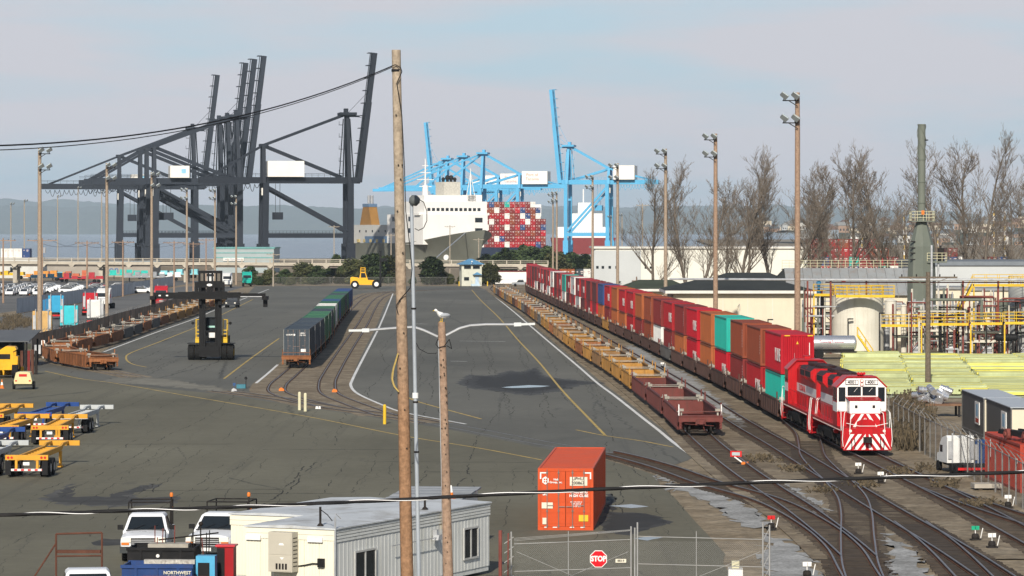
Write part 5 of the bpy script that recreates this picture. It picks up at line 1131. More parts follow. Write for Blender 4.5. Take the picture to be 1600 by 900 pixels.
crane(884,2000,'blue quay crane with raised boom beside the container ship',m_cblue,boom=(9.5,95),**KB)
KB['house']=(-42,-26,8)
crane(750,2190,'blue quay crane with lowered boom, the one with the rightmost apex behind the ship',m_cblue,lowered=58,sign='Port of\nTacoma',**KB)
crane(719,2282,'blue quay crane with lowered boom, middle apex behind the ship',m_cblue,lowered=55,sign='Port of\nTacoma',**KB)
crane(694,2360,'blue quay crane with lowered boom, leftmost apex behind the ship',m_cblue,lowered=50,**KB)
crane(682,2540,'blue quay crane with raised boom behind the white ship',m_cblue,boom=(9.5,93),**KB)

# ---- grey and white ship
m_hull=mat('hull_olive_grey',(0.16,0.165,0.135),0.5,var=0.1,scale=.06,dirt=.3,dcol=(.08,.075,.06),streak=True); m_sw=mat('ship_white',(0.74,0.73,0.70),0.5,var=0.05,scale=.1,dirt=.2,dcol=(.55,.5,.44),streak=True); m_sg=mat('ship_light_grey',(.46,.46,.44),.5,var=.08,scale=.1,dirt=.3,dcol=(.35,.3,.25),streak=True)
bow=AT(757,362,1490); e=thing('cargo_ship','grey hulled ship with white forward superstructure and gold funnel','ship',(bow.x,1490,-2.5),R(28))
st_=[(0,.3,0,17.2),(4,4.2,0,16.6),(9,8,.5,15.8),(16,12,2.5,14.6),(25,15,7,13.2),(38,16,12,12.0),(55,16,15,11.5),(80,16,15.5,11.5),(104,15,13,11.5)]
vs=[];fs=[]; nz=6
for yy,bd,bwl,dk in st_:
    for sx in (-1,1):
        for j in range(nz+1):
            t=j/nz; z=t*dk; rk=(1-t)*6*max(0,1-yy/30); wdt=bwl+(bd-bwl)*t**1.7; vs.append((sx*wdt,yy+rk,z))
m_=nz+1
for i in range(len(st_)-1):
    for sx in (0,1):
        for j in range(nz):
            a=(i*2+sx)*m_+j; b=((i+1)*2+sx)*m_+j; fs.append((a,a+1,b+1,b) if sx else (a,b,b+1,a+1))
    a=(i*2)*m_+nz; b=(i*2+1)*m_+nz; c=((i+1)*2)*m_+nz; d=((i+1)*2+1)*m_+nz; fs.append((a,b,d,c))
n=len(st_)-1; fs.append(tuple((n*2)*m_+j for j in range(m_))+tuple((n*2+1)*m_+j for j in range(nz,-1,-1)))
fs.append(tuple(j for j in range(m_))+tuple(m_+j for j in range(nz,-1,-1)))
k=MB(); k.add(vs,fs); k.build('hull',m_hull,e,smooth=35)
def sbox(nm,x0,x1,y0,y1,z0,z1,m,par=e): k=MB(); k.box(x0,x1,y0,y1,z0,z1); return k.build(nm,m,par)
a=sbox('forward_house',-15.6,15.6,27,62,11,24,m_sw); b=sbox('bridge_deck',-14.5,15.8,28,50,24,29.5,m_sw); sbox('bridge_wing',-16.5,17.5,29,34,23.6,24.6,m_sw)
for i in range(12): sbox('bridge_window',-13+i*2.2,-11.6+i*2.2,27.9,28,25.4,26.7,m_glass,b)
for x0,z0 in ((9.5,20.5),(9.5,16.0)): sbox('opening',x0,x0+3.6,26.9,27,z0,z0+2,m_glass,a)
for y0,z0 in ((36,21),(36,16),(52,21),(52,16)): k=MB(); k.box(-15.7,-15.6,y0,y0+5,z0,z0+2); k.build('opening',m_glass,a)
sbox('upper_house',-12,13,33,47,29.5,32.2,m_sw); sbox('funnel_house',-2,6,34,42,32.2,38,mat('ship_beige',(.5,.48,.42),.6)); sbox('wing_house',9,16,33,42,29.6,32.4,m_sw)
k=MB()
for x0,z0,r_ in ((-.8,39.2,.8),(1.2,39.8,1.1),(3.0,39.8,1.1),(4.8,39.2,.8)): k.sph((x0,37,z0),(r_,r_,r_*1.1),10,6); k.cyl((x0,37,38.6),(0,0,1),.6,2.0,10)
k.build('exhaust_cowl',m_black,e)
k=MB(); k.bar((-9,38,32),(-9,38,48),.5,6,0,.2)
for z,w_ in ((36,3),(39,4),(42,2.5),(45,1.5)): k.bar((-9-w_,38,z),(-9+w_,38,z),.2,4)
k.cyl((-9,38,34),(0,0,1),1.3,5,8); k.build('mast',m_sw,e)
k=MB(); k.bar((13,38,32),(13,38,44),.3,6,0,.15); k.bar((11,38,32),(13,38,42),.15,4); k.bar((15,38,32),(13,38,42),.15,4); k.build('signal_mast',m_sw,e)
sbox('aft_house',-15.2,15.2,62,103,11.4,19.5,m_sg); sbox('aft_band',-15.9,-15.5,62,84,11.6,14.5,mat('ship_blue',(.10,.16,.25),.5))
k=MB(); k.prism([(83,19.5),(95,19.5),(92,27.5),(86,27.5)],'x',-13,-9); k.build('funnel',mat('funnel_gold',(.26,.135,.035),.45,var=.15,scale=.3),e); sbox('funnel_band',-13.1,-8.9,85.8,92.2,27.5,28.9,MATS['ship_blue'])
k=MB()
for q in (87,90): k.cyl((-11,q-.2,30.6),(0,0,1),.7,4,8)
k.build('exhaust_pipe',m_steel,e)
k=MB()
for q in range(6): k.box(-16.0,-15.3,64+q*6.5,66+q*6.5,11.8,13.2)
k.build('yellow_locker',mat('locker_ochre',(.45,.36,.16),.6),e)
k=MB()
for q in range(6): k.box(-15.25,-15.2,64+q*6.5,65.2+q*6.5,16.2,17.2)
k.build('porthole',m_glass,e)
k=MB(); k.cyl((-9.5,17,5.5),(-1,-.6,0),1.2,.6,14); k.build('bow_mark',m_letter,e)
q=AT(727,363,1497); wire((AT(727,364,1493),AT(680,404,1400)),.22,'pale mooring line running down from the ship bow',name='mooring_line',m=m_steel,n=8)

# ---- container ship with a wall of stacked boxes
e=thing('container_ship','dark hulled container ship behind the bare white one','ship',(ux(760,1725),1725,-2.5),R(0)); 
k=MB(); k.prism([(-46,0),(27,0),(28,8.8),(-48,8.8)],'y',0,170); k.build('hull',mat('hull_navy',(.012,.02,.045),.5,var=.1,scale=.1),e)
k=MB(); k.box(-40,27,20,32,8.8,30); k.build('deckhouse',m_sw,e)
sp=simple_container('stacked_container',12.2,2.44,2.75,bodymat=PAINT); rn=random.Random(4)
names=['red']*6+['maroon']*6+['bright red']*2+['white']*3+['navy blue']*2+['rust brown']*2
sx_=FPX/1720.0; zb=6.32
for r_ in range(8):
    vtop=385-9.0*r_; cols=range(-7,11) if r_<5 else (range(-7,10) if r_<7 else range(-6,9))
    for c_ in cols:
        u=764+8.1*c_
        if c_<-1 and r_<6: continue
        cn=rn.choice(names) if not(r_==7 and c_==3) else 'teal green'
        if r_>5 and c_<-3: cn='maroon'
        o=dup(sp,(ux(u+4,1720),1731.5,zb+r_*2.8),0,f'{cn} container on the ship, {ORD[7-r_]} row from the top, {ORD[c_+7]} across',sw={PAINT:CC[cn]}); tag(o,None,'container','boxes stacked on the container ship')
kill(sp)
# ---- beyond: red white ship bits near the blue crane, far shed rows
e=thing('cargo_ship','small pale ship with red deck gear behind the blue crane','ship',(ux(912,2600),2600,-2.5)); k=MB(); k.prism([(-22,0),(20,0),(24,12),(-24,12)],'y',0,60); k.build('hull',CC['maroon'],e)
for x0,x1,z0,z1 in ((-20,22,12,20),(-10,14,20,30),(-4,6,30,38)): k=MB(); k.box(x0,x1,6,30,z0,z1); k.build('deckhouse',m_sw,e)
k=MB(); k.bar((0,12,38),(0,12,48),.5,6); k.build('mast',m_sw,e)

# ================================================================== TREES
def leafmat(name,a,b,tr=0.25):
    m=bpy.data.materials.new(name); t,n,l,bs=nodes_of(m); g=n.new('ShaderNodeNewGeometry'); r=n.new('ShaderNodeValToRGB'); r.color_ramp.elements[0].color=(*a,1); r.color_ramp.elements[1].color=(*b,1); l.new(g.outputs['Random Per Island'],r.inputs[0]); l.new(r.outputs[0],bs.inputs['Base Color']); bs.inputs['Roughness'].default_value=.7; bs.inputs['Specular IOR Level'].default_value=.2; MATS[name]=m; return m
m_leaf=leafmat('evergreen_needles',(.010,.020,.008),(.075,.105,.038)); m_leaf2=leafmat('olive_shrub_leaves',(.035,.045,.016),(.10,.10,.04)); m_bark=mat('grey_bark',(.12,.10,.08),.9,var=.25,scale=1.5); m_twig=mat('bare_twigs',(.145,.12,.095),.9,var=.25,scale=.5)
def evergreen(name,h,r,seed,m,nleaf=4200,conic=.5):
    rn=random.Random(seed); e=thing(name,None,None); k=MB(); k.bar((0,0,0),(0,0,h*.85),h*.025,6,0,h*.006)
    cl=[]
    for i in range(26):
        z=h*(.12+.85*(i/26)); rr=r*(1-conic*(i/26))*rn.uniform(.55,1.0)*(1 if i<22 else .5); a=rn.uniform(0,6.28); c=Vector((math.cos(a)*rr*.62,math.sin(a)*rr*.62,z)); cl.append((c,r*rn.uniform(.26,.45)*(1-conic*.5*i/26))); k.bar((0,0,z-h*.06),c,h*.008,4)
    k.build('trunk',m_bark,e); k=MB()
    for i in range(nleaf):
        c,cr=cl[i%26]; d=Vector((rn.gauss(0,1),rn.gauss(0,1),rn.gauss(0,.75))).normalized()*cr*rn.uniform(.5,1.05); p=c+d; s_=rn.uniform(.22,.55)*(h/8)**.5; a=Vector((rn.gauss(0,1),rn.gauss(0,1),rn.gauss(0,1))).normalized(); b=a.orthogonal().normalized(); k.add([p-a*s_,p+b*s_*.55,p+a*s_,p-b*s_*.55],[(0,1,2,3)])
    k.build('crown',m,e); return e
def bare(h,seed,spread=.38,dens=1.0):
    """upright trunk, ascending limbs, finer and finer twigs"""
    rn=random.Random(seed); e=thing('bare_tree',None,None); T=MB(); C=MB()
    def limb(p,d,ln,r,lev,segs):
        q=p; pts=[]
        for i in range(segs):
            nd=(d+Vector((rn.gauss(0,.10),rn.gauss(0,.10),rn.gauss(0,.04)+(.10 if lev else .02)))).normalized(); w_=q+nd*ln/segs
            r0=r*(1-.75*i/segs); r1=r*(1-.75*(i+1)/segs)
            (T if lev<2 else C).bar(q,w_,max(r0,.019),6 if lev==0 else (4 if lev==1 else 3),0,max(r1,.0155),cap=False)
            pts.append((w_,nd,r1,(i+1)/segs)); q=w_; d=nd
        if lev>=4: return
        n=(19,7,5,4)[lev]
        for k_ in range(n):
            t=(.22+.78*(k_+rn.random())/n) if lev==0 else (.2+.8*(k_+rn.random())/n); i=min(segs-1,int(t*segs)); w_,nd,rr,_=pts[i]
            a=rn.uniform(0,6.28); sd=Vector((math.cos(a),math.sin(a),0)); ang=rn.uniform(.55,1.2)*spread/.38 if lev==0 else rn.uniform(.4,.95)
            bd=(nd+sd*ang).normalized(); l2=(h*.31*(1.15-.75*t)*rn.uniform(.7,1.2) if lev==0 else ln*rn.uniform(.35,.6))
            limb(w_-nd*rn.uniform(0,ln/segs),bd,l2,max(.012,rr*rn.uniform(.45,.65)),lev+1,(8,5,4,3,2)[lev+1])
    limb(Vector((0,0,-.2)),Vector((rn.gauss(0,.05),rn.gauss(0,.05),1)).normalized(),h*.86,h*.0145,0,10)
    T.build('trunk',m_bark,e); C.build('crown',m_twig,e); return e
BT=[bare(26,s_,sp_) for s_,sp_ in ((11,.34),(23,.3),(37,.4),(41,.36),(59,.32))]
blab=['','']
bt=[(1018,268,560,.9),(1076,250,545,1),(1090,256,560,1),(1130,300,640,.8),(1158,236,600,1),(1172,285,640,1),(1205,245,610,1),(1222,235,560,1),(1285,268,590,1),(1305,262,630,1),(1335,230,560,1),(1385,240,570,1),(1402,252,600,1),(1425,300,650,1),(1468,222,560,1),(1510,215,580,1),(1535,212,560,1),(1582,270,590,1),(1604,262,560,1),(1630,240,600,1)]
for i,(u,v,d,sc) in enumerate(bt):
    tp=AT(u,v,d); h=tp.z; o=dup(BT[i%5],(tp.x,d,0),random.uniform(0,6.28),f'bare tree in the row behind the plant, {ORD[i]} from the warehouse end',scale=(h/26*random.uniform(.85,1.1),)*2+(h/26*random.uniform(.98,1.04),)); tag(o,None,'tree','bare trees')
for o in BT: kill(o)
EV=[evergreen('evergreen_shrub',8,3.6,3,m_leaf),evergreen('evergreen_shrub',8,4.4,5,m_leaf2,conic=.25),evergreen('evergreen_shrub',8,3.2,9,m_leaf,conic=.75)]
ev=[(390,417,925,0),(420,423,920,1),(445,421,930,0),(475,412,940,1),(495,416,930,0),(524,398,990,2),(541,412,950,0),(553,407,945,1),(575,400,960,0),(588,397,955,0),(604,402,960,1),(676,402,925,0),(690,425,930,1),(764,414,930,1),(700,428,940,1),(780,395,1100,0),(792,388,1090,2),(803,392,1100,0),(815,383,1110,2),(826,386,1095,0),(840,388,1100,2),(852,386,1110,0),(866,396,1080,1),(880,398,1090,2),(896,395,1100,0),(915,398,1080,0),(932,405,1060,1),(760,398,1110,0),(455,432,918,1),(405,432,918,0)]+[(u_,428+(u_*7)%9,934+(u_*5)%14,(u_//7)%2) for u_ in range(436,722,19)]
ev.sort(); evl=['dark conifer clump','olive bushy shrub','pointed dark conifer']
for i,(u,v,d,kx) in enumerate(ev):
    tp=AT(u,v,d); h=max(2.2,tp.z); o=dup(EV[kx],(tp.x,d,0),random.uniform(0,6.28),f'{evl[kx]} at the far yard end, {ORD[i]} counted from the viaduct side',scale=(h/8*1.45,h/8*1.45,h/8)); tag(o,None,'shrub','green shrubs at the yard end')
    if u<700: o['label']=f"{evl[kx]} by the far fence, {'left of' if u<560 else 'right of'} the yellow handler, near column {ORD[i]}" if False else o['label']
for o in EV: kill(o)
# ================================================================== RIGHT SIDE
m_cream=mat('cream_stucco',(0.60,0.545,0.42),0.8,var=0.06,scale=.3,dirt=.25,dcol=(.42,.37,.28),streak=True); m_offw=mat('offwhite_cladding',(.62,.61,.54),.75,var=.06,scale=.15,dirt=.2,dcol=(.45,.43,.36),streak=True); m_pgrey=mat('pale_grey_cladding',(.44,.46,.46),.7,var=.06,scale=.15)
m_roofdk=mat('tar_roof',(.035,.038,.036),.85,var=.25,scale=.2); m_roofgr=mat('mossy_roof',(.05,.06,.04),.9,var=.3,scale=.2); m_roofmt=mat('corrugated_roof_grey',(.24,.25,.25),.55,var=.15,scale=.2,dirt=.5,dcol=(.2,.12,.07),streak=True); m_fascia=mat('fascia_white',(.6,.58,.53),.6,var=.1)
# big warehouse
d=770; e=thing('warehouse','big pale warehouse with small square windows behind the bare trees','building',(ux(930,d),d,0)); w_=ux(1262,d)-ux(930,d)
k=MB(); k.box(0,w_,0,40,0,10.3); k.build('wall',m_offw,e); k=MB(); k.box(-.25,10,-.12,0,0,9.9); k.build('grey_wing',m_pgrey,e); k=MB(); k.box(-.5,w_+.5,-.5,40.5,10.3,10.7); k.build('roof_edge',m_fascia,e)
for x in (.2,1.4,2.9,4.4): k=MB(); k.box(x,x+.55,-.15,-.12,5.9,6.5); k.build('window',m_glass,e)
for x in (10.8,11.9): k=MB(); k.box(x,x+.8,-.04,0,5.9,6.4); k.build('window',m_glass,e)
k=MB(); k.bar((4.6,-.15,2.2),(5.6,-.9,3.1),.09,5); k.bar((5.4,-.15,3.2),(4.8,-.8,2.4),.09,5); k.build('wall_bracket',m_dark,e)
k=MB(); k.bar((5.5,-1,0),(9,-1,3.4),.12,5); k.bar((5.5,-2,0),(9,-2,3.4),.12,5); k.bar((9,-1,0),(9,-1,4.2),.12,5); k.bar((9,-2,0),(9,-2,4.2),.12,5); k.box(8,10,-2,-.2,3.2,3.35); k.build('stairs',mat('old_timber',(.16,.10,.06),.8),e)
# white lattice truss
e=thing('lattice_truss','white lattice truss beam lying beyond the stack train','truss',(ux(873,800),800,.0)); L_=ux(925,800)-ux(873,800)
k=MB()
for z in (1.4,3.4): k.box(0,L_,-.15,.15,z-.15,z+.15)
for i in range(6): x=L_*i/6; k.bar((x,0,1.4),(x+L_/12,0,3.4),.1,5); k.bar((x+L_/12,0,3.4),(x+L_/6,0,1.4),.1,5)
k.build('lattice',m_letter,e)
for x in (0.4,L_-.4): k=MB(); k.box(x-.25,x+.25,-.3,.3,0,1.3); k.build('support',m_dark,e)
for i,(u,c) in enumerate(((880,'orange brown'),(892,'orange brown'),(906,'slate grey'),(917,'white'))):
    o=simple_container('stacked_container',6,1.7,2.6,bodymat=CC[c]); tag(o,f'{c} box behind the white truss, {ORD[i]} from the train','container','boxes behind the truss'); o.location=(ux(u,830),832,2.6)
    q=simple_container('stacked_container',6,1.7,2.6,bodymat=CC['slate grey']); tag(q,f'grey box under the {ORD[i]} box behind the white truss','container','boxes behind the truss'); q.location=(ux(u,830),832,0)
# white low shed and flat car with pickup
e=thing('shed','long low white shed behind the end of the empty string','building',(ux(772,950),950,0)); w_=ux(823,950)-ux(772,950); k=MB(); k.box(0,w_,0,6,0,3.2); k.build('wall',m_letter,e); k=MB(); k.box(-.2,w_+.2,-.2,6.2,3.2,3.4); k.build('roof_edge',CC['maroon'],e)
k=MB()
for i in range(7): k.box(w_*i/7,w_*i/7+.06,-.06,0,0,1.2)
k.box(0,w_,-.06,-.01,1.2,1.28); k.build('skirting_posts',m_pgrey,e)
q=G(815,452); e=thing('pickup_truck','small silver pickup parked past the empty cars','pickup',(q.x,900,.0),R(90)); k=MB(); k.prism([(-2.4,.5),(2.4,.5),(2.4,1.0),(1.2,1.1),(.7,1.7),(-.6,1.7),(-.8,1.1),(-2.4,1.1)],'x',-.9,.9); k.build('body',m_cars,e); k=MB(); k.prism([(1.1,1.14),(.66,1.62),(-.55,1.62),(-.7,1.14)],'x',-.91,.91); k.build('windows',m_glass,e)
for sx in (-1,1):
    for y0 in (-1.5,1.5): k=MB(); k.cyl((sx*.8,y0,.38),(1,0,0),.38,.25,12); k.build('wheel',m_tyre,e)
# cream buildings beside the train
def flat_house(label,u0,u1,d,depth,ztop,roof,side_w,wall=m_cream,skew=0,over=1.0,edge=.35):
    e=thing('workshop_building',label,'building',(ux(u0,d),d,0),skew); w_=ux(u1,d)-ux(u0,d)
    k=MB(); k.box(0,w_,0,depth,0,ztop); k.build('wall',wall,e)
    k=MB(); k.box(-over,w_+over,-over,depth+over,ztop,ztop+edge); k.build('fascia',m_fascia,e)
    k=MB(); k.add([(-over,-over,ztop+edge+.01),(w_+over,-over,ztop+edge+.01),(w_+over,depth+over,ztop+edge+.01),(-over,depth+over,ztop+edge+.01),(w_*.2,depth*.5,ztop+edge+1.2),(w_*.8,depth*.5,ztop+edge+1.2)],[(0,1,5,4),(1,2,5),(2,3,4,5),(3,0,4)]); k.build('roof',roof,e)
    return e,w_
e,w_=flat_house('cream building with mossy dark roof behind the middle of the stack train',985,1072,520,22,5.2,m_roofgr,0)
e,w_=flat_house('long cream building with dark roof behind the near containers',1052,1262,425,16,6.55,m_roofdk,0)
k=MB(); k.box(-.06,0,3,8,3.5,4.5); k.build('side_panel',m_pgrey,e); k=MB(); k.box(8,8.04,-.3,0,4.6,5.2); k.bar((8,-.05,5.3),(7.7,-.5,4.9),.03,5); k.build('wall_lamp',m_steel,e)
k=MB(); k.box(.3,1.1,-.05,0,4.4,5.4); k.build('vent',m_dark,e)
for x in (3,6,9,12): k=MB(); k.box(x-.03,x+.03,-.03,0,0,6.5); k.build('wall_joint',m_fascia,e)
e,w_=flat_house('second dark roofed building set back beyond the long cream one',1120,1230,470,16,6.9,m_roofdk,0)
# hip roof building at the plant
d=450; e=thing('workshop_building','cream building with rusty grey metal roof beside the process plant','building',(ux(1203,d),d,0)); w_=ux(1432,d)-ux(1203,d)
k=MB(); k.box(0,w_,0,12,0,6.0); k.build('wall',m_cream,e)
for i in range(14): 
    x0=2.2+i*(w_-2.2)/14; x1=2.2+(i+1)*(w_-2.2)/14-.03; k=MB(); k.add([(x0,-.6,5.95),(x1,-.6,5.95),(x1,5,9.3),(x0,5,9.3),(x0,-.6,5.87),(x1,-.6,5.87),(x1,5,9.22),(x0,5,9.22)],[(0,1,2,3),(4,7,6,5),(0,4,5,1),(1,5,6,2),(3,7,4,0)]); k.build('roof_sheet',m_roofmt,e)
k=MB(); k.add([(-.5,-.6,5.95),(2.2,-.6,5.95),(2.2,5,9.3),(-.5,10.6,5.95),(w_,10.6,5.95),(w_,5,9.3)],[(0,1,2),(0,2,3),(2,5,4,3)]); k.build('roof_hip',m_roofdk,e)
k=MB(); k.box(-.4,3.6,-.5,0,5.2,5.7); k.build('lean_to_roof',m_fascia,e)
for x in (3.8,9.6): k=MB(); k.cbox(x,2,7.75,.5,.4,.35); k.build('roof_vent',CC['maroon'],e)
# catwalk railing on roof ridge
def railing(name,e,pts,h=1.05,step=1.2,m=None,r=.035,rails=3):
    k=MB(); m=m or m_yelpaint
    for a,b in zip(pts[:-1],pts[1:]):
        a,b=Vector(a),Vector(b); n=max(1,int((b-a).length/step))
        for i in range(n+1): q=a.lerp(b,i/n); k.bar(q,q+Vector((0,0,h)),r,5)
        for j in range(rails): z=Vector((0,0,h*(j+1)/rails)); k.bar(a+z,b+z,r*.9,5)
    return k.build(name,m,e)
m_palerail=mat('pale_yellow_rail',(.56,.53,.36),.6,var=.1); m_pipe=mat('silver_pipe',(.5,.51,.52),.35,metal=.5,var=.15); m_rustpipe=mat('oxide_red_steel',(.17,.05,.04),.7,var=.2); m_ptank=mat('tank_cream',(.58,.55,.47),.6,var=.08,scale=.5,dirt=.45,dcol=(.35,.30,.22),streak=True); m_stack=mat('stack_grey_green',(.13,.145,.12),.55,var=.12,scale=.3,dirt=.3,dcol=(.2,.2,.17),streak=True)
k_e=thing('roof_catwalk','pale yellow catwalk railing above the rusty metal roof','catwalk',(0,0,0)); d=457
z0=CAM_H-(420-HOR)/FPX*d; railing('railing',k_e,[(ux(1222,d),d,z0),(ux(1420,d),d,z0)],1.1,.9,m_palerail); k=MB(); k.box(ux(1222,d),ux(1420,d),d-.1,d+1,z0-.12,z0); k.build('deck',m_dark,k_e)
for u in (1225,1275,1325,1375,1418): k=MB(); k.box(ux(u,d)-.08,ux(u,d)+.08,d+.3,d+.5,5.9,z0-.12); k.build('support',m_dark,k_e)
# chimney stack
d=430; S=FPX/d; x=ux(1440,d); e=thing('chimney_stack','tall grey green chimney stack with yellow railed platform','chimney',(x,d,0))
zz=lambda v: CAM_H-(v-HOR)/S
k=MB(); k.lathe([(.47,zz(340)),(.47,zz(194)),(.51,zz(194)),(.51,zz(196))],n=20); k.build('flue',m_stack,e,smooth=40)
k=MB()
for st0 in range(3):
    P_=[]
    for i in range(40): a=i/39*4.2+st0*2.094; P_.append((.53*math.cos(a),.53*math.sin(a),zz(196)-(zz(196)-zz(250))*i/39))
    k.path(P_,.05,4)
k.build('helical_strake',m_stack,e)
for v in (250,285,318): k=MB(); k.lathe([(.54,zz(v)),(.54,zz(v)+.12)],n=20); k.build('flange_ring',m_stack,e)
k=MB(); k.lathe([(1.75,.02),(1.75,zz(440)),(1.55,zz(385)),(.6,zz(345)),(.5,zz(338))],n=8); k.build('transition_duct',m_stack,e)
for v in (378,388,396,406): k=MB(); k.box(-1.5,-.9,-1.25,-.9,zz(v),zz(v)+.12); k.build('stiffener',m_dark,e)
k=MB(); k.cyl((.55,-.4,zz(219)),(1,0,0),.08,.4,8); k.build('aviation_lamp',m_dark,e)
zt=zz(345); k=MB(); k.box(-1.35,1.45,-1.3,1.3,zt-.12,zt); pf_=k.build('platform',m_stack,e); railing('railing',pf_,[(-1.35,-1.3,zt),(1.45,-1.3,zt),(1.45,1.3,zt),(-1.35,1.3,zt),(-1.35,-1.3,zt)],1.15,.7,m_palerail); k=MB(); k.cbox(0,-1.34,zt+1.0,.35,.06,.5); k.build('orange_tag',m_orange,pf_)
zt=zz(408); k=MB(); k.box(.5,2.9,-1.6,-.2,zt-.2,zt); pf_=k.build('platform',m_stack,e); railing('railing',pf_,[(.5,-1.6,zt),(2.9,-1.6,zt),(2.9,-.2,zt)],1.0,.6,m_palerail); k=MB(); k.box(1.9,2.6,-1.2,-.4,zt,zt+1.6); k.bar((2.25,-.8,zt+1.6),(2.25,-.8,zt+1.9),.1,6); k.build('fan_housing',m_dark,e); k=MB(); k.bar((1.0,-1.9,.02),(1.0,-1.9,zz(383)),.14,8); k.bar((1.9,-1.2,.02),(1.9,-1.2,zt),.12,8); k.build('riser_pipe',m_pipe,e)
k=MB(); k.bar((-.4,-1.35,zz(500)),(-.2,-.6,zz(350)),.05,5); k.build('conduit',m_pipe,e)
# tanks
def tank(u0,u1,vt,d,label,m,rail=True):
    r=(ux(u1,d)-ux(u0,d))/2; zt=CAM_H-(vt-HOR)/FPX*d; e=thing('storage_tank',label,'tank',((ux(u0,d)+ux(u1,d))/2,d+r,0)); k=MB(); k.lathe([(r,0),(r,zt-.05),(r+.05,zt-.05),(r+.05,zt),(r*.3,zt+.25),(.05,zt+.3)],n=32); k.build('shell',m,e,smooth=40)
    for z in [zt*f for f in (.25,.5,.75)]: k=MB(); k.lathe([(r+.004,z),(r+.012,z+.02),(r+.004,z+.04)],n=32); k.build('weld_seam',m,e)
    if rail: railing('railing',e,[(r*math.cos(a),r*math.sin(a),zt+.02) for a in [i*6.283/14 for i in range(15)]],1.1,1.2)
    return e
tank(1303,1385,463,402.5,'cream storage tank with yellow railing at the plant',m_ptank); tank(1580,1640,447,412,'grey tank at the picture edge of the plant',mat('tank_grey',(.33,.34,.33),.5,var=.1,scale=.5,streak=True,dirt=.3,dcol=(.22,.2,.17))); tank(1383,1402,470,418,'slim vessel beside the cream tank',m_ptank,False)
for i,(u,vt,c) in enumerate(((1408,478,m_ptank),(1380,500,m_pipe),(1478,492,m_ptank),(1500,500,m_pipe),(1560,470,m_stack))): tank(u,u+9+2*i,vt,408+2*i,f'small process vessel under the yellow walkway, {ORD[i]} from the cream tank',c,False)
# steel frames: pipe bridge, yellow walkways, racks
d=404; zp=CAM_H-(437-HOR)/FPX*d; e=thing('pipe_bridge','long silver pipe bridge carried on slim posts over the plant','pipe bridge',(0,d,0)); k=MB(); k.bar((ux(1050,d),6,zp),(ux(1290,d),0,zp),.14,8); k.bar((ux(1290,d),0,zp),(ux(1680,d),-2,zp),.15,8); k.build('pipe',m_pipe,e); k=MB(); k.bar((ux(1290,d),.4,zp-.3),(ux(1680,d),-1.6,zp-.3),.07,6); k.build('pipe',m_rustpipe,e)
for u in (1262,1298,1354,1505,1560): k=MB(); k.box(ux(u,d)-.1,ux(u,d)+.1,.1,.3,0,zp-.15); k.build('post',m_rustpipe,e)
def walkway(label,u0,u1,v,d,posts=True,depth=1.4,m=None,toe=True):
    z=CAM_H-(v-HOR)/FPX*d; e=thing('steel_walkway',label,'walkway',(0,d,0)); a,b=ux(u0,d),ux(u1,d); k=MB(); k.box(a,b,0,depth,z-.14,z-.02); k.build('deck',m_dark,e); k=MB(); k.box(a,b,-.06,0,z-.28,z+.02); k.build('edge_beam',m_yelpaint,e)
    railing('railing',e,[(a,-.03,z),(b,-.03,z)],1.1,1.3); railing('railing',e,[(a,depth,z),(b,depth,z)],1.1,1.3)
    if posts:
        n=max(2,int((b-a)/2.6))
        for i in range(n+1): x=a+(b-a)*i/n; k=MB(); k.box(x-.08,x+.08,.1,.26,0,z-.28); k.build('post',m_dark if i%3 else m_yelpaint,e)
    return e
walkway('yellow railed walkway in front of the small vessels',1367,1436,507,404); walkway('yellow railed walkway at the foot of the chimney',1440,1513,505,402); walkway('yellow railed walkway by the picture edge',1517,1566,504,401); walkway('yellow railed walkway running out of the picture',1570,1680,503,400); walkway('upper yellow platform by the cream tank top',1306,1398,461,400.6,False,1.2); walkway('high yellow platform beneath the grey tank',1522,1660,444,408,True,1.6); walkway('small yellow platform with blue valve',1272,1302,459,406,True,1.2)
e=thing('steel_stairs','yellow railed stairs climbing to the high platform','stairs',(0,409,0)); d=409
for i in range(14): t_=i/13; k=MB(); k.box(ux(1498+22*t_,d)-.25,ux(1498+22*t_,d)+.25,0,.9,4.6+3.2*t_,4.64+3.2*t_); k.build('tread',m_dark,e)
k=MB(); 
for y0 in (0,.9): k.bar((ux(1497,d),y0,4.5),(ux(1521,d),y0,7.9),(.06,.25)); k.bar((ux(1497,d),y0,5.5),(ux(1521,d),y0,8.9),.04,5); k.box(ux(1497,d)-.05,ux(1497,d)+.05,y0-.05,y0+.05,0,5.5)
k.build('stringer',m_yelpaint,e)
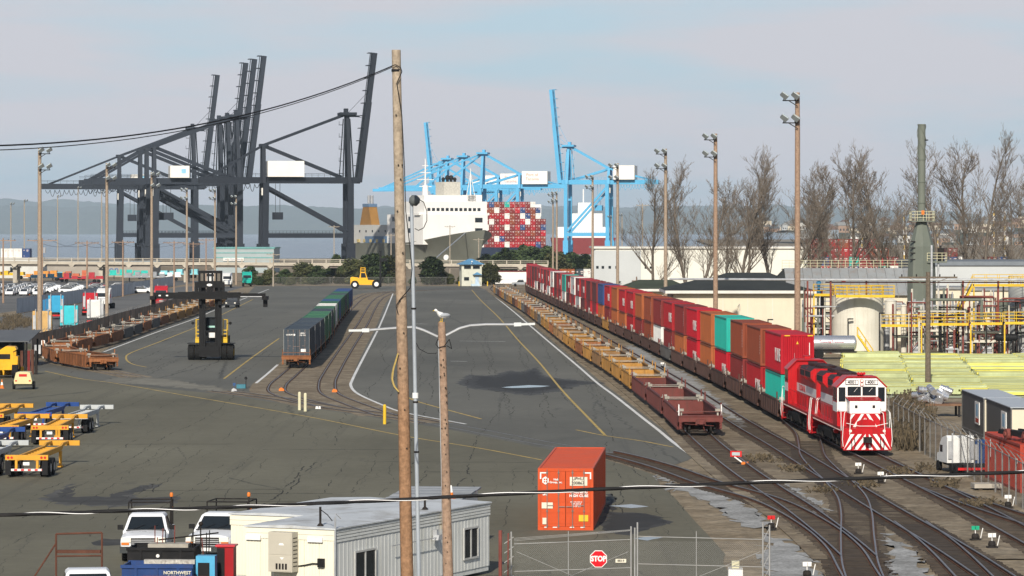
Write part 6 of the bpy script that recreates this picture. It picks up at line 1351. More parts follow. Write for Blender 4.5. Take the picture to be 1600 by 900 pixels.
# maze of process piping (joined, uncountable)
k=MB(); rn=random.Random(12)
for i in range(300):
    u=rn.uniform(1250,1640); d=rn.uniform(402,425); x=ux(u,d); z=rn.uniform(.4,6.5)
    if 1290<u<1395 and d<420: continue
    if rn.random()<.5: k.bar((x,d,0),(x,d,rn.uniform(2.5,8)),rn.choice((.06,.09,.13)),6,rn.randrange(4))
    else:
        L_=rn.uniform(1.5,7); k.path([(x,d,z),(x+L_,d,z),(x+L_,d,max(0,z-rn.uniform(.5,3)))],rn.choice((.06,.08,.11,.16)),6,rn.randrange(4))
tag(k.build('process_piping',[m_pipe,m_rustpipe,m_stack,m_ptank]),'tangle of process pipes under the yellow walkways','piping',None,'stuff')
rk=[]
for i,(u,d,h) in enumerate(((1258,412,7.2),(1285,408,6.6),(1420,406,5.9),(1470,405,5.4),(1530,403,5.6),(1590,402,6.0))):
    e=thing('pipe_rack',f'dark steel pipe rack with pumps in the plant, {ORD[i]} from the stack train','pipe rack',(ux(u,d),d,0),0,'pipe racks'); k=MB()
    for sx in (0,2.0):
        for sy in (0,1.6): k.box(sx-.07,sx+.07,sy-.07,sy+.07,0,h)
    for z in (h*.4,h*.7,h-.1): k.box(-.07,2.07,-.07,.07,z-.07,z+.07); k.box(-.07,2.07,1.53,1.67,z-.07,z+.07); k.box(-.07,.07,0,1.6,z-.07,z+.07); k.box(1.93,2.07,0,1.6,z-.07,z+.07)
    k.bar((0,0,0),(2,0,h*.4),.05,5); k.bar((2,0,h*.4),(0,0,h*.7),.05,5); k.build('frame',(m_rustpipe,m_dark)[i%2],e)
    k=MB(); k.cyl((1,.8,.5),(1,0,0),.35,1.0,14); k.box(.4,1.6,.4,1.2,0,.2); k.build('pump',m_pipe,e); k=MB(); k.path([(1,.8,.9),(1,.8,h*.55),(1.8,.3,h*.55),(1.8,.3,h+.4)],.08,6); k.build('pipe',m_pipe,e)
# blue valve / horizontal tank / lamp posts / tanker
q=AT(1280,432,406); e=thing('blue_valve','blue motor valve above the small yellow platform','valve',(q.x,406.6,CAM_H-(459-HOR)/FPX*406-.02)); k=MB(); k.lathe([(.25,.0),(.25,.3),(.15,.35),(.18,1.0),(.3,1.05),(.3,1.4),(.1,1.5)],n=14); k.build('body',mat('valve_blue',(.04,.16,.28),.4),e); k=MB(); k.lathe([(.3,1.5),(.06,1.55),(.06,1.8)],n=12); k.build('wheel',m_dark,e)
q=AT(1572,527,401); e=thing('horizontal_tank','black horizontal tank on legs by the lumber yard','tank',(q.x,401,0)); k=MB(); k.cyl((0,0,1.95),(1,0,0),.42,2.2,16); k.sph((-1.1,0,1.95),(.25,.38,.38),12,6); k.sph((1.1,0,1.95),(.25,.38,.38),12,6); k.build('shell',m_black,e,smooth=40)
for x in (-.8,.8): k=MB(); k.box(x-.1,x+.1,-.3,.3,0,1.6); k.build('leg',m_dark,e)
for i,(u,vt,d,l) in enumerate(((1325,499,402,'black lamp post beside the tanker trailer'),(1374,490,400,'black lamp post at the corner of the lumber yard'),(1470,490,403,'black lamp post behind the utility pole'),(1200,500,418,'black lamp post before the cream building'))):
    q=AT(u,vt,d); e=thing('lamp_post',l,'lamp post',(q.x,d,0)); k=MB(); k.bar((0,0,0),(0,0,q.z),.07,8); k.build('post',m_black,e); k=MB(); k.box(-.05,.6,-.15,.15,q.z-.02,q.z+.12); k.build('lamp_head',m_black,e)
d=386; e=thing('tanker_trailer','polished tanker trailer with red lettering behind the locomotives','trailer',(ux(1250,d),d,0),0); m_pol=mat('polished_tank',(.62,.63,.65),.22,metal=.75,var=.05); xe=ux(1340,d)-ux(1250,d)
k=MB(); k.cyl((xe/2,1.0,1.75),(1,0,0),.85,xe-.7,28); k.sph((xe-.35,1.0,1.75),(.35,.85,.85),20,10); k.sph((.35,1,1.75),(.35,.85,.85),20,10); k.build('tank',m_pol,e,smooth=40)
text('Trucking Products',.36,mat('red_letter',(.5,.02,.03),.5),e,(xe/2+.3,.10,1.95),(R(78),0,0),ext=.012)
k=MB(); k.box(.3,xe-.3,.4,1.6,.7,.95); k.box(.2,xe-.1,-.02,.1,.72,.82); k.build('frame',m_dark,e)
for x in (1.0,2.1): k=MB(); k.cyl((x,.2,.55),(0,1,0),.52,.5,16); k.cyl((x,1.8,.55),(0,1,0),.52,.5,16); k.build('wheel',m_tyre,e)
k=MB(); k.box(xe-1,xe-.8,.4,1.6,0,.75); k.build('landing_leg',m_dark,e)
d=388; e=thing('steel_stairs','yellow access stairs beside the tanker trailer','stairs',(ux(1343,d),d,0))
for i in range(8): k=MB(); k.box(i*.2-.1,i*.2+.16,0,.8,2.4-i*.3,2.44-i*.3); k.build('tread',m_yelpaint,e)
k=MB()
for y0 in (0,.8): k.bar((-.2,y0,2.6),(1.6,y0,0),(.05,.2)); k.bar((-.2,y0,3.5),(1.5,y0,1.0),.035,5); k.bar((-.2,y0,2.6),(-.2,y0,3.5),.035,5); k.bar((.7,y0,1.3),(.7,y0,2.2),.035,5); k.bar((1.5,y0,0),(1.5,y0,1.0),.035,5)
k.build('stringer',m_yelpaint,e)
# ---- lumber yard
m_ltop=mat('weathered_lumber_top',(.42,.46,.25),.85,var=.2,scale=.6,rnd=.15,dirt=.4,dcol=(.42,.42,.2)); m_lend=mat('yellow_lumber',(.60,.55,.12),.8,var=.2,scale=.8,rnd=.2)
def lumber(sd):
    rl=random.Random(sd); e=thing('lumber_stack',None,None); k=MB(); f=MB()
    for i in range(9):
        for j in range(3):
            (f if rl.random()<.24 else k).box(-3.0+rl.uniform(-.15,.1),3.0+rl.uniform(-.1,.15),-1.45+i*.32,-1.45+i*.32+.30,.08+j*.11,.08+j*.11+.10+rl.uniform(0,.02))
    k.build('boards',m_ltop,e); f.build('fresh_boards',m_lend,e); k=MB(); k.box(-2.6,-2.45,-1.4,1.4,0,.08); k.box(2.45,2.6,-1.4,1.4,0,.08); k.build('bearer',m_tie,e); return e
LU=[lumber(s_) for s_ in range(6)]
for r_ in range(30):
    y=301+r_*3.15; x=ux(1330,y)-1+(4 if r_<1 else 0); xr=ux(1640,y); i=0
    while x<xr:
        o=dup(LU[rn.randrange(6)],(x+3.1,y+rn.uniform(-.12,.12),.032+rn.choice((0,0,0,.0))),R(rn.uniform(-1,1)),f"weathered grey green lumber pack, {ORD[min(i,19)]} in the {ORD[r_]} row from the tracks"); tag(o,None,'lumber','lumber packs'); o.scale=(1,1,rn.choice((.8,1,1,1.3,1.8)))
        x+=6.3+rn.uniform(0,.15); i+=1
for lu in LU: kill(lu)
sheet('lumber_yard_ground',[(ux(1310,292),296),(ux(1700,292),296),(ux(1700,400),402),(ux(1330,400),402)],.03,mat('lumber_yard_surface',(.34,.36,.25),.85,var=.25,scale=.5))
# ---- scrap duct pile, grey sheds, fence, trucks, red container
rn=random.Random(5); q=G(1467,655)
for i in range(18):
    e=thing('metal_duct',f'shiny round metal duct piece in the scrap heap, {ORD[i]} of the heap','duct',(q.x+rn.uniform(-1.3,1.4),q.y+4+rn.uniform(-.8,.8),1.0+(i//7)*.38+rn.uniform(0,.1)),rn.uniform(0,6.28),'scrap duct pieces'); k=MB(); r_=rn.uniform(.18,.32); L_=rn.uniform(.5,1.1); ax=Vector((1,0,rn.uniform(-.5,.5))); k.cyl((0,0,.2),ax,r_,L_,14); k.build('tube',m_pol,e,smooth=40); k=MB(); k.cyl((0,0,.2),ax,r_+.02,.08,14); k.build('collar',m_steel,e)
e=thing('scrap_bench','rusty bench and boards under the heap of ducts','bench',(q.x,q.y+4,0)); k=MB(); k.box(-1.7,2.2,-1.2,1.2,.85,1.0); k.build('top',mat('rusty_plate',(.16,.09,.055),.8,var=.3),e)
for sx in (-1.5,1.9):
    for sy in (-1,1): k=MB(); k.box(sx-.08,sx+.08,sy-.08,sy+.08,0,.85); k.build('leg',m_dark,e)
m_shed=mat('shed_charcoal',(.115,.115,.11),.6,var=.12,scale=.5,dirt=.3,dcol=(.13,.12,.11),streak=True); m_shroof=mat('shed_roof_grey',(.36,.39,.42),.5,var=.08)
for i,(y0,l) in enumerate(((234.4,'charcoal steel store with pale roof and poster, the one by the scrap heap'),(221.6,'charcoal steel store with pale roof and cream end wall'))):
    e=thing('storage_shed',l,'shed',(31.4,y0,0),R(-.6)); Ls,Ws,Hs=12.4,2.5,2.9
    k=MB(); k.box(.03,Ws-.03,.03,Ls-.03,.05,Hs-.05)
    for q in range(2):
        x0=q*(Ws-.12)
        for y in (0,Ls-.12): k.box(x0,x0+.12,y,y+.12,0,Hs)
        k.box(x0,x0+.08,.12,Ls-.12,Hs-.12,Hs-.01); k.box(x0,x0+.08,.12,Ls-.12,0,.14)
    k.build('wall',m_shed,e)
    n_=10
    for q in range(n_): k=MB(); y1=q*Ls/n_; k.box(-.03,Ws+.03,y1,y1+Ls/n_-.02,Hs,Hs+.05); k.build('roof_sheet',m_shroof,e)
    k=MB(); k.box(.08,Ws-.08,-.02,.03,.15,Hs-.12); k.build('end_wall',m_cream,e)
    k=MB(); k.box(-.03,.02,2.2,4.6,1.0,2.5); po=k.build('poster',m_letter,e); k=MB(); k.box(-.036,-.03,2.8,3.9,1.55,2.35); k.build('poster_figure',mat('poster_blue',(.3,.5,.65),.6),po); k=MB(); k.box(-.036,-.03,2.5,4.2,1.12,1.4); k.build('poster_strip',m_redlamp,po)
fr=[G(u,v) for u,v in ((1437,706),(1475,727),(1520,750),(1560,772),(1600,797),(1640,822))]
fence('chain_link_fence','chain link fence with barbed wire beside the locomotive track',[(f.x,f.y) for f in fr],2.3,2.9,chain_mat('chain_link_near',(.16,.16,.16),.13,30),True)
a=G(1437,706); fence('chain_link_fence','chain link fence section running back past the scrap heap',[(a.x,a.y),(a.x+.3,a.y+22)],2.3,3.5,MATS['chain_link_near'],True)
o=tractor((26.0,204.6,0),R(8),MATS['cab_white'],'white truck cab parked inside the chain link fence'); o.scale=(.66,.66,.58)
o=tractor((27.6,205.5,0),R(5),mat('cab_navy',(.02,.05,.14),.35),'navy blue truck cab between the white one and the red container'); o.scale=(.6,.6,.5)
cR=container_proto('shipping_container',12.19,2.44,2.6,front='door',bodymat=mat('paint_brick_red',(.33,.045,.025),.55,var=.12,scale=.8,dirt=.4,dcol=(.16,.04,.025),streak=True)); cR.location=(28.3,194.6,0); cR.rotation_euler=(0,0,R(1.2)); tag(cR,'brick red container with truck axles on its roof inside the fence','container')
k=MB(); k.box(.3,.9,-6.12,-6.105,1.4,2.0); k.build('placard',m_letter,cR); k=MB(); k.box(-1.235,-1.222,-5.2,-4.9,1.5,1.8); k.build('decal',m_letter,cR); k=MB(); k.box(-1.235,-1.222,3.9,4.05,1.3,2.3); k.build('decal',m_letter,cR)
e=thing('truck_chassis_parts','black truck axle and frame lying on the brick red container','axle',(28.3,192.5,2.605),R(14)); k=MB(); k.box(-.45,-.3,-2.6,2.4,.25,.5); k.box(.3,.45,-2.6,2.4,.25,.5); k.bar((-1.0,-1.8,.3),(1.0,-1.8,.3),.1,8); k.bar((-1.1,.8,.3),(1.1,.8,.3),.1,8); k.prism([(-2.6,.2),(-2.4,.55),(2.2,.5),(2.4,.25)],'x',-.9,-.75); k.build('frame',m_black,e)
for y0 in (-1.8,.8):
    for sx in (-1,1): k=MB(); k.cyl((sx*.95,y0,.3),(1,0,0),.3,.25,14); k.cyl((sx*1.1,y0,.3),(1,0,0),.14,.15,10); k.build('hub',m_rustpipe,e)
# weedy bank behind the locomotives
def weeds(name,label,pts,n,hmax,m,seed):
    rn=random.Random(seed); k=MB()
    for i in range(n):
        a=rn.choice(pts); p=G(a[0]+rn.uniform(-14,14),a[1]+rn.uniform(-5,5)); h=rn.uniform(.3,hmax)
        for j in range(7):
            b=p+Vector((rn.uniform(-.5,.5),rn.uniform(-.5,.5),0)); t=b+Vector((rn.uniform(-.35,.35),rn.uniform(-.35,.35),h*rn.uniform(.5,1))); w=Vector((rn.uniform(.01,.035),0,0)); k.add([b-w,b+w,t+w*1.5,t-w*1.5],[(0,1,2,3)])
            s_=rn.uniform(.04,.1); k.add([t+Vector((-s_,0,0)),t+Vector((0,0,-s_)),t+Vector((s_,0,.02)),t+Vector((0,0,s_))],[(0,1,2,3)])
    return tag(k.build(name,m),label,'weeds',None,'stuff')
m_weed=leafmat('dry_weed',(.025,.02,.012),(.105,.08,.048)); 
weeds('weeds','dry brown weeds on the bank beside the leading locomotive',[(1410,690),(1418,670),(1412,655),(1424,700),(1430,640),(1415,640),(1440,655),(1420,680)],420,1.6,m_weed,3)
weeds('weeds','scrubby weeds along the verge beside the tan tractor',[(10,512),(30,508),(20,500),(45,505)],160,.8,m_weed,4)
weeds('weeds','sparse dry tufts between the tracks',[(1440,735),(1480,760),(1400,740),(1530,790),(1240,735),(1290,770),(1190,720),(1350,760)],90,.3,m_weed,6)
sheet('weedy_verge',[(-86,420),(-55.5,420),(-58,560),(-84,600)],.006,m_grass)
# slab and switch stands
q=G(1541,765); e=thing('concrete_slab','grey concrete slab lying near the chain link fence','slab',(q.x,q.y,0),R(3)); k=MB(); k.box(-.75,.75,-.6,.6,.12,.35); k.build('slab',mat('slab_concrete',(.36,.33,.28),.85,var=.15),e); k=MB(); k.box(-.5,-.3,-.5,.5,0,.12); k.box(.3,.5,-.5,.5,0,.12); k.build('bearer',m_tie,e)
m_tgtg=mat('target_green',(.02,.35,.2),.5)
def stand(u,v,label,tm,h=.75,base=True):
    q=G(u,v); e=thing('switch_stand',label,'switch stand',(q.x,q.y,.05),R(10),'switch stands'); e.scale=(.75,.75,.75); k=MB(); k.box(-.3,.3,-.2,.2,0,.1); k.lathe([(.2,.1),(.24,.2),(.2,.38),(.08,.42)],n=12); k.build('base',m_dark,e); k=MB(); k.bar((0,0,.3),(0,0,h),.03,6); k.build('spindle',m_letter,e); k=MB(); k.box(-.24,.24,-.02,.02,h-.12,h+.12); k.box(-.02,.02,-.2,.2,h-.1,h+.1); k.build('target',tm,e); k=MB(); k.bar((.3,-.1,.15),(.42,-.15,.75),.03,6); k.build('lever',m_letter,e)
for a in ((1341,742,'switch stand with white target just in front of the leading locomotive',m_letter),(1376,757,'low switch stand one track in front of the leading locomotive',m_letter),(1524,846,'switch stand with green target between the near tracks',m_tgtg),(1550,858,'switch stand with white target next to the green one',m_letter),(1575,795,'switch stand with white target by the chain link fence',m_letter),(1205,829,'switch stand with red target at the gravel by the gate',m_redlamp),(1261,905,'switch stand with white target at the picture bottom',m_letter),(1035,577,'white switch stand between the empty string and the stack train',m_letter),(1380,610,'switch stand hidden beside the locomotives',m_letter)): stand(*a) if a[0]!=1380 else None
q=G(1150,727); e=thing('derail_sign','red framed sign on a white post by the empty cars','sign',(q.x,q.y,.06),R(-12)); k=MB(); k.box(-.35,.35,-.02,.02,.45,.8); k.build('board',m_redlamp,e); k=MB(); k.box(-.24,.24,-.03,-.02,.53,.72); k.build('face',mat('sign_grey',(.35,.42,.42),.4),e); k=MB(); k.bar((-.1,0,.45),(.5,.1,0),.05,6); k.build('post',m_letter,e); k=MB(); k.box(.35,.75,-.15,.25,0,.15); k.build('base',m_orange,e)
for i,(u,v) in enumerate(((468,641),(477,643),(601,663))):
    q=G(u,v); e=thing('bollard',['yellow bollard, first of the close pair at the yard switches','yellow bollard, second of the close pair at the yard switches','lone yellow bollard beside the curved lead track'][i],'bollard',(q.x,q.y,.012),0,'yellow bollards'); k=MB(); k.lathe([(.12,0),(.12,1.35),(.08,1.42),(.01,1.44)],n=12); k.build('post',m_palerail if i<2 else m_yelpaint,e)
q=G(497,639); e=thing('switch_box','small white switch box at the yard switches','box',(q.x,q.y,.012)); k=MB(); k.box(-.18,.0,-.15,.15,0,.2); k.box(.05,.2,-.15,.15,0,.2); k.box(-.2,.22,-.2,.2,0,.05); k.build('body',m_letter,e)
for i,(u,v) in enumerate(((440,611),(523,613),(366,612))):
    q=G(u,v); e=thing('switch_marker',['orange switch marker in the string track','orange switch marker in the empty track','blue switch marker at the lead track end'][i],'marker',(q.x,q.y,.02)); k=MB(); k.prism([(-.25,0),(.25,0),(.2,.18),(-.05,.3),(-.2,.2)],'y',-.15,.15); k.build('body',m_orange if i<2 else m_steel,e)
    if i==2: k=MB(); k.box(-.12,.12,-.02,.02,.5,.75); k.bar((0,0,.2),(0,0,.6),.02,5); k.build('flag',CC['blue'],e)
q=G(377,607); e=thing('switch_machine','teal switch machine box by the lead track end','box',(q.x,q.y,.02)); k=MB(); k.box(-.4,.4,-.4,.4,0,.35); k.build('body',mat('switch_teal',(.05,.17,.22),.6),e); k=MB(); k.bar((.4,.2,0),(.4,.2,.85),.03,5); k.cyl((.4,.2,.9),(0,1,0),.14,.04,12); k.build('mast',m_black,e)
# ---- hillside houses and far rows of boxes
hm=[mat('house_'+c,v_,.8,var=.1,scale=.2) for c,v_ in (('white',(.62,.61,.57)),('cream',(.55,.48,.37)),('blue',(.26,.32,.38)),('brown',(.3,.2,.14)),('grey',(.36,.37,.37)))]; hr_=[mat('roof_'+c,v_,.85,var=.15,scale=.2) for c,v_ in (('slate',(.10,.11,.12)),('brown',(.14,.09,.07)),('grey',(.22,.22,.21)))]
rn=random.Random(21); hp=[]
for a in range(3):
    e=thing('hillside_house',None,None); w_,dp,h=(5,4.5,5.5),(5,6,5),(6,7,4.2); W_,D_,H_=w_[a],dp[a],h[a]; k=MB(); k.box(-W_,W_,-D_,D_,0,H_); k.build('wall',hm[0],e); k=MB()
    if a%2: k.add([(-W_-.4,-D_-.4,H_),(W_+.4,-D_-.4,H_),(W_+.4,D_+.4,H_),(-W_-.4,D_+.4,H_),(0,-D_-.4,H_+3.4),(0,D_+.4,H_+3.4)],[(0,1,4),(1,2,5,4),(2,3,5),(3,0,4,5)])
    else: k.add([(-W_-.4,-D_-.4,H_),(W_+.4,-D_-.4,H_),(W_+.4,D_+.4,H_),(-W_-.4,D_+.4,H_),(-W_,0,H_+3),(W_,0,H_+3)],[(0,1,5,4),(1,2,5),(2,3,4,5),(3,0,4)])
    k.build('roof',hr_[0],e)
    for x in (-.6,0,.6): k=MB(); k.box(x*W_-.6,x*W_+.6,-D_-.1,-D_,1.6,3.4); k.build('window',m_glass,e)
    hp.append(e)
hill=[o for o in COL.objects if o.name.startswith('hills')][2]; hv=[v.co for v in hill.data.vertices]
n=0
while n<110:
    v_=rn.choice(hv)
    if v_.y>4700: continue
    u=800+v_.x/v_.y*FPX
    if u<890 or u>1640: continue
    c=rn.randrange(5); r2=rn.randrange(3); x=v_.x+rn.uniform(-6,6)
    o=dup(hp[n%3],(x,v_.y+rn.uniform(-8,8),max(-1,v_.z-.8)),R(rn.uniform(-25,25)),f"{['white','cream','blue grey','brown','grey'][c]} house among the houses on the far hillside",sw={hm[0]:hm[c],hr_[0]:hr_[r2]},scale=rn.uniform(.9,1.5)); tag(o,None,'house','houses on the far hillside'); n+=1
for o in hp: kill(o)
bxp=simple_container('stacked_container',12.2,bodymat=PAINT)
for i in range(26):
    d=1150; u=1188+i*15.5; hgt=[2,2,3,3,3,4,4,4,4,4,3,4,3,2,1,1,2,1,2,3,2,1,1,2,2,1][i]
    for z in range(max(1,hgt)):
        cn=rn.choice(['red','maroon','maroon','rust brown']) if z>1 else rn.choice(['teal green','navy blue','white','red','maroon'])
        o=dup(bxp,(ux(u+7,d)+rn.uniform(-.1,.1),d+7,z*2.9),0,f'{cn} container, {ORD[i]} column and {ORD[z]} tier of the far stacks behind the bare trees',sw={PAINT:CC[cn]},scale=(1.32,1,1)); tag(o,None,'container','far container stacks')
kill(bxp)
m_strY=mat('striped_yellow',(.6,.42,.12),.6)
for i,(u,vt) in enumerate(((1347,352),(1413,330),(1416,362),(1465,360),(1553,320),(1570,330))):
    d=1300; q=AT(u,vt,d); e=thing('striped_mast',f'yellow and white banded mast behind the bare trees, {ORD[i]} from the chimney side','mast',(q.x,d,0),0,'banded masts')
    for j in range(12): k=MB(); k.cyl((0,0,q.z*(j+.5)/12),(0,0,1),.3,q.z/12,6); k.build('band',m_letter if j%2 else m_strY,e)
block('warehouse','long grey roofed shed behind the plant at the picture edge',ux(1450,520),ux(1680,520),520,560,9.0,m_pgrey,mat('slate_blue_roof',(.16,.18,.2),.6,var=.1),.6)
e=block('workshop_building','cream gabled building beside the chimney',ux(1430,452),ux(1512,452),452,462,6.6,m_cream,m_roofmt,.3); 
for i in range(6): k=MB(); k.box(.3+i*.45-1.4,.3+i*.45-1.02,-.04,0,5.2,6.0); k.build('window_pane',m_glass,e)
block('workshop_building','cream low building with window band at the plant back',ux(1512,466),ux(1660,466),466,478,6.2,m_cream,m_roofmt,.3)
# ================================================================== FOREGROUND
# ---- tall wooden pole
m_tall=mat('tall_pole_wood',(0.32,0.262,0.195),0.85,var=0.3,scale=8.0,bump=0.6,bscale=14,dirt=0.5,dcol=(0.17,0.12,0.085),streak=True)
_t,_n,_l,_b=nodes_of(m_tall); _tc=_n.new('ShaderNodeTexCoord'); _s=_n.new('ShaderNodeSeparateXYZ'); _l.new(_tc.outputs['Object'],_s.inputs[0]); _r=_n.new('ShaderNodeMapRange'); _r.inputs[1].default_value=14; _r.inputs[2].default_value=8.5; _l.new(_s.outputs[2],_r.inputs[0]); _m=_n.new('ShaderNodeMix'); _m.data_type='RGBA'; _m.blend_type='MULTIPLY'; _l.new(_r.outputs[0],_m.inputs[0]); _src=_b.inputs['Base Color'].links[0].from_socket; _l.new(_src,_m.inputs[6]); _m.inputs[7].default_value=(.80,.56,.42,1); _l.new(_m.outputs[2],_b.inputs['Base Color'])
def at_line(u0,v0,u1,v1,d,v): return AT(u0+(u1-u0)*(v-v0)/(v1-v0),v,d)
d=100; tp=AT(619,78,d); bt_=at_line(619,78,636,900,d,HOR+FPX*CAM_H/d)
e=thing('utility_pole','tall weathered wooden pole with a wire tied near its top','utility pole',(bt_.x,d,0))
k=MB(); n=26; ring=14; vs=[];fs=[]; rn=random.Random(2)
for i in range(n+1):
    t=i/n; c=Vector((tp.x-bt_.x,0,tp.z))*t; r=.20*(1-t)+.125*t
    for j in range(ring): a=2*math.pi*j/ring; rr=r*(1+rn.uniform(-.02,.02)); vs.append((c.x+rr*math.cos(a)+rn.uniform(-.003,.003),rr*math.sin(a),c.z))
for i in range(n):
    for j in range(ring): fs.append((i*ring+j,i*ring+(j+1)%ring,(i+1)*ring+(j+1)%ring,(i+1)*ring+j))
fs.append(tuple(range(n*ring,(n+1)*ring))); k.add(vs,fs); k.build('pole',m_tall,e,smooth=60)
k=MB()
for v,du in ((180,-2),(258,0),(258,6),(280,3),(330,-3),(395,4),(470,-2),(520,3),(575,-4),(640,2),(700,4)):
    q=at_line(619,78,636,900,d,v); k.cyl((q.x-bt_.x+du/55,-.165,q.z),(0,1,0),.022,.06,8)
k.build('bolt',m_dark,e)
k=MB(); k.path([tuple(AT(u,v,d-.2)-Vector((bt_.x,d,0))) for u,v in ((612,103),(618,101),(626,106),(628,112),(620,130),(628,180),(632,260),(634,330),(640,380),(644,420),(641,450),(625,468),(619,478),(622,490)) ],.014,5); k.build('down_cable',m_black,e)
k=MB(); k.path([tuple(AT(u,v,d-.22)-Vector((bt_.x,d,0))) for u,v in ((622,552),(615,575),(613,593),(616,604),(623,612))],.022,5); k.build('yellow_loop',m_yel_line,e)
k=MB(); k.lathe([(.135,tp.z-.62),(.135,tp.z-.55)],c=(tp.x-bt_.x,0,0),n=14); k.build('wire_tie',m_black,e)
# wires to the left
for i,(v0,v1) in enumerate(((103,219.5),(105,227))): wire((AT(613,v0,d),AT(-60,v1+9,72)),.011 if i else .018,['thin black wire tied to the tall wooden pole top','thinner black wire just under the one tied to the tall pole'][i],'wires from the tall pole',sag=.55)
# ---- slim metal lamp pole
d=104; tp=AT(643,313,d); bt_=at_line(643,313,652.5,800,d,HOR+FPX*CAM_H/d); e=thing('street_lamp','slim grey metal lamp pole beside the tall wooden pole','street lamp',(bt_.x,d,0)); k=MB(); k.bar((0,0,0),(tp.x-bt_.x,0,tp.z-.1),.068,12,0,.052); k.build('pole',mat('painted_grey_steel',(.34,.37,.40),.45,metal=.2,var=.08),e,smooth=40)
for v in (482,628,706): q=at_line(643,313,652.5,800,d,v); k=MB(); k.cyl((q.x-bt_.x,0,q.z),(0,0,1),.08,.05,12); k.build('band',m_dark,e)
k=MB(); q=at_line(643,313,652.5,800,d,618); k.cyl((q.x-bt_.x,0,q.z),(0,0,1),.09,.16,12); k.build('collar',m_letter,e)
k=MB(); k.lathe([(.03,-.16),(.13,-.12),(.17,0),(.14,.1),(.05,.15),(.01,.155)],n=16); hd_=k.build('lamp_head',m_fixture,e,smooth=50); hd_.location=(tp.x-bt_.x+.09,-.05,tp.z-.0); hd_.rotation_euler=(R(20),R(25),0)
k=MB(); k.path([tuple(AT(u,v,d)-Vector((bt_.x,d,0))) for u,v in ((654,311),(662,316),(667,330),(667,345),(662,356),(654,360),(648,357))],.012,5); k.build('photo_cell_loop',m_dark,e)
# ---- short pole with two arms and a gull
d=115; tp=AT(690,503,d); bt_=at_line(690,503,700,895,d,HOR+FPX*CAM_H/d); e=thing('light_pole','shorter wooden pole with two outstretched lamp arms','light pole',(bt_.x,d,0)); k=MB(); k.bar((0,0,0),(tp.x-bt_.x,0,tp.z),.19,16,0,.122); k.build('pole',m_wood2,e,smooth=60)
O=Vector((bt_.x,d,0))
k=MB(); rn=random.Random(8)
for i in range(26): v=rn.uniform(540,880); q=at_line(690,503,700,895,d,v); k.cyl((q.x-bt_.x+rn.uniform(-.1,.1),-.16,q.z),(0,1,0),.02,.05,7)
k.build('knot',m_dark,e)
for sgn,pts,h0,h1 in ((-1,((684,526),(662,516),(647,511),(625,512),(575,516)),(577,516),(545,516.5)),(1,((697,524),(718,513),(735,508.5),(760,507),(803,507)),(803,507),(836,506))):
    k=MB(); k.path([tuple(AT(u,v,d)-O) for u,v in pts],.045,8); ar=k.build('arm',m_steel,e)
    a,b=AT(*h0,d)-O,AT(*h1,d)-O; k=MB(); mid=a.lerp(b,.35); k.bar(a,mid,(.16,.12)); k.bar(mid,b,(.13,.07)); k.build('lamp_head',mat('lamp_head_grey',(.55,.57,.56),.4,var=.06),ar)
k=MB(); k.path([tuple(AT(u,v,d-.15)-O) for u,v in ((684,530),(681,538),(685,543),(694,541),(702,530),(704,537),(706,545),(698,540))],.014,5); k.build('arm_wiring',m_black,e)
k=MB(); k.path([tuple(AT(u,v,d-.2)-O) for u,v in ((646,528),(655,545),(668,552),(682,552))],.012,5); k.build('feed_wire',m_black,e)
k=MB(); k.bar(Vector((-.16,-.05,.5)),Vector((tp.x-bt_.x-.1,-.08,tp.z-.6)),.018,5); k.build('conduit',m_steel,e)
g=thing('seagull','white seagull standing on top of the shorter wooden pole','bird',(tp.x-.0,d,tp.z),R(125)); g.scale=(1.35,1.2,1.35)
gm=mat('gull_white',(.72,.72,.70),.7,var=.05); gg=mat('gull_grey_wing',(.34,.36,.38),.7,var=.1)
k=MB()
prof=[(-.26,.13,.012,.015),(-.20,.13,.035,.03),(-.1,.14,.062,.06),(0,.16,.075,.078),(.09,.19,.062,.068),(.14,.235,.04,.045),(.165,.27,.037,.04),(.2,.285,.036,.036),(.235,.28,.018,.018),(.245,.278,.006,.006)]
vs=[];fs=[]
for y,z,rx,rz_ in prof:
    for j in range(10): a=2*math.pi*j/10; vs.append((rx*math.cos(a),y,z+rz_*math.sin(a)))
for i in range(len(prof)-1):
    for j in range(10): fs.append((i*10+j,i*10+(j+1)%10,(i+1)*10+(j+1)%10,(i+1)*10+j))
k.add(vs,fs); k.build('body',gm,g,smooth=60)
for sx in (-1,1):
    k=MB(); k.sph((sx*.055,-.07,.165),(.03,.17,.05),10,6); k.build('wing',gg,g,smooth=60); k=MB(); k.bar((sx*.03,.0,.09),(sx*.03,.0,0),.008,5); k.bar((sx*.03,0,.005),(sx*.03,.05,.005),.008,4); k.build('leg',m_yelpaint,g)
k=MB(); k.bar((0,.24,.278),(0,.30,.265),.012,6,0,.003); k.build('beak',m_yelpaint,g); k=MB(); k.add([(-.03,-.22,.13),(.03,-.22,.13),(.035,-.34,.115),(-.035,-.34,.115),(0,-.22,.11)],[(0,1,2,3),(3,2,4)]); k.build('tail',gg,g)
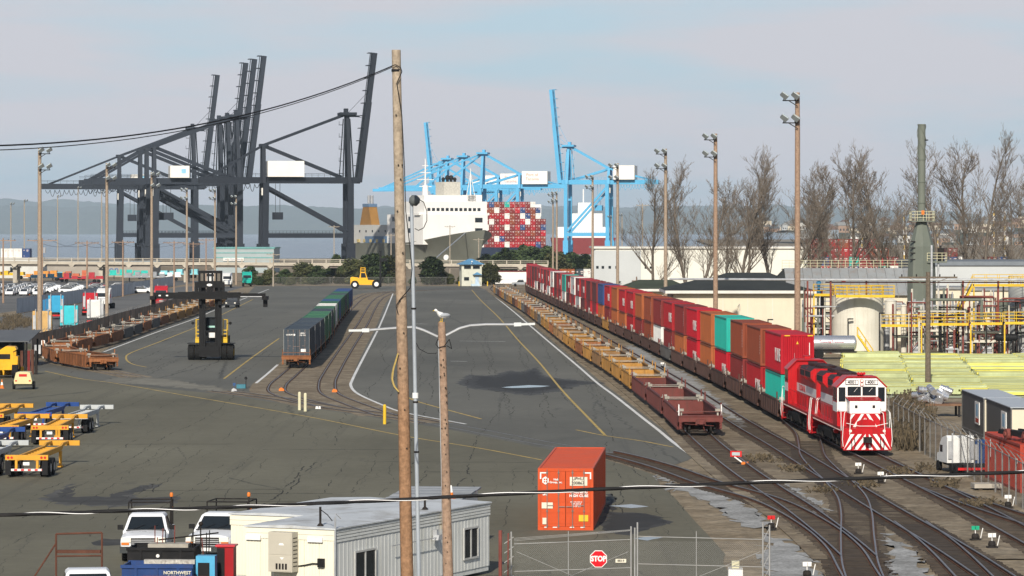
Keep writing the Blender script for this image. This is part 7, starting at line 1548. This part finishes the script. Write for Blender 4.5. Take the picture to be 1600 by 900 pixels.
# ---- twisted cable across the bottom
pts=[(-60,808),(0,805),(200,798),(400,791),(620,781),(900,766),(1150,755),(1400,745.5),(1660,735)]; d=62
def cable_pt(t):
    f=t*(len(pts)-1); i=min(int(f),len(pts)-2); q=f-i; return AT(pts[i][0]+(pts[i+1][0]-pts[i][0])*q,pts[i][1]+(pts[i+1][1]-pts[i][1])*q,d)
e=thing('overhead_cable','thick twisted overhead cable crossing the lower part of the view','wire')
for nm,r,off,ph,mm in (('insulated_strand',.025,.011,0,m_black),('insulated_strand',.021,.013,2.2,m_black),('bare_messenger',.0085,.027,4.2,mat('bare_aluminium',(.6,.6,.6),.4,metal=.3))):
    k=MB(); P_=[]
    for i in range(281):
        t=i/280; q=cable_pt(t); a=ph+i*.22; P_.append((q.x,q.y+off*math.cos(a),q.z+off*math.sin(a)))
    k.path(P_,r,6); k.build(nm,mm,e,smooth=70)
# ---- site office trailers
m_tr_side=mat('trailer_grey_white',(.60,.61,.585),.65,var=.05,scale=.6,dirt=.5,dcol=(.30,.30,.24),streak=True); m_tr_end=mat('trailer_cream',(.68,.655,.535),.6,var=.04,scale=.6,dirt=.2,dcol=(.5,.46,.33),streak=True); m_tr_roof=mat('trailer_roof',(.47,.49,.50),.5,var=.15,scale=.35,dirt=.85,dcol=(.22,.20,.165))
rz=math.atan2(-5.7,13); A=Vector((-6.6,131,0))
def trailer(loc,W,L,H,label,near=True):
    e=thing('office_trailer',label,'trailer',loc,rz); k=MB(); k.box(-W+.05,-.05,.05,L-.05,.15,H); k.build('core',m_tr_side,e)
    n=int(L/1.2)
    for i in range(n):   # ribbed side sheets, each on its own
        y0=.02+i*(L-.04)/n; y1=y0+(L-.04)/n-.012; k=MB(); k.box(-.05,-.02,y0,y1,.35,H-.5)
        for q in range(4): yy=y0+(q+.5)*(y1-y0)/4; k.box(-.02,-.013,yy-.05,yy+.05,.35,H-.5)
        k.build('side_sheet',m_tr_side,e)
    for i in range(int(W/.62)):
        x0=-W+.03+i*(W-.06)/int(W/.62); x1=x0+(W-.06)/int(W/.62)-.01; k=MB(); k.box(x0,x1,.02,.05,.35,H-.42)
        for q in range(5): xx=x0+(q+.5)*(x1-x0)/5; k.box(xx-.03,xx+.03,.008,.02,.35,H-.42)
        k.build('end_sheet',m_tr_end,e)
    for j in range(4): k=MB(); k.box(-.05,.015,.0,L,H-.48+j*.12,H-.48+j*.12+.085); k.build('fascia_board',m_tr_side,e)
    for j in range(2): k=MB(); k.box(-W,-.0,-.012,.05,H-.41+j*.2,H-.41+j*.2+.19); k.build('fascia_board',m_tr_end,e)
    k=MB(); k.add([(-W-.05,-.06,H),(.06,-.06,H),(.06,L+.06,H),(-W-.05,L+.06,H),(-W-.05,-.06,H+.05),(.06,-.06,H+.05),(.06,L+.06,H+.05),(-W-.05,L+.06,H+.05),(-W/2,-.06,H+.12),(-W/2,L+.06,H+.12)],[(0,1,5,8,4),(1,2,6,5),(2,3,7,9,6),(3,0,4,7),(5,6,9,8),(8,9,7,4)]); k.build('roof',m_tr_roof,e)
    return e
T1=trailer(A,3.75,14.2,2.9,'pale ribbed office trailer with air conditioner at its cream end')
T2=trailer(A+Vector((5.7,13,0))/14.2*6.5+Vector((-13,5.7,0))/14.2*4.3,3.6,9.0,2.75,'second office trailer standing behind the ribbed one')
def tw(y0,y1,z0,z1):
    k=MB(); k.box(.0,.02,y0,y1,z0,z1); w_=k.build('window',m_glass,T1); k=MB()
    k.box(0,.06,y0-.07,y0,z0-.07,z1+.07); k.box(0,.06,y1,y1+.07,z0-.07,z1+.07); k.box(0,.06,y0,y1,z0-.07,z0); k.box(0,.06,y0,y1,z1,z1+.07); k.box(.02,.05,(y0+y1)/2-.04,(y0+y1)/2+.04,z0,z1); k.build('frame',mat('aluminium_frame',(.5,.5,.48),.4,metal=.3),w_)
tw(1.7,3.4,.75,1.9); tw(11.6,12.9,.85,2.0)
m_ac=mat('ac_beige',(.43,.40,.33),.55,var=.05); k=MB(); k.box(-2.52,-1.52,-.5,.0,1.3,2.78); ac=k.build('air_conditioner',m_ac,T1); k=MB(); k.box(-2.48,-1.56,-.515,-.5,1.95,2.74); k.box(-2.48,-1.56,-.515,-.5,1.33,1.9); k.build('cover_panel',m_ac,ac)
for i in range(4): k=MB(); k.box(-2.2+i*.13,-2.12+i*.13,-.525,-.515,1.4,1.62); k.build('louvre',m_dark,ac)
k=MB(); k.prism([(-2.08,2.3),(-1.85,2.3),(-1.9,2.38),(-2.03,2.38)],'y',-.522,-.515); k.prism([(-2.03,1.85),(-1.85,1.85),(-1.94,1.76)],'y',-.522,-.515); k.build('maker_mark',m_letter,ac)
for i in range(8): k=MB(); k.box(-1.52,-1.51,-.42,-.1,1.5+i*.15,1.53+i*.15); k.build('side_louvre',m_dark,ac)
for x in (-3.4,-.8): k=MB(); k.box(x-.3,x+.32,-.1,-.012,2.42,2.6); k.build('wall_lamp',m_letter,T1)
k=MB(); k.path([(-1.5,-.03,1.5),(-1.2,-.05,1.55),(-.9,-.06,1.62),(-.65,-.05,1.62)],.025,6); k.box(-.66,-.4,-.13,-.02,1.5,1.82); k.build('meter_box',m_black,T1)
k=MB(); k.bar((.03,-.02,.2),(.03,-.02,3.35),.035,8); k.path([(.03,-.02,3.35),(.0,.1,3.5),(.1,.3,3.3)],.02,5); k.build('service_mast',m_steel,T1)
for x,y,h in ((-.85,.5,.75),(-.6,9.2,.45)): k=MB(); k.cyl((x,y,2.95+h/2),(0,0,1),.045,h,10); k.lathe([(.14,2.98),(.06,3.08)],c=(x,y,0),n=12); k.build('vent_pipe',m_dark,T1)
k=MB(); k.path([(-.85,.5,3.6),(-.6,.6,3.4),(-.3,.4,3.2)],.018,5); k.build('service_wire',m_black,T1)
k=MB(); k.box(.02,.2,8.6,8.75,2.0,2.25); k.prism([(8.4,1.85),(8.95,1.85),(8.85,2.05),(8.5,2.05)],'x',.1,.35); k.build('flood_lamp',m_steel,T1); k=MB(); k.lathe([(.09,2.95),(.1,3.1),(.06,3.22)],c=(.12,9.6,0),n=12); k.build('red_beacon',m_redlamp,T1); k=MB(); k.box(.0,.12,9.5,9.6,2.2,2.95); k.build('beacon_bracket',m_yelpaint,T1)
k=MB(); k.bar((.25,4.4,1.95),(.25,8.6,1.95),.02,5); k.build('antenna_rod',m_steel,T1)
e=thing('small_shed','low shed with grey plank roof behind the office trailers','shed',((-5.6),149.5,0),R(-6)); k=MB(); k.box(.1,3.2,.1,8.4,0,2.5); k.build('wall',m_tr_side,e); rp_=mat('grey_planks',(.27,.285,.30),.7,var=.15,scale=1.5,rnd=.2,dirt=.4,dcol=(.36,.36,.36))
for i in range(12): k=MB(); k.box(0,3.35,i*.71,i*.71+.69,2.5,2.56+.01*(i%3)); k.build('roof_plank',rp_,e)
e=thing('traffic_cone','orange and white cone standing on the plank roof','cone',(-2.6,150.2,2.58)); k=MB(); k.box(-.18,.18,-.18,.18,0,.03); k.lathe([(.13,.03),(.08,.3)],n=12); k.build('body',m_orange,e); k=MB(); k.lathe([(.08,.3),(.03,.6)],n=12); k.build('band',m_letter,e)
e=thing('awning_roof','flat white awning roof beside the cream trailer end','awning',(-8.0,141,0),rz); k=MB(); k.box(-2.6,0,0,4.5,2.45,2.55); k.build('roof',m_tr_roof,e); k=MB(); k.box(-2.6,0,-.03,0,2.33,2.45); k.build('fascia',m_tr_end,e)
for x in (-2.5,-.1):
    for y in (.1,4.3): k=MB(); k.box(x-.04,x+.04,y-.04,y+.04,0,2.45); k.build('post',m_dark,e)
# ---- gate with STOP sign
d=132; e=thing('chain_link_gate','chain link double gate with stop sign in front of the orange red container','gate',(0,d,0)); z=lambda v: CAM_H-(v-HOR)/FPX*d
m_gal=mat('galvanised_pipe',(.34,.34,.33),.45,metal=.35,var=.12,dirt=.3,dcol=(.3,.22,.15)); cm=chain_mat('chain_link_gate',(.26,.26,.25),.12,26)
xL,xM,xR=ux(803,d),ux(986,d),ux(1192,d)
for x,h in ((xL-.1,2.75),(xM,2.95),(xM+.14,2.9),(xM+.24,3.1),(xR,3.1),(xR+.25,3.0)): k=MB(); k.bar((x,0,0),(x,0,h),.034,10); k.build('post',m_gal,e,smooth=40)
for a,b,za,zb_ in ((xL,xM,z(850),z(843)),(xL,xM,z(893),z(887)),(xM+.25,xR,z(838),z(843)),(xM+.25,xR,z(881),z(886)),(xL,xM,.12,.12),(xM+.25,xR,.12,.12)): k=MB(); k.bar((a,0,za),(b,0,zb_),.016,8); k.build('rail',m_gal,e)
for i in range(3): k=MB(); k.bar((xL,-.05,z(850)+.12+.05*i),(xM,-.05,z(829)+.02*i+.0),.007,4); k.build('barbed_wire',m_gal,e)
k=MB(); k.bar((xL,0,.2),(xM-.1,0,z(862)),.009,5); k.bar((xL+.1,0,z(862)),(xM-.1,0,.2),.009,5); k.bar((xM+.4,0,.2),(xR-.1,0,z(862)),.009,5); k.build('brace_rod',m_gal,e)
for x in (ux(888,d),ux(1088,d)): k=MB(); k.bar((x,.02,.1),(x,.02,z(830)),.016,8); k.build('mid_post',m_gal,e)
for a,b in ((xL,xM),(xM+.25,xR)): k=MB(); k.add([(a,.01,.1),(b,.01,.1),(b,.01,z(846)),(a,.01,z(846))],[(0,1,2,3)]); k.build('mesh',cm,e)
for x in (xR+.06,xR+.17):
    for i in range(5): k=MB(); k.bar((xR,0,.4+i*.5),(xR+.25,0,.9+i*.5),.012,4); k.build('brace_rod',m_gal,e)
    break
sx0,sz0=ux(935,d),z(873); oc=lambda r: [(sx0+r*math.cos(R(22.5+45*i)),sz0+r*math.sin(R(22.5+45*i))) for i in range(8)]
sg=thing('stop_sign','red octagonal stop sign hung on the chain link gate','sign',(0,d,0)); k=MB(); k.prism(oc(.345),'y',-.075,-.06); k.build('border',m_letter,sg); k=MB(); k.prism(oc(.315),'y',-.082,-.076); k.build('face',mat('stop_red',(.62,.012,.02),.35,var=.04),sg); text('STOP',.27,m_letter,sg,(sx0,-.086,sz0),XR,bold=.012,sx=.88)
sg=thing('number_plate','small cream number plate on the gate beside the stop sign','sign',(0,d,0)); a,zc=ux(970,d),z(876); k=MB(); k.box(a-.2,a+.2,-.07,-.055,zc-.07,zc+.07); k.build('plate',MATS['cream_decal'],sg); text('883-9',.11,m_black,sg,(a,-.074,zc),XR,bold=.002)
e=thing('barbed_wire_rack','rusty barbed wire arm rack at the gate hinge','fence',(ux(790,d),d,0)); k=MB(); k.bar((-.2,0,0),(-.2,0,2.8),.07,8); k.bar((.08,0,0),(.1,0,2.7),.03,6); k.build('post',m_rustpipe,e)
for i in range(6): k=MB(); k.bar((-.05,0,.5+i*.36),(.3,0,.75+i*.36),.018,5); k.build('arm',m_gal,e)
q=AT(1150,890,d); e=thing('control_box','cream and white gate control box by the gate post','box',(q.x,d+.4,0)); k=MB(); k.box(-.27,.27,-.2,.2,0,1.35); k.build('cabinet',m_letter,e); k=MB(); k.box(-.14,.14,-.15,.15,1.35,1.62); k.build('cap',m_palerail,e)
# ---- pickups and gear at the bottom left
def pickup(loc,rz,label,rack=True,lightbar=True):
    """front at -Y"""
    e=thing('pickup_truck',label,'pickup',loc,rz,'white pickups'); mw_=m_carw
    k=MB(); hp_=[(-.97,.6),(-.99,.85),(-.97,1.0),(-.88,1.1),(-.6,1.155),(0,1.175),(.6,1.155),(.88,1.1),(.97,1.0),(.99,.85),(.97,.6)]; vs_=[]; ny_=[(-2.78,.93,-.10),(-2.72,.975,-.035),(-2.4,1,0),(-1.7,1,.05),(-1.18,1,.085)]
    for yy,sc_,dz_ in ny_: vs_+=[(x*sc_,yy,z+(dz_ if z>.9 else 0)) for x,z in hp_]
    m_=len(hp_); k.add(vs_,[(i*m_+j,(i+1)*m_+j,(i+1)*m_+j+1,i*m_+j+1) for i in range(4) for j in range(m_-1)]+[tuple(range(m_))]); k.build('bonnet',mw_,e,smooth=40)
    k=MB(); k.box(-.975,.975,-1.2,1.0,.58,1.22); cb=k.build('cab',mw_,e)
    gh=[(-.94,-1.2,1.22),(.94,-1.2,1.22),(.94,1.0,1.22),(-.94,1.0,1.22),(-.76,-.52,1.80),(.76,-.52,1.80),(.78,.82,1.80),(-.78,.82,1.80),(-.66,-.36,1.885),(.66,-.36,1.885),(.68,.68,1.885),(-.68,.68,1.885)]
    k=MB(); k.add(gh,[(0,1,5,4),(1,2,6,5),(2,3,7,6),(3,0,4,7),(4,5,9,8),(5,6,10,9),(6,7,11,10),(7,4,8,11),(8,9,10,11)]); k.build('roof_shell',mw_,cb,smooth=35)
    def pane(ids,ins,nm,off):
        P_=[Vector(gh[i]) for i in ids]; c_=sum(P_,Vector())/4; n_=(P_[1]-P_[0]).cross(P_[3]-P_[0]).normalized(); P_=[c_+(p_-c_)*ins+n_*off for p_ in P_]; q_=MB(); q_.add([tuple(p_) for p_ in P_],[(0,1,2,3)]); return q_.build(nm,m_glass,cb)
    pane((0,1,5,4),.86,'windscreen',.012)
    for sx in (-1,1):
        pane((1,2,6,5) if sx>0 else (3,0,4,7),.8,'side_window',.012)
        k=MB(); k.box(*sorted((sx*.98,sx*1.22)),-1.0,-.9,1.25,1.45); k.build('mirror',m_black,cb)
        k=MB(); k.box(sx*.72-.2,sx*.72+.2,-2.83,-2.78,.86,1.06); k.build('headlight',m_lamp,e); k=MB(); k.box(sx*.76-.16,sx*.76+.16,-2.83,-2.78,.76,.85); k.build('indicator',m_orange,e)
        for y0 in (-1.85,1.85): k=MB(); k.cyl((sx*.82,y0,.4),(1,0,0),.4,.26,18); wv=k.build('wheel',m_tyre,e,smooth=40); k=MB(); k.cyl((sx*.94,y0,.4),(1,0,0),.22,.04,12); k.build('rim',m_steel,wv)
    k=MB(); k.box(-.52,.52,-2.82,-2.78,.72,1.04); gr_=k.build('grille',m_dark,e)
    for z_ in (.78,.86,.94): k=MB(); k.box(-.5,.5,-2.835,-2.82,z_,z_+.035); k.build('grille_bar',m_steel,gr_)
    k=MB(); k.box(-.2,.2,-2.97,-2.95,.48,.62); k.build('licence_plate',m_letter,e); k=MB(); k.box(-.85,.85,-1.27,-1.2,1.235,1.265); k.build('cowl',m_black,e)
    k=MB(); k.bar((-.5,-1.2,1.3),(-.05,-1.0,1.46),.012,4); k.bar((.1,-1.2,1.3),(.5,-1.0,1.46),.012,4); k.build('wiper',m_black,cb)
    for sx in (-1,1):
        k=MB(); k.prism([(-2.35,.42),(-2.3,.75),(-2.1,.92),(-1.6,.92),(-1.4,.75),(-1.35,.42),(-1.45,.42),(-1.5,.7),(-1.66,.82),(-2.04,.82),(-2.2,.7),(-2.25,.42)],'x',*sorted((sx*.95,sx*.985))); k.build('wheel_arch',m_fixture,e); k=MB(); k.box(-.98,.98,-2.95,-2.72,.42,.68); k.build('bumper',m_fixture,e)
    k=MB(); k.box(-.96,.96,1.02,3.0,.6,1.15); k.build('bed',mw_,e)
    if rack:
        k=MB()
        for sx in (-1,1):
            for y0 in (1.1,2.9): k.bar((sx*.9,y0,1.15),(sx*.9,y0,2.25),.03,6)
            k.bar((sx*.9,1.1,2.25),(sx*.9,2.9,2.25),.03,6)
        k.bar((-.9,1.1,2.25),(.9,1.1,2.25),.03,6); k.bar((-.9,2.9,2.25),(.9,2.9,2.25),.03,6); k.bar((.95,1.1,1.15),(.95,1.1,2.5),.04,6); k.build('ladder_rack',m_dark,e); k=MB(); k.lathe([(.07,2.5),(.08,2.6),(.05,2.68)],c=(.95,1.1,0),n=10); k.lathe([(.06,1.9),(.07,2.0),(.04,2.05)],c=(.95,1.4,0),n=10); k.build('amber_beacon',m_orange,e)
    return e
pickup((ux(229,151),151.5,.014),R(2),'white pickup facing the camera with rack and amber beacon')
pickup((ux(338,149),151.8,.014),R(-8),'white pickup half hidden beside the cream trailer end')
pickup((ux(130,125),126.3,.014),R(8),'white truck roof under a rusty rack at the picture bottom',False)
e=thing('rusty_rack','rusty tube headache rack behind the white truck roof','rack',(ux(122,134),134.5,0)); k=MB(); k.bar((-.9,0,0),(-.9,0,2.45),.04,8); k.bar((.85,0,0),(.85,0,2.5),.04,8); k.bar((-.9,0,2.45),(.85,0,2.5),.04,8); k.bar((-.9,0,1.6),(.85,0,1.62),.035,8); k.bar((-.9,0,2.1),(-2.0,0,.4),.035,8); k.box(-.85,.8,-.1,.1,1.72,1.84); k.build('frame',mat('rust_tube',(.095,.04,.026),.8,var=.25),e)
m_bdump=mat('dumpster_blue',(.02,.05,.16),.5,var=.15,scale=1.2,dirt=.4,dcol=(.05,.045,.05),streak=True); m_chip=mat('chipped_paint',(.42,.40,.36),.7,var=.3,scale=6,dirt=.9,dcol=(.10,.06,.05))
def dumpster(loc,w_,dp,h,m,label,rim=True):
    e=thing('dumpster',label,'dumpster',loc,R(-3)); k=MB(); t=.06; k.box(-w_,w_,-dp,-dp+t,.1,h); k.box(-w_,w_,dp-t,dp,.1,h); k.box(-w_,-w_+t,-dp+t,dp-t,.1,h); k.box(w_-t,w_,-dp+t,dp-t,.1,h); k.box(-w_,w_,-dp,dp,.05,.1); k.build('bin',m,e); k=MB()
    for x in (-.6,0,.6): k.box(x*w_-.05,x*w_+.05,-dp-.05,-dp,.1,h-.1)
    k.build('rib',m,e)
    if rim: k=MB(); k.box(-w_-.04,w_+.04,-dp-.06,-dp,h-.1,h+.02); k.box(-w_-.04,w_+.04,dp,dp+.06,h-.1,h+.02); k.build('rim',m,e)
    return e
e=dumpster((ux(255,139),139.5,0),1.32,1.0,1.55,m_black,'black steel bin in front of the beaconed pickup'); k=MB(); k.cyl((-.1,-1.08,1.25),(0,1,0),.07,.03,14); k.build('ring_mark',m_letter,e); k=MB(); k.box(-.6,1.0,-.4,.4,1.5,1.66); k.build('grate_lid',m_grate,e)
e=dumpster((ux(250,133),133.2,0),1.33,.9,1.45,m_bdump,'blue steel bin with stencilled lettering at the picture bottom'); k=MB(); k.box(-.6,1.33,-.2,.1,1.45,1.6); k.build('chipped_bar',m_chip,e); text('NORTHWEST\nRAIL CAR',.17,MATS['cream_decal'],e,(.78,-.965,1.1),XR,bold=.004)
e=thing('welder_generator','light blue welder generator box beside the blue bin','generator',(ux(322,133),133.2,0),R(-4)); k=MB(); k.box(-.36,.36,-.3,.3,.75,1.75); k.build('case',mat('welder_blue',(.08,.33,.52),.4),e); k=MB(); k.box(-.28,.16,-.32,-.3,.85,1.5); k.build('dark_panel',m_black,e); k=MB(); k.box(-.4,.4,-.35,.35,0,.75); k.build('stand',m_dark,e)
e=thing('tool_cabinet','tall red tool cabinet against the cream trailer end','cabinet',(ux(352,134),134.4,0),R(-6)); k=MB(); k.box(-.3,.34,-.3,.3,0,2.0); k.build('case',PAINT,e); k=MB(); k.box(-.3,-.0,-.33,-.3,.1,1.95); k.build('door',m_black,e); k=MB(); k.box(-.36,.4,-.36,.36,2.0,2.06); k.build('lid',mat('red_lid',(.5,.04,.05),.4),e)
e=thing('rusty_box_lid','rusty steel box top at the picture bottom','box',(ux(275,127),127.4,0),R(-3)); k=MB(); k.box(-1.5,1.5,-.9,.9,0,1.3); k.build('box',MATS['rust_tube'],e); k=MB(); k.add([(-1.6,-1,1.31),(1.6,-1,1.31),(1.6,1,1.4),(-1.6,1,1.4),(-1.2,0,1.54),(1.2,0,1.54)],[(0,1,5,4),(1,2,5),(2,3,4,5),(3,0,4)]); k.build('lid',mat('rust_lid',(.17,.05,.03),.75,var=.2),e)
e=thing('pipe_clutter','upright rods and pipes standing in the black bin','pipes',(ux(280,138),139.6,0)); rn=random.Random(3)
for i in range(11): x=rn.uniform(-1.2,1.0); k=MB(); k.bar((x,rn.uniform(-.5,.5),.2),(x+rn.uniform(-.1,.1),rn.uniform(-.5,.5),rn.uniform(1.75,2.4)),.022,6); k.build('rod',m_rustpipe if i%2 else m_black,e)
k=MB(); k.bar((-1.0,.3,1.75),(1.4,.1,2.05),.03,6); k.bar((.7,0,1.4),(.7,0,2.4),.03,6); k.sph((.7,0,2.42),.09,8,6); k.build('rod',m_dark,e)
# ---- container chassis
def chassis(x,yf,col,label,rz=0.0):
    e=thing('container_chassis',label,'trailer',(x,yf-12.2,.014),rz,'container chassis'); k=MB()
    for sx in (-1,1): k.box(sx*.5-.07,sx*.5+.07,0,9.2,.95,1.25); k.prism([(9.2,.95),(9.2,1.25),(10.0,1.38),(12.2,1.38),(12.2,1.22),(10.0,1.2)],'x',sx*.5-.07,sx*.5+.07)
    k.build('main_rail',col,e); k=MB()
    for i in range(9): k.box(-.43,.43,.8+i*1.05,.92+i*1.05,1.02,1.16)
    k.build('cross_member',col,e)
    k=MB(); k.box(-1.22,1.22,12.0,12.25,1.1,1.4); k.build('front_bolster',col,e); k=MB(); k.box(-1.22,1.22,-.05,.25,1.0,1.28); k.build('rear_bolster',col,e)
    for sx in (-1,1):
        k=MB(); k.prism([(8.7,.95),(9.1,.95),(9.0,.1),(8.8,.1)],'x',sx*.55-.07,sx*.55+.07); k.cbox(sx*.55,8.9,.06,.3,.3,.1); k.build('landing_leg',col,e)
        k=MB(); k.box(sx*.6-.07,sx*.6+.07,-.02,.08,.45,1.0); k.build('bumper_hanger',col,e)
        for y0 in (1.1,2.35): k=MB(); k.cyl((sx*.93,y0,.5),(1,0,0),.5,.56,18); wv=k.build('wheel',m_tyre,e,smooth=40); k=MB(); k.cyl((sx*.93,y0,.5),(1,0,0),.24,.585,12); k.build('rim',m_steel,wv)
        for q in (.85,1.05): k=MB(); k.cyl((sx*q,-.06,1.14),(0,1,0),.07,.03,12); k.build('tail_lamp',m_redlamp,e)
        k=MB(); k.box(sx*1.05-.16,sx*1.05+.16,-.1,-.05,.15,.95) ; k.build('mud_flap',m_black,e)
    k=MB(); k.box(-1.15,1.15,-.06,.02,.38,.5); bp=k.build('bumper_bar',m_letter,e)
    for i in range(6): k=MB(); k.box(-1.1+i*.39,-.92+i*.39,-.066,-.06,.39,.49); k.build('red_stripe',m_redlamp,bp)
    k=MB(); k.box(-.2,.16,-.06,-.04,.7,.88); k.build('licence_plate',m_letter,e); return e
cy=mat('chassis_yellow',(.60,.30,.035),.5,var=.12,scale=.8,dirt=.3,dcol=(.3,.14,.03)); cbl=mat('chassis_blue',(.02,.06,.22),.45,var=.12); cw=mat('chassis_grey_white',(.42,.44,.44),.5,var=.1)
for x,yf,c,l,a in ((-27.6,212.4,cy,'yellow chassis standing nearest the camera with rear lamps showing',-1.5),(-30.6,212.6,cw,'grey white chassis beside the nearest yellow one at the picture edge',-1),(-32.6,227,cbl,'blue chassis behind the grey white one at the picture edge',0),(-30.3,243,cy,'yellow chassis facing rear on in the middle row of chassis',1),(-33.6,243.4,cy,'yellow chassis beside the middle row one, further from the containers',-2),(-33.6,260,cbl,'blue chassis in the farthest row of chassis',-2),(-36.7,258,cy,'yellow chassis in the farthest row at the picture edge',-2),(-30.6,256,cw,'grey white chassis in the farthest row with pale mud flaps',-2)): chassis(x,yf,c,l,R(a))
# ---- compressor, cone, loader, shed, sheets
m_comp=mat('compressor_cream',(.60,.53,.28),.45,var=.06); q=G(35,609); e=thing('air_compressor','cream tow behind air compressor on the asphalt','compressor',(q.x,q.y+.9,.014),R(3)); k=MB(); k.prism([(-.75,.42),(.75,.42),(.8,.75),(.62,1.5),(.4,1.56),(-.4,1.56),(-.62,1.5),(-.8,.75)],'y',-.95,1.1); k.build('body',m_comp,e)
k=MB(); k.box(-.35,.35,-.965,-.95,1.15,1.38); k.build('red_label',m_redlamp,e); k=MB(); k.box(-.9,.9,-.98,-.86,.38,.5); k.build('bumper',m_black,e)
for sx in (-1,1):
    k=MB(); k.cyl((sx*.88,.1,.36),(1,0,0),.36,.22,16); k.build('wheel',m_tyre,e); k=MB(); k.box(sx*.6-.08,sx*.6+.08,-.97,-.95,.72,.84); k.build('lamp',m_redlamp,e)
q=G(3,607); e=thing('traffic_cone','orange and white traffic cone at the picture edge','cone',(q.x,q.y,.014)); k=MB(); k.box(-.22,.22,-.22,.22,0,.04); k.lathe([(.17,.04),(.12,.3)],n=12); k.lathe([(.075,.55),(.03,.8)],n=12); k.build('body',m_orange,e); k=MB(); k.lathe([(.12,.3),(.075,.55)],n=12); k.build('band',m_letter,e)
q=G(6,592); e=thing('wheel_loader','yellow wheel loader parked beside the grey shed','loader',(q.x+.2,q.y+1,.014),R(4)); e.scale=(.9,.9,.8)
k=MB(); k.prism([(-1.0,1.0),(1.05,1.0),(1.1,2.6),(.7,2.7),(.6,3.2),(.95,3.4),(.8,3.75),(-.2,3.8),(-.9,3.3)],'y',-.2,2.6); k.build('body',hy,e); k=MB(); k.box(-1.0,.3,-.25,-.2,2.3,2.9); k.build('hood_grille',m_dark,e); k=MB(); k.box(-.8,.9,.0,1.4,2.7,3.2); k.build('engine_cover',hy,e)
for sx in (-1,1):
    for y0 in (0.1,3.4): k=MB(); k.cyl((sx*1.1-.3,y0,.85),(1,0,0),.85,.6,20); k.build('wheel',m_tyre,e,smooth=40)
k=MB(); k.box(-.6,.6,2.6,4.2,.8,1.8); k.build('front_frame',m_dark,e); k=MB(); k.prism([(4.2,.2),(5.3,.1),(5.4,.3),(4.6,1.2),(4.2,1.2)],'x',-1.4,1.4); k.build('bucket',hy,e)
e=thing('storage_shed','grey roofed open shed beside the nearest floodlight pole','shed',(-63.1,364,0),R(0)); k=MB(); k.add([(-.3,-.4,2.7),(13.2,-.4,2.7),(13.2,9,3.6),(-.3,9,3.6),(-.3,-.4,2.6),(13.2,-.4,2.6),(13.2,9,3.5),(-.3,9,3.5)],[(0,1,2,3),(7,6,5,4),(0,4,5,1),(1,5,6,2),(2,6,7,3),(3,7,4,0)]); k.build('roof',mat('shed_roof_dark',(.10,.105,.11),.6,var=.15,scale=.5),e); k=MB(); k.box(0,11.5,7.5,8.6,0,3.3); k.build('back_wall',m_dark,e)
for x in (.2,6,11.2,12.9):
    for y in (0,8.4): k=MB(); k.box(x-.09,x+.09,y-.09,y+.09,0,2.68); k.build('post',m_dark,e)
k=MB(); k.box(4,11,.6,1.2,0,2.0); k.build('stored_panels',m_dark,e)
q=G(35,588); e=thing('rusty_sheets','rusty upright steel sheets leaning by the grey shed','steel sheets',(q.x,q.y+4,0),R(-3))
for i in range(5): k=MB(); k.box(-.75+i*.34,-.75+i*.34+.26,-.1+.06*i,.1+.06*i,0,2.35+.1*(i%2)); k.build('sheet',[MATS['rust_tube'],m_dark,CC['maroon'],MATS['rust_tube'],m_dark][i],e)
q=G(59,560); e=thing('meter_cabinet','grey meter cabinet at the fence corner','cabinet',(q.x,q.y,0)); k=MB(); k.box(-.35,.35,-.2,.2,.5,1.5); k.build('case',m_steel,e); k=MB(); k.box(-.3,.3,-.1,.1,0,.5); k.build('stand',m_dark,e); k=MB(); k.box(.4,.8,-.1,.1,1.5,2.0); k.box(.55,.65,-.05,.05,0,1.5); k.build('notice',m_letter,e)
# ---- lettering becomes real mesh
bpy.context.view_layer.update(); dg=bpy.context.evaluated_depsgraph_get()
for o in TEXTS:
    me=bpy.data.meshes.new_from_object(o.evaluated_get(dg)); q=bpy.data.objects.new('lettering',me); COL.objects.link(q); q.parent=o.parent; q.location=o.location; q.rotation_euler=o.rotation_euler; q.scale=o.scale
for o in TEXTS: bpy.data.objects.remove(o)
# ================================================================== HAZE
hz=bpy.data.materials.new('haze_air'); hz.use_nodes=True; t=hz.node_tree; t.nodes.clear(); o_=t.nodes.new('ShaderNodeOutputMaterial'); pv=t.nodes.new('ShaderNodeVolumePrincipled'); pv.inputs['Color'].default_value=(.72,.87,1.0,1); pv.inputs['Density'].default_value=HAZE_D; pv.inputs['Anisotropy'].default_value=0.0; t.links.new(pv.outputs[0],o_.inputs['Volume'])
k=MB(); k.box(-9500,9500,-40,28000,-8,262); tag(k.build('haze',hz),'pale blue sea haze over the harbour','haze',None,'stuff')
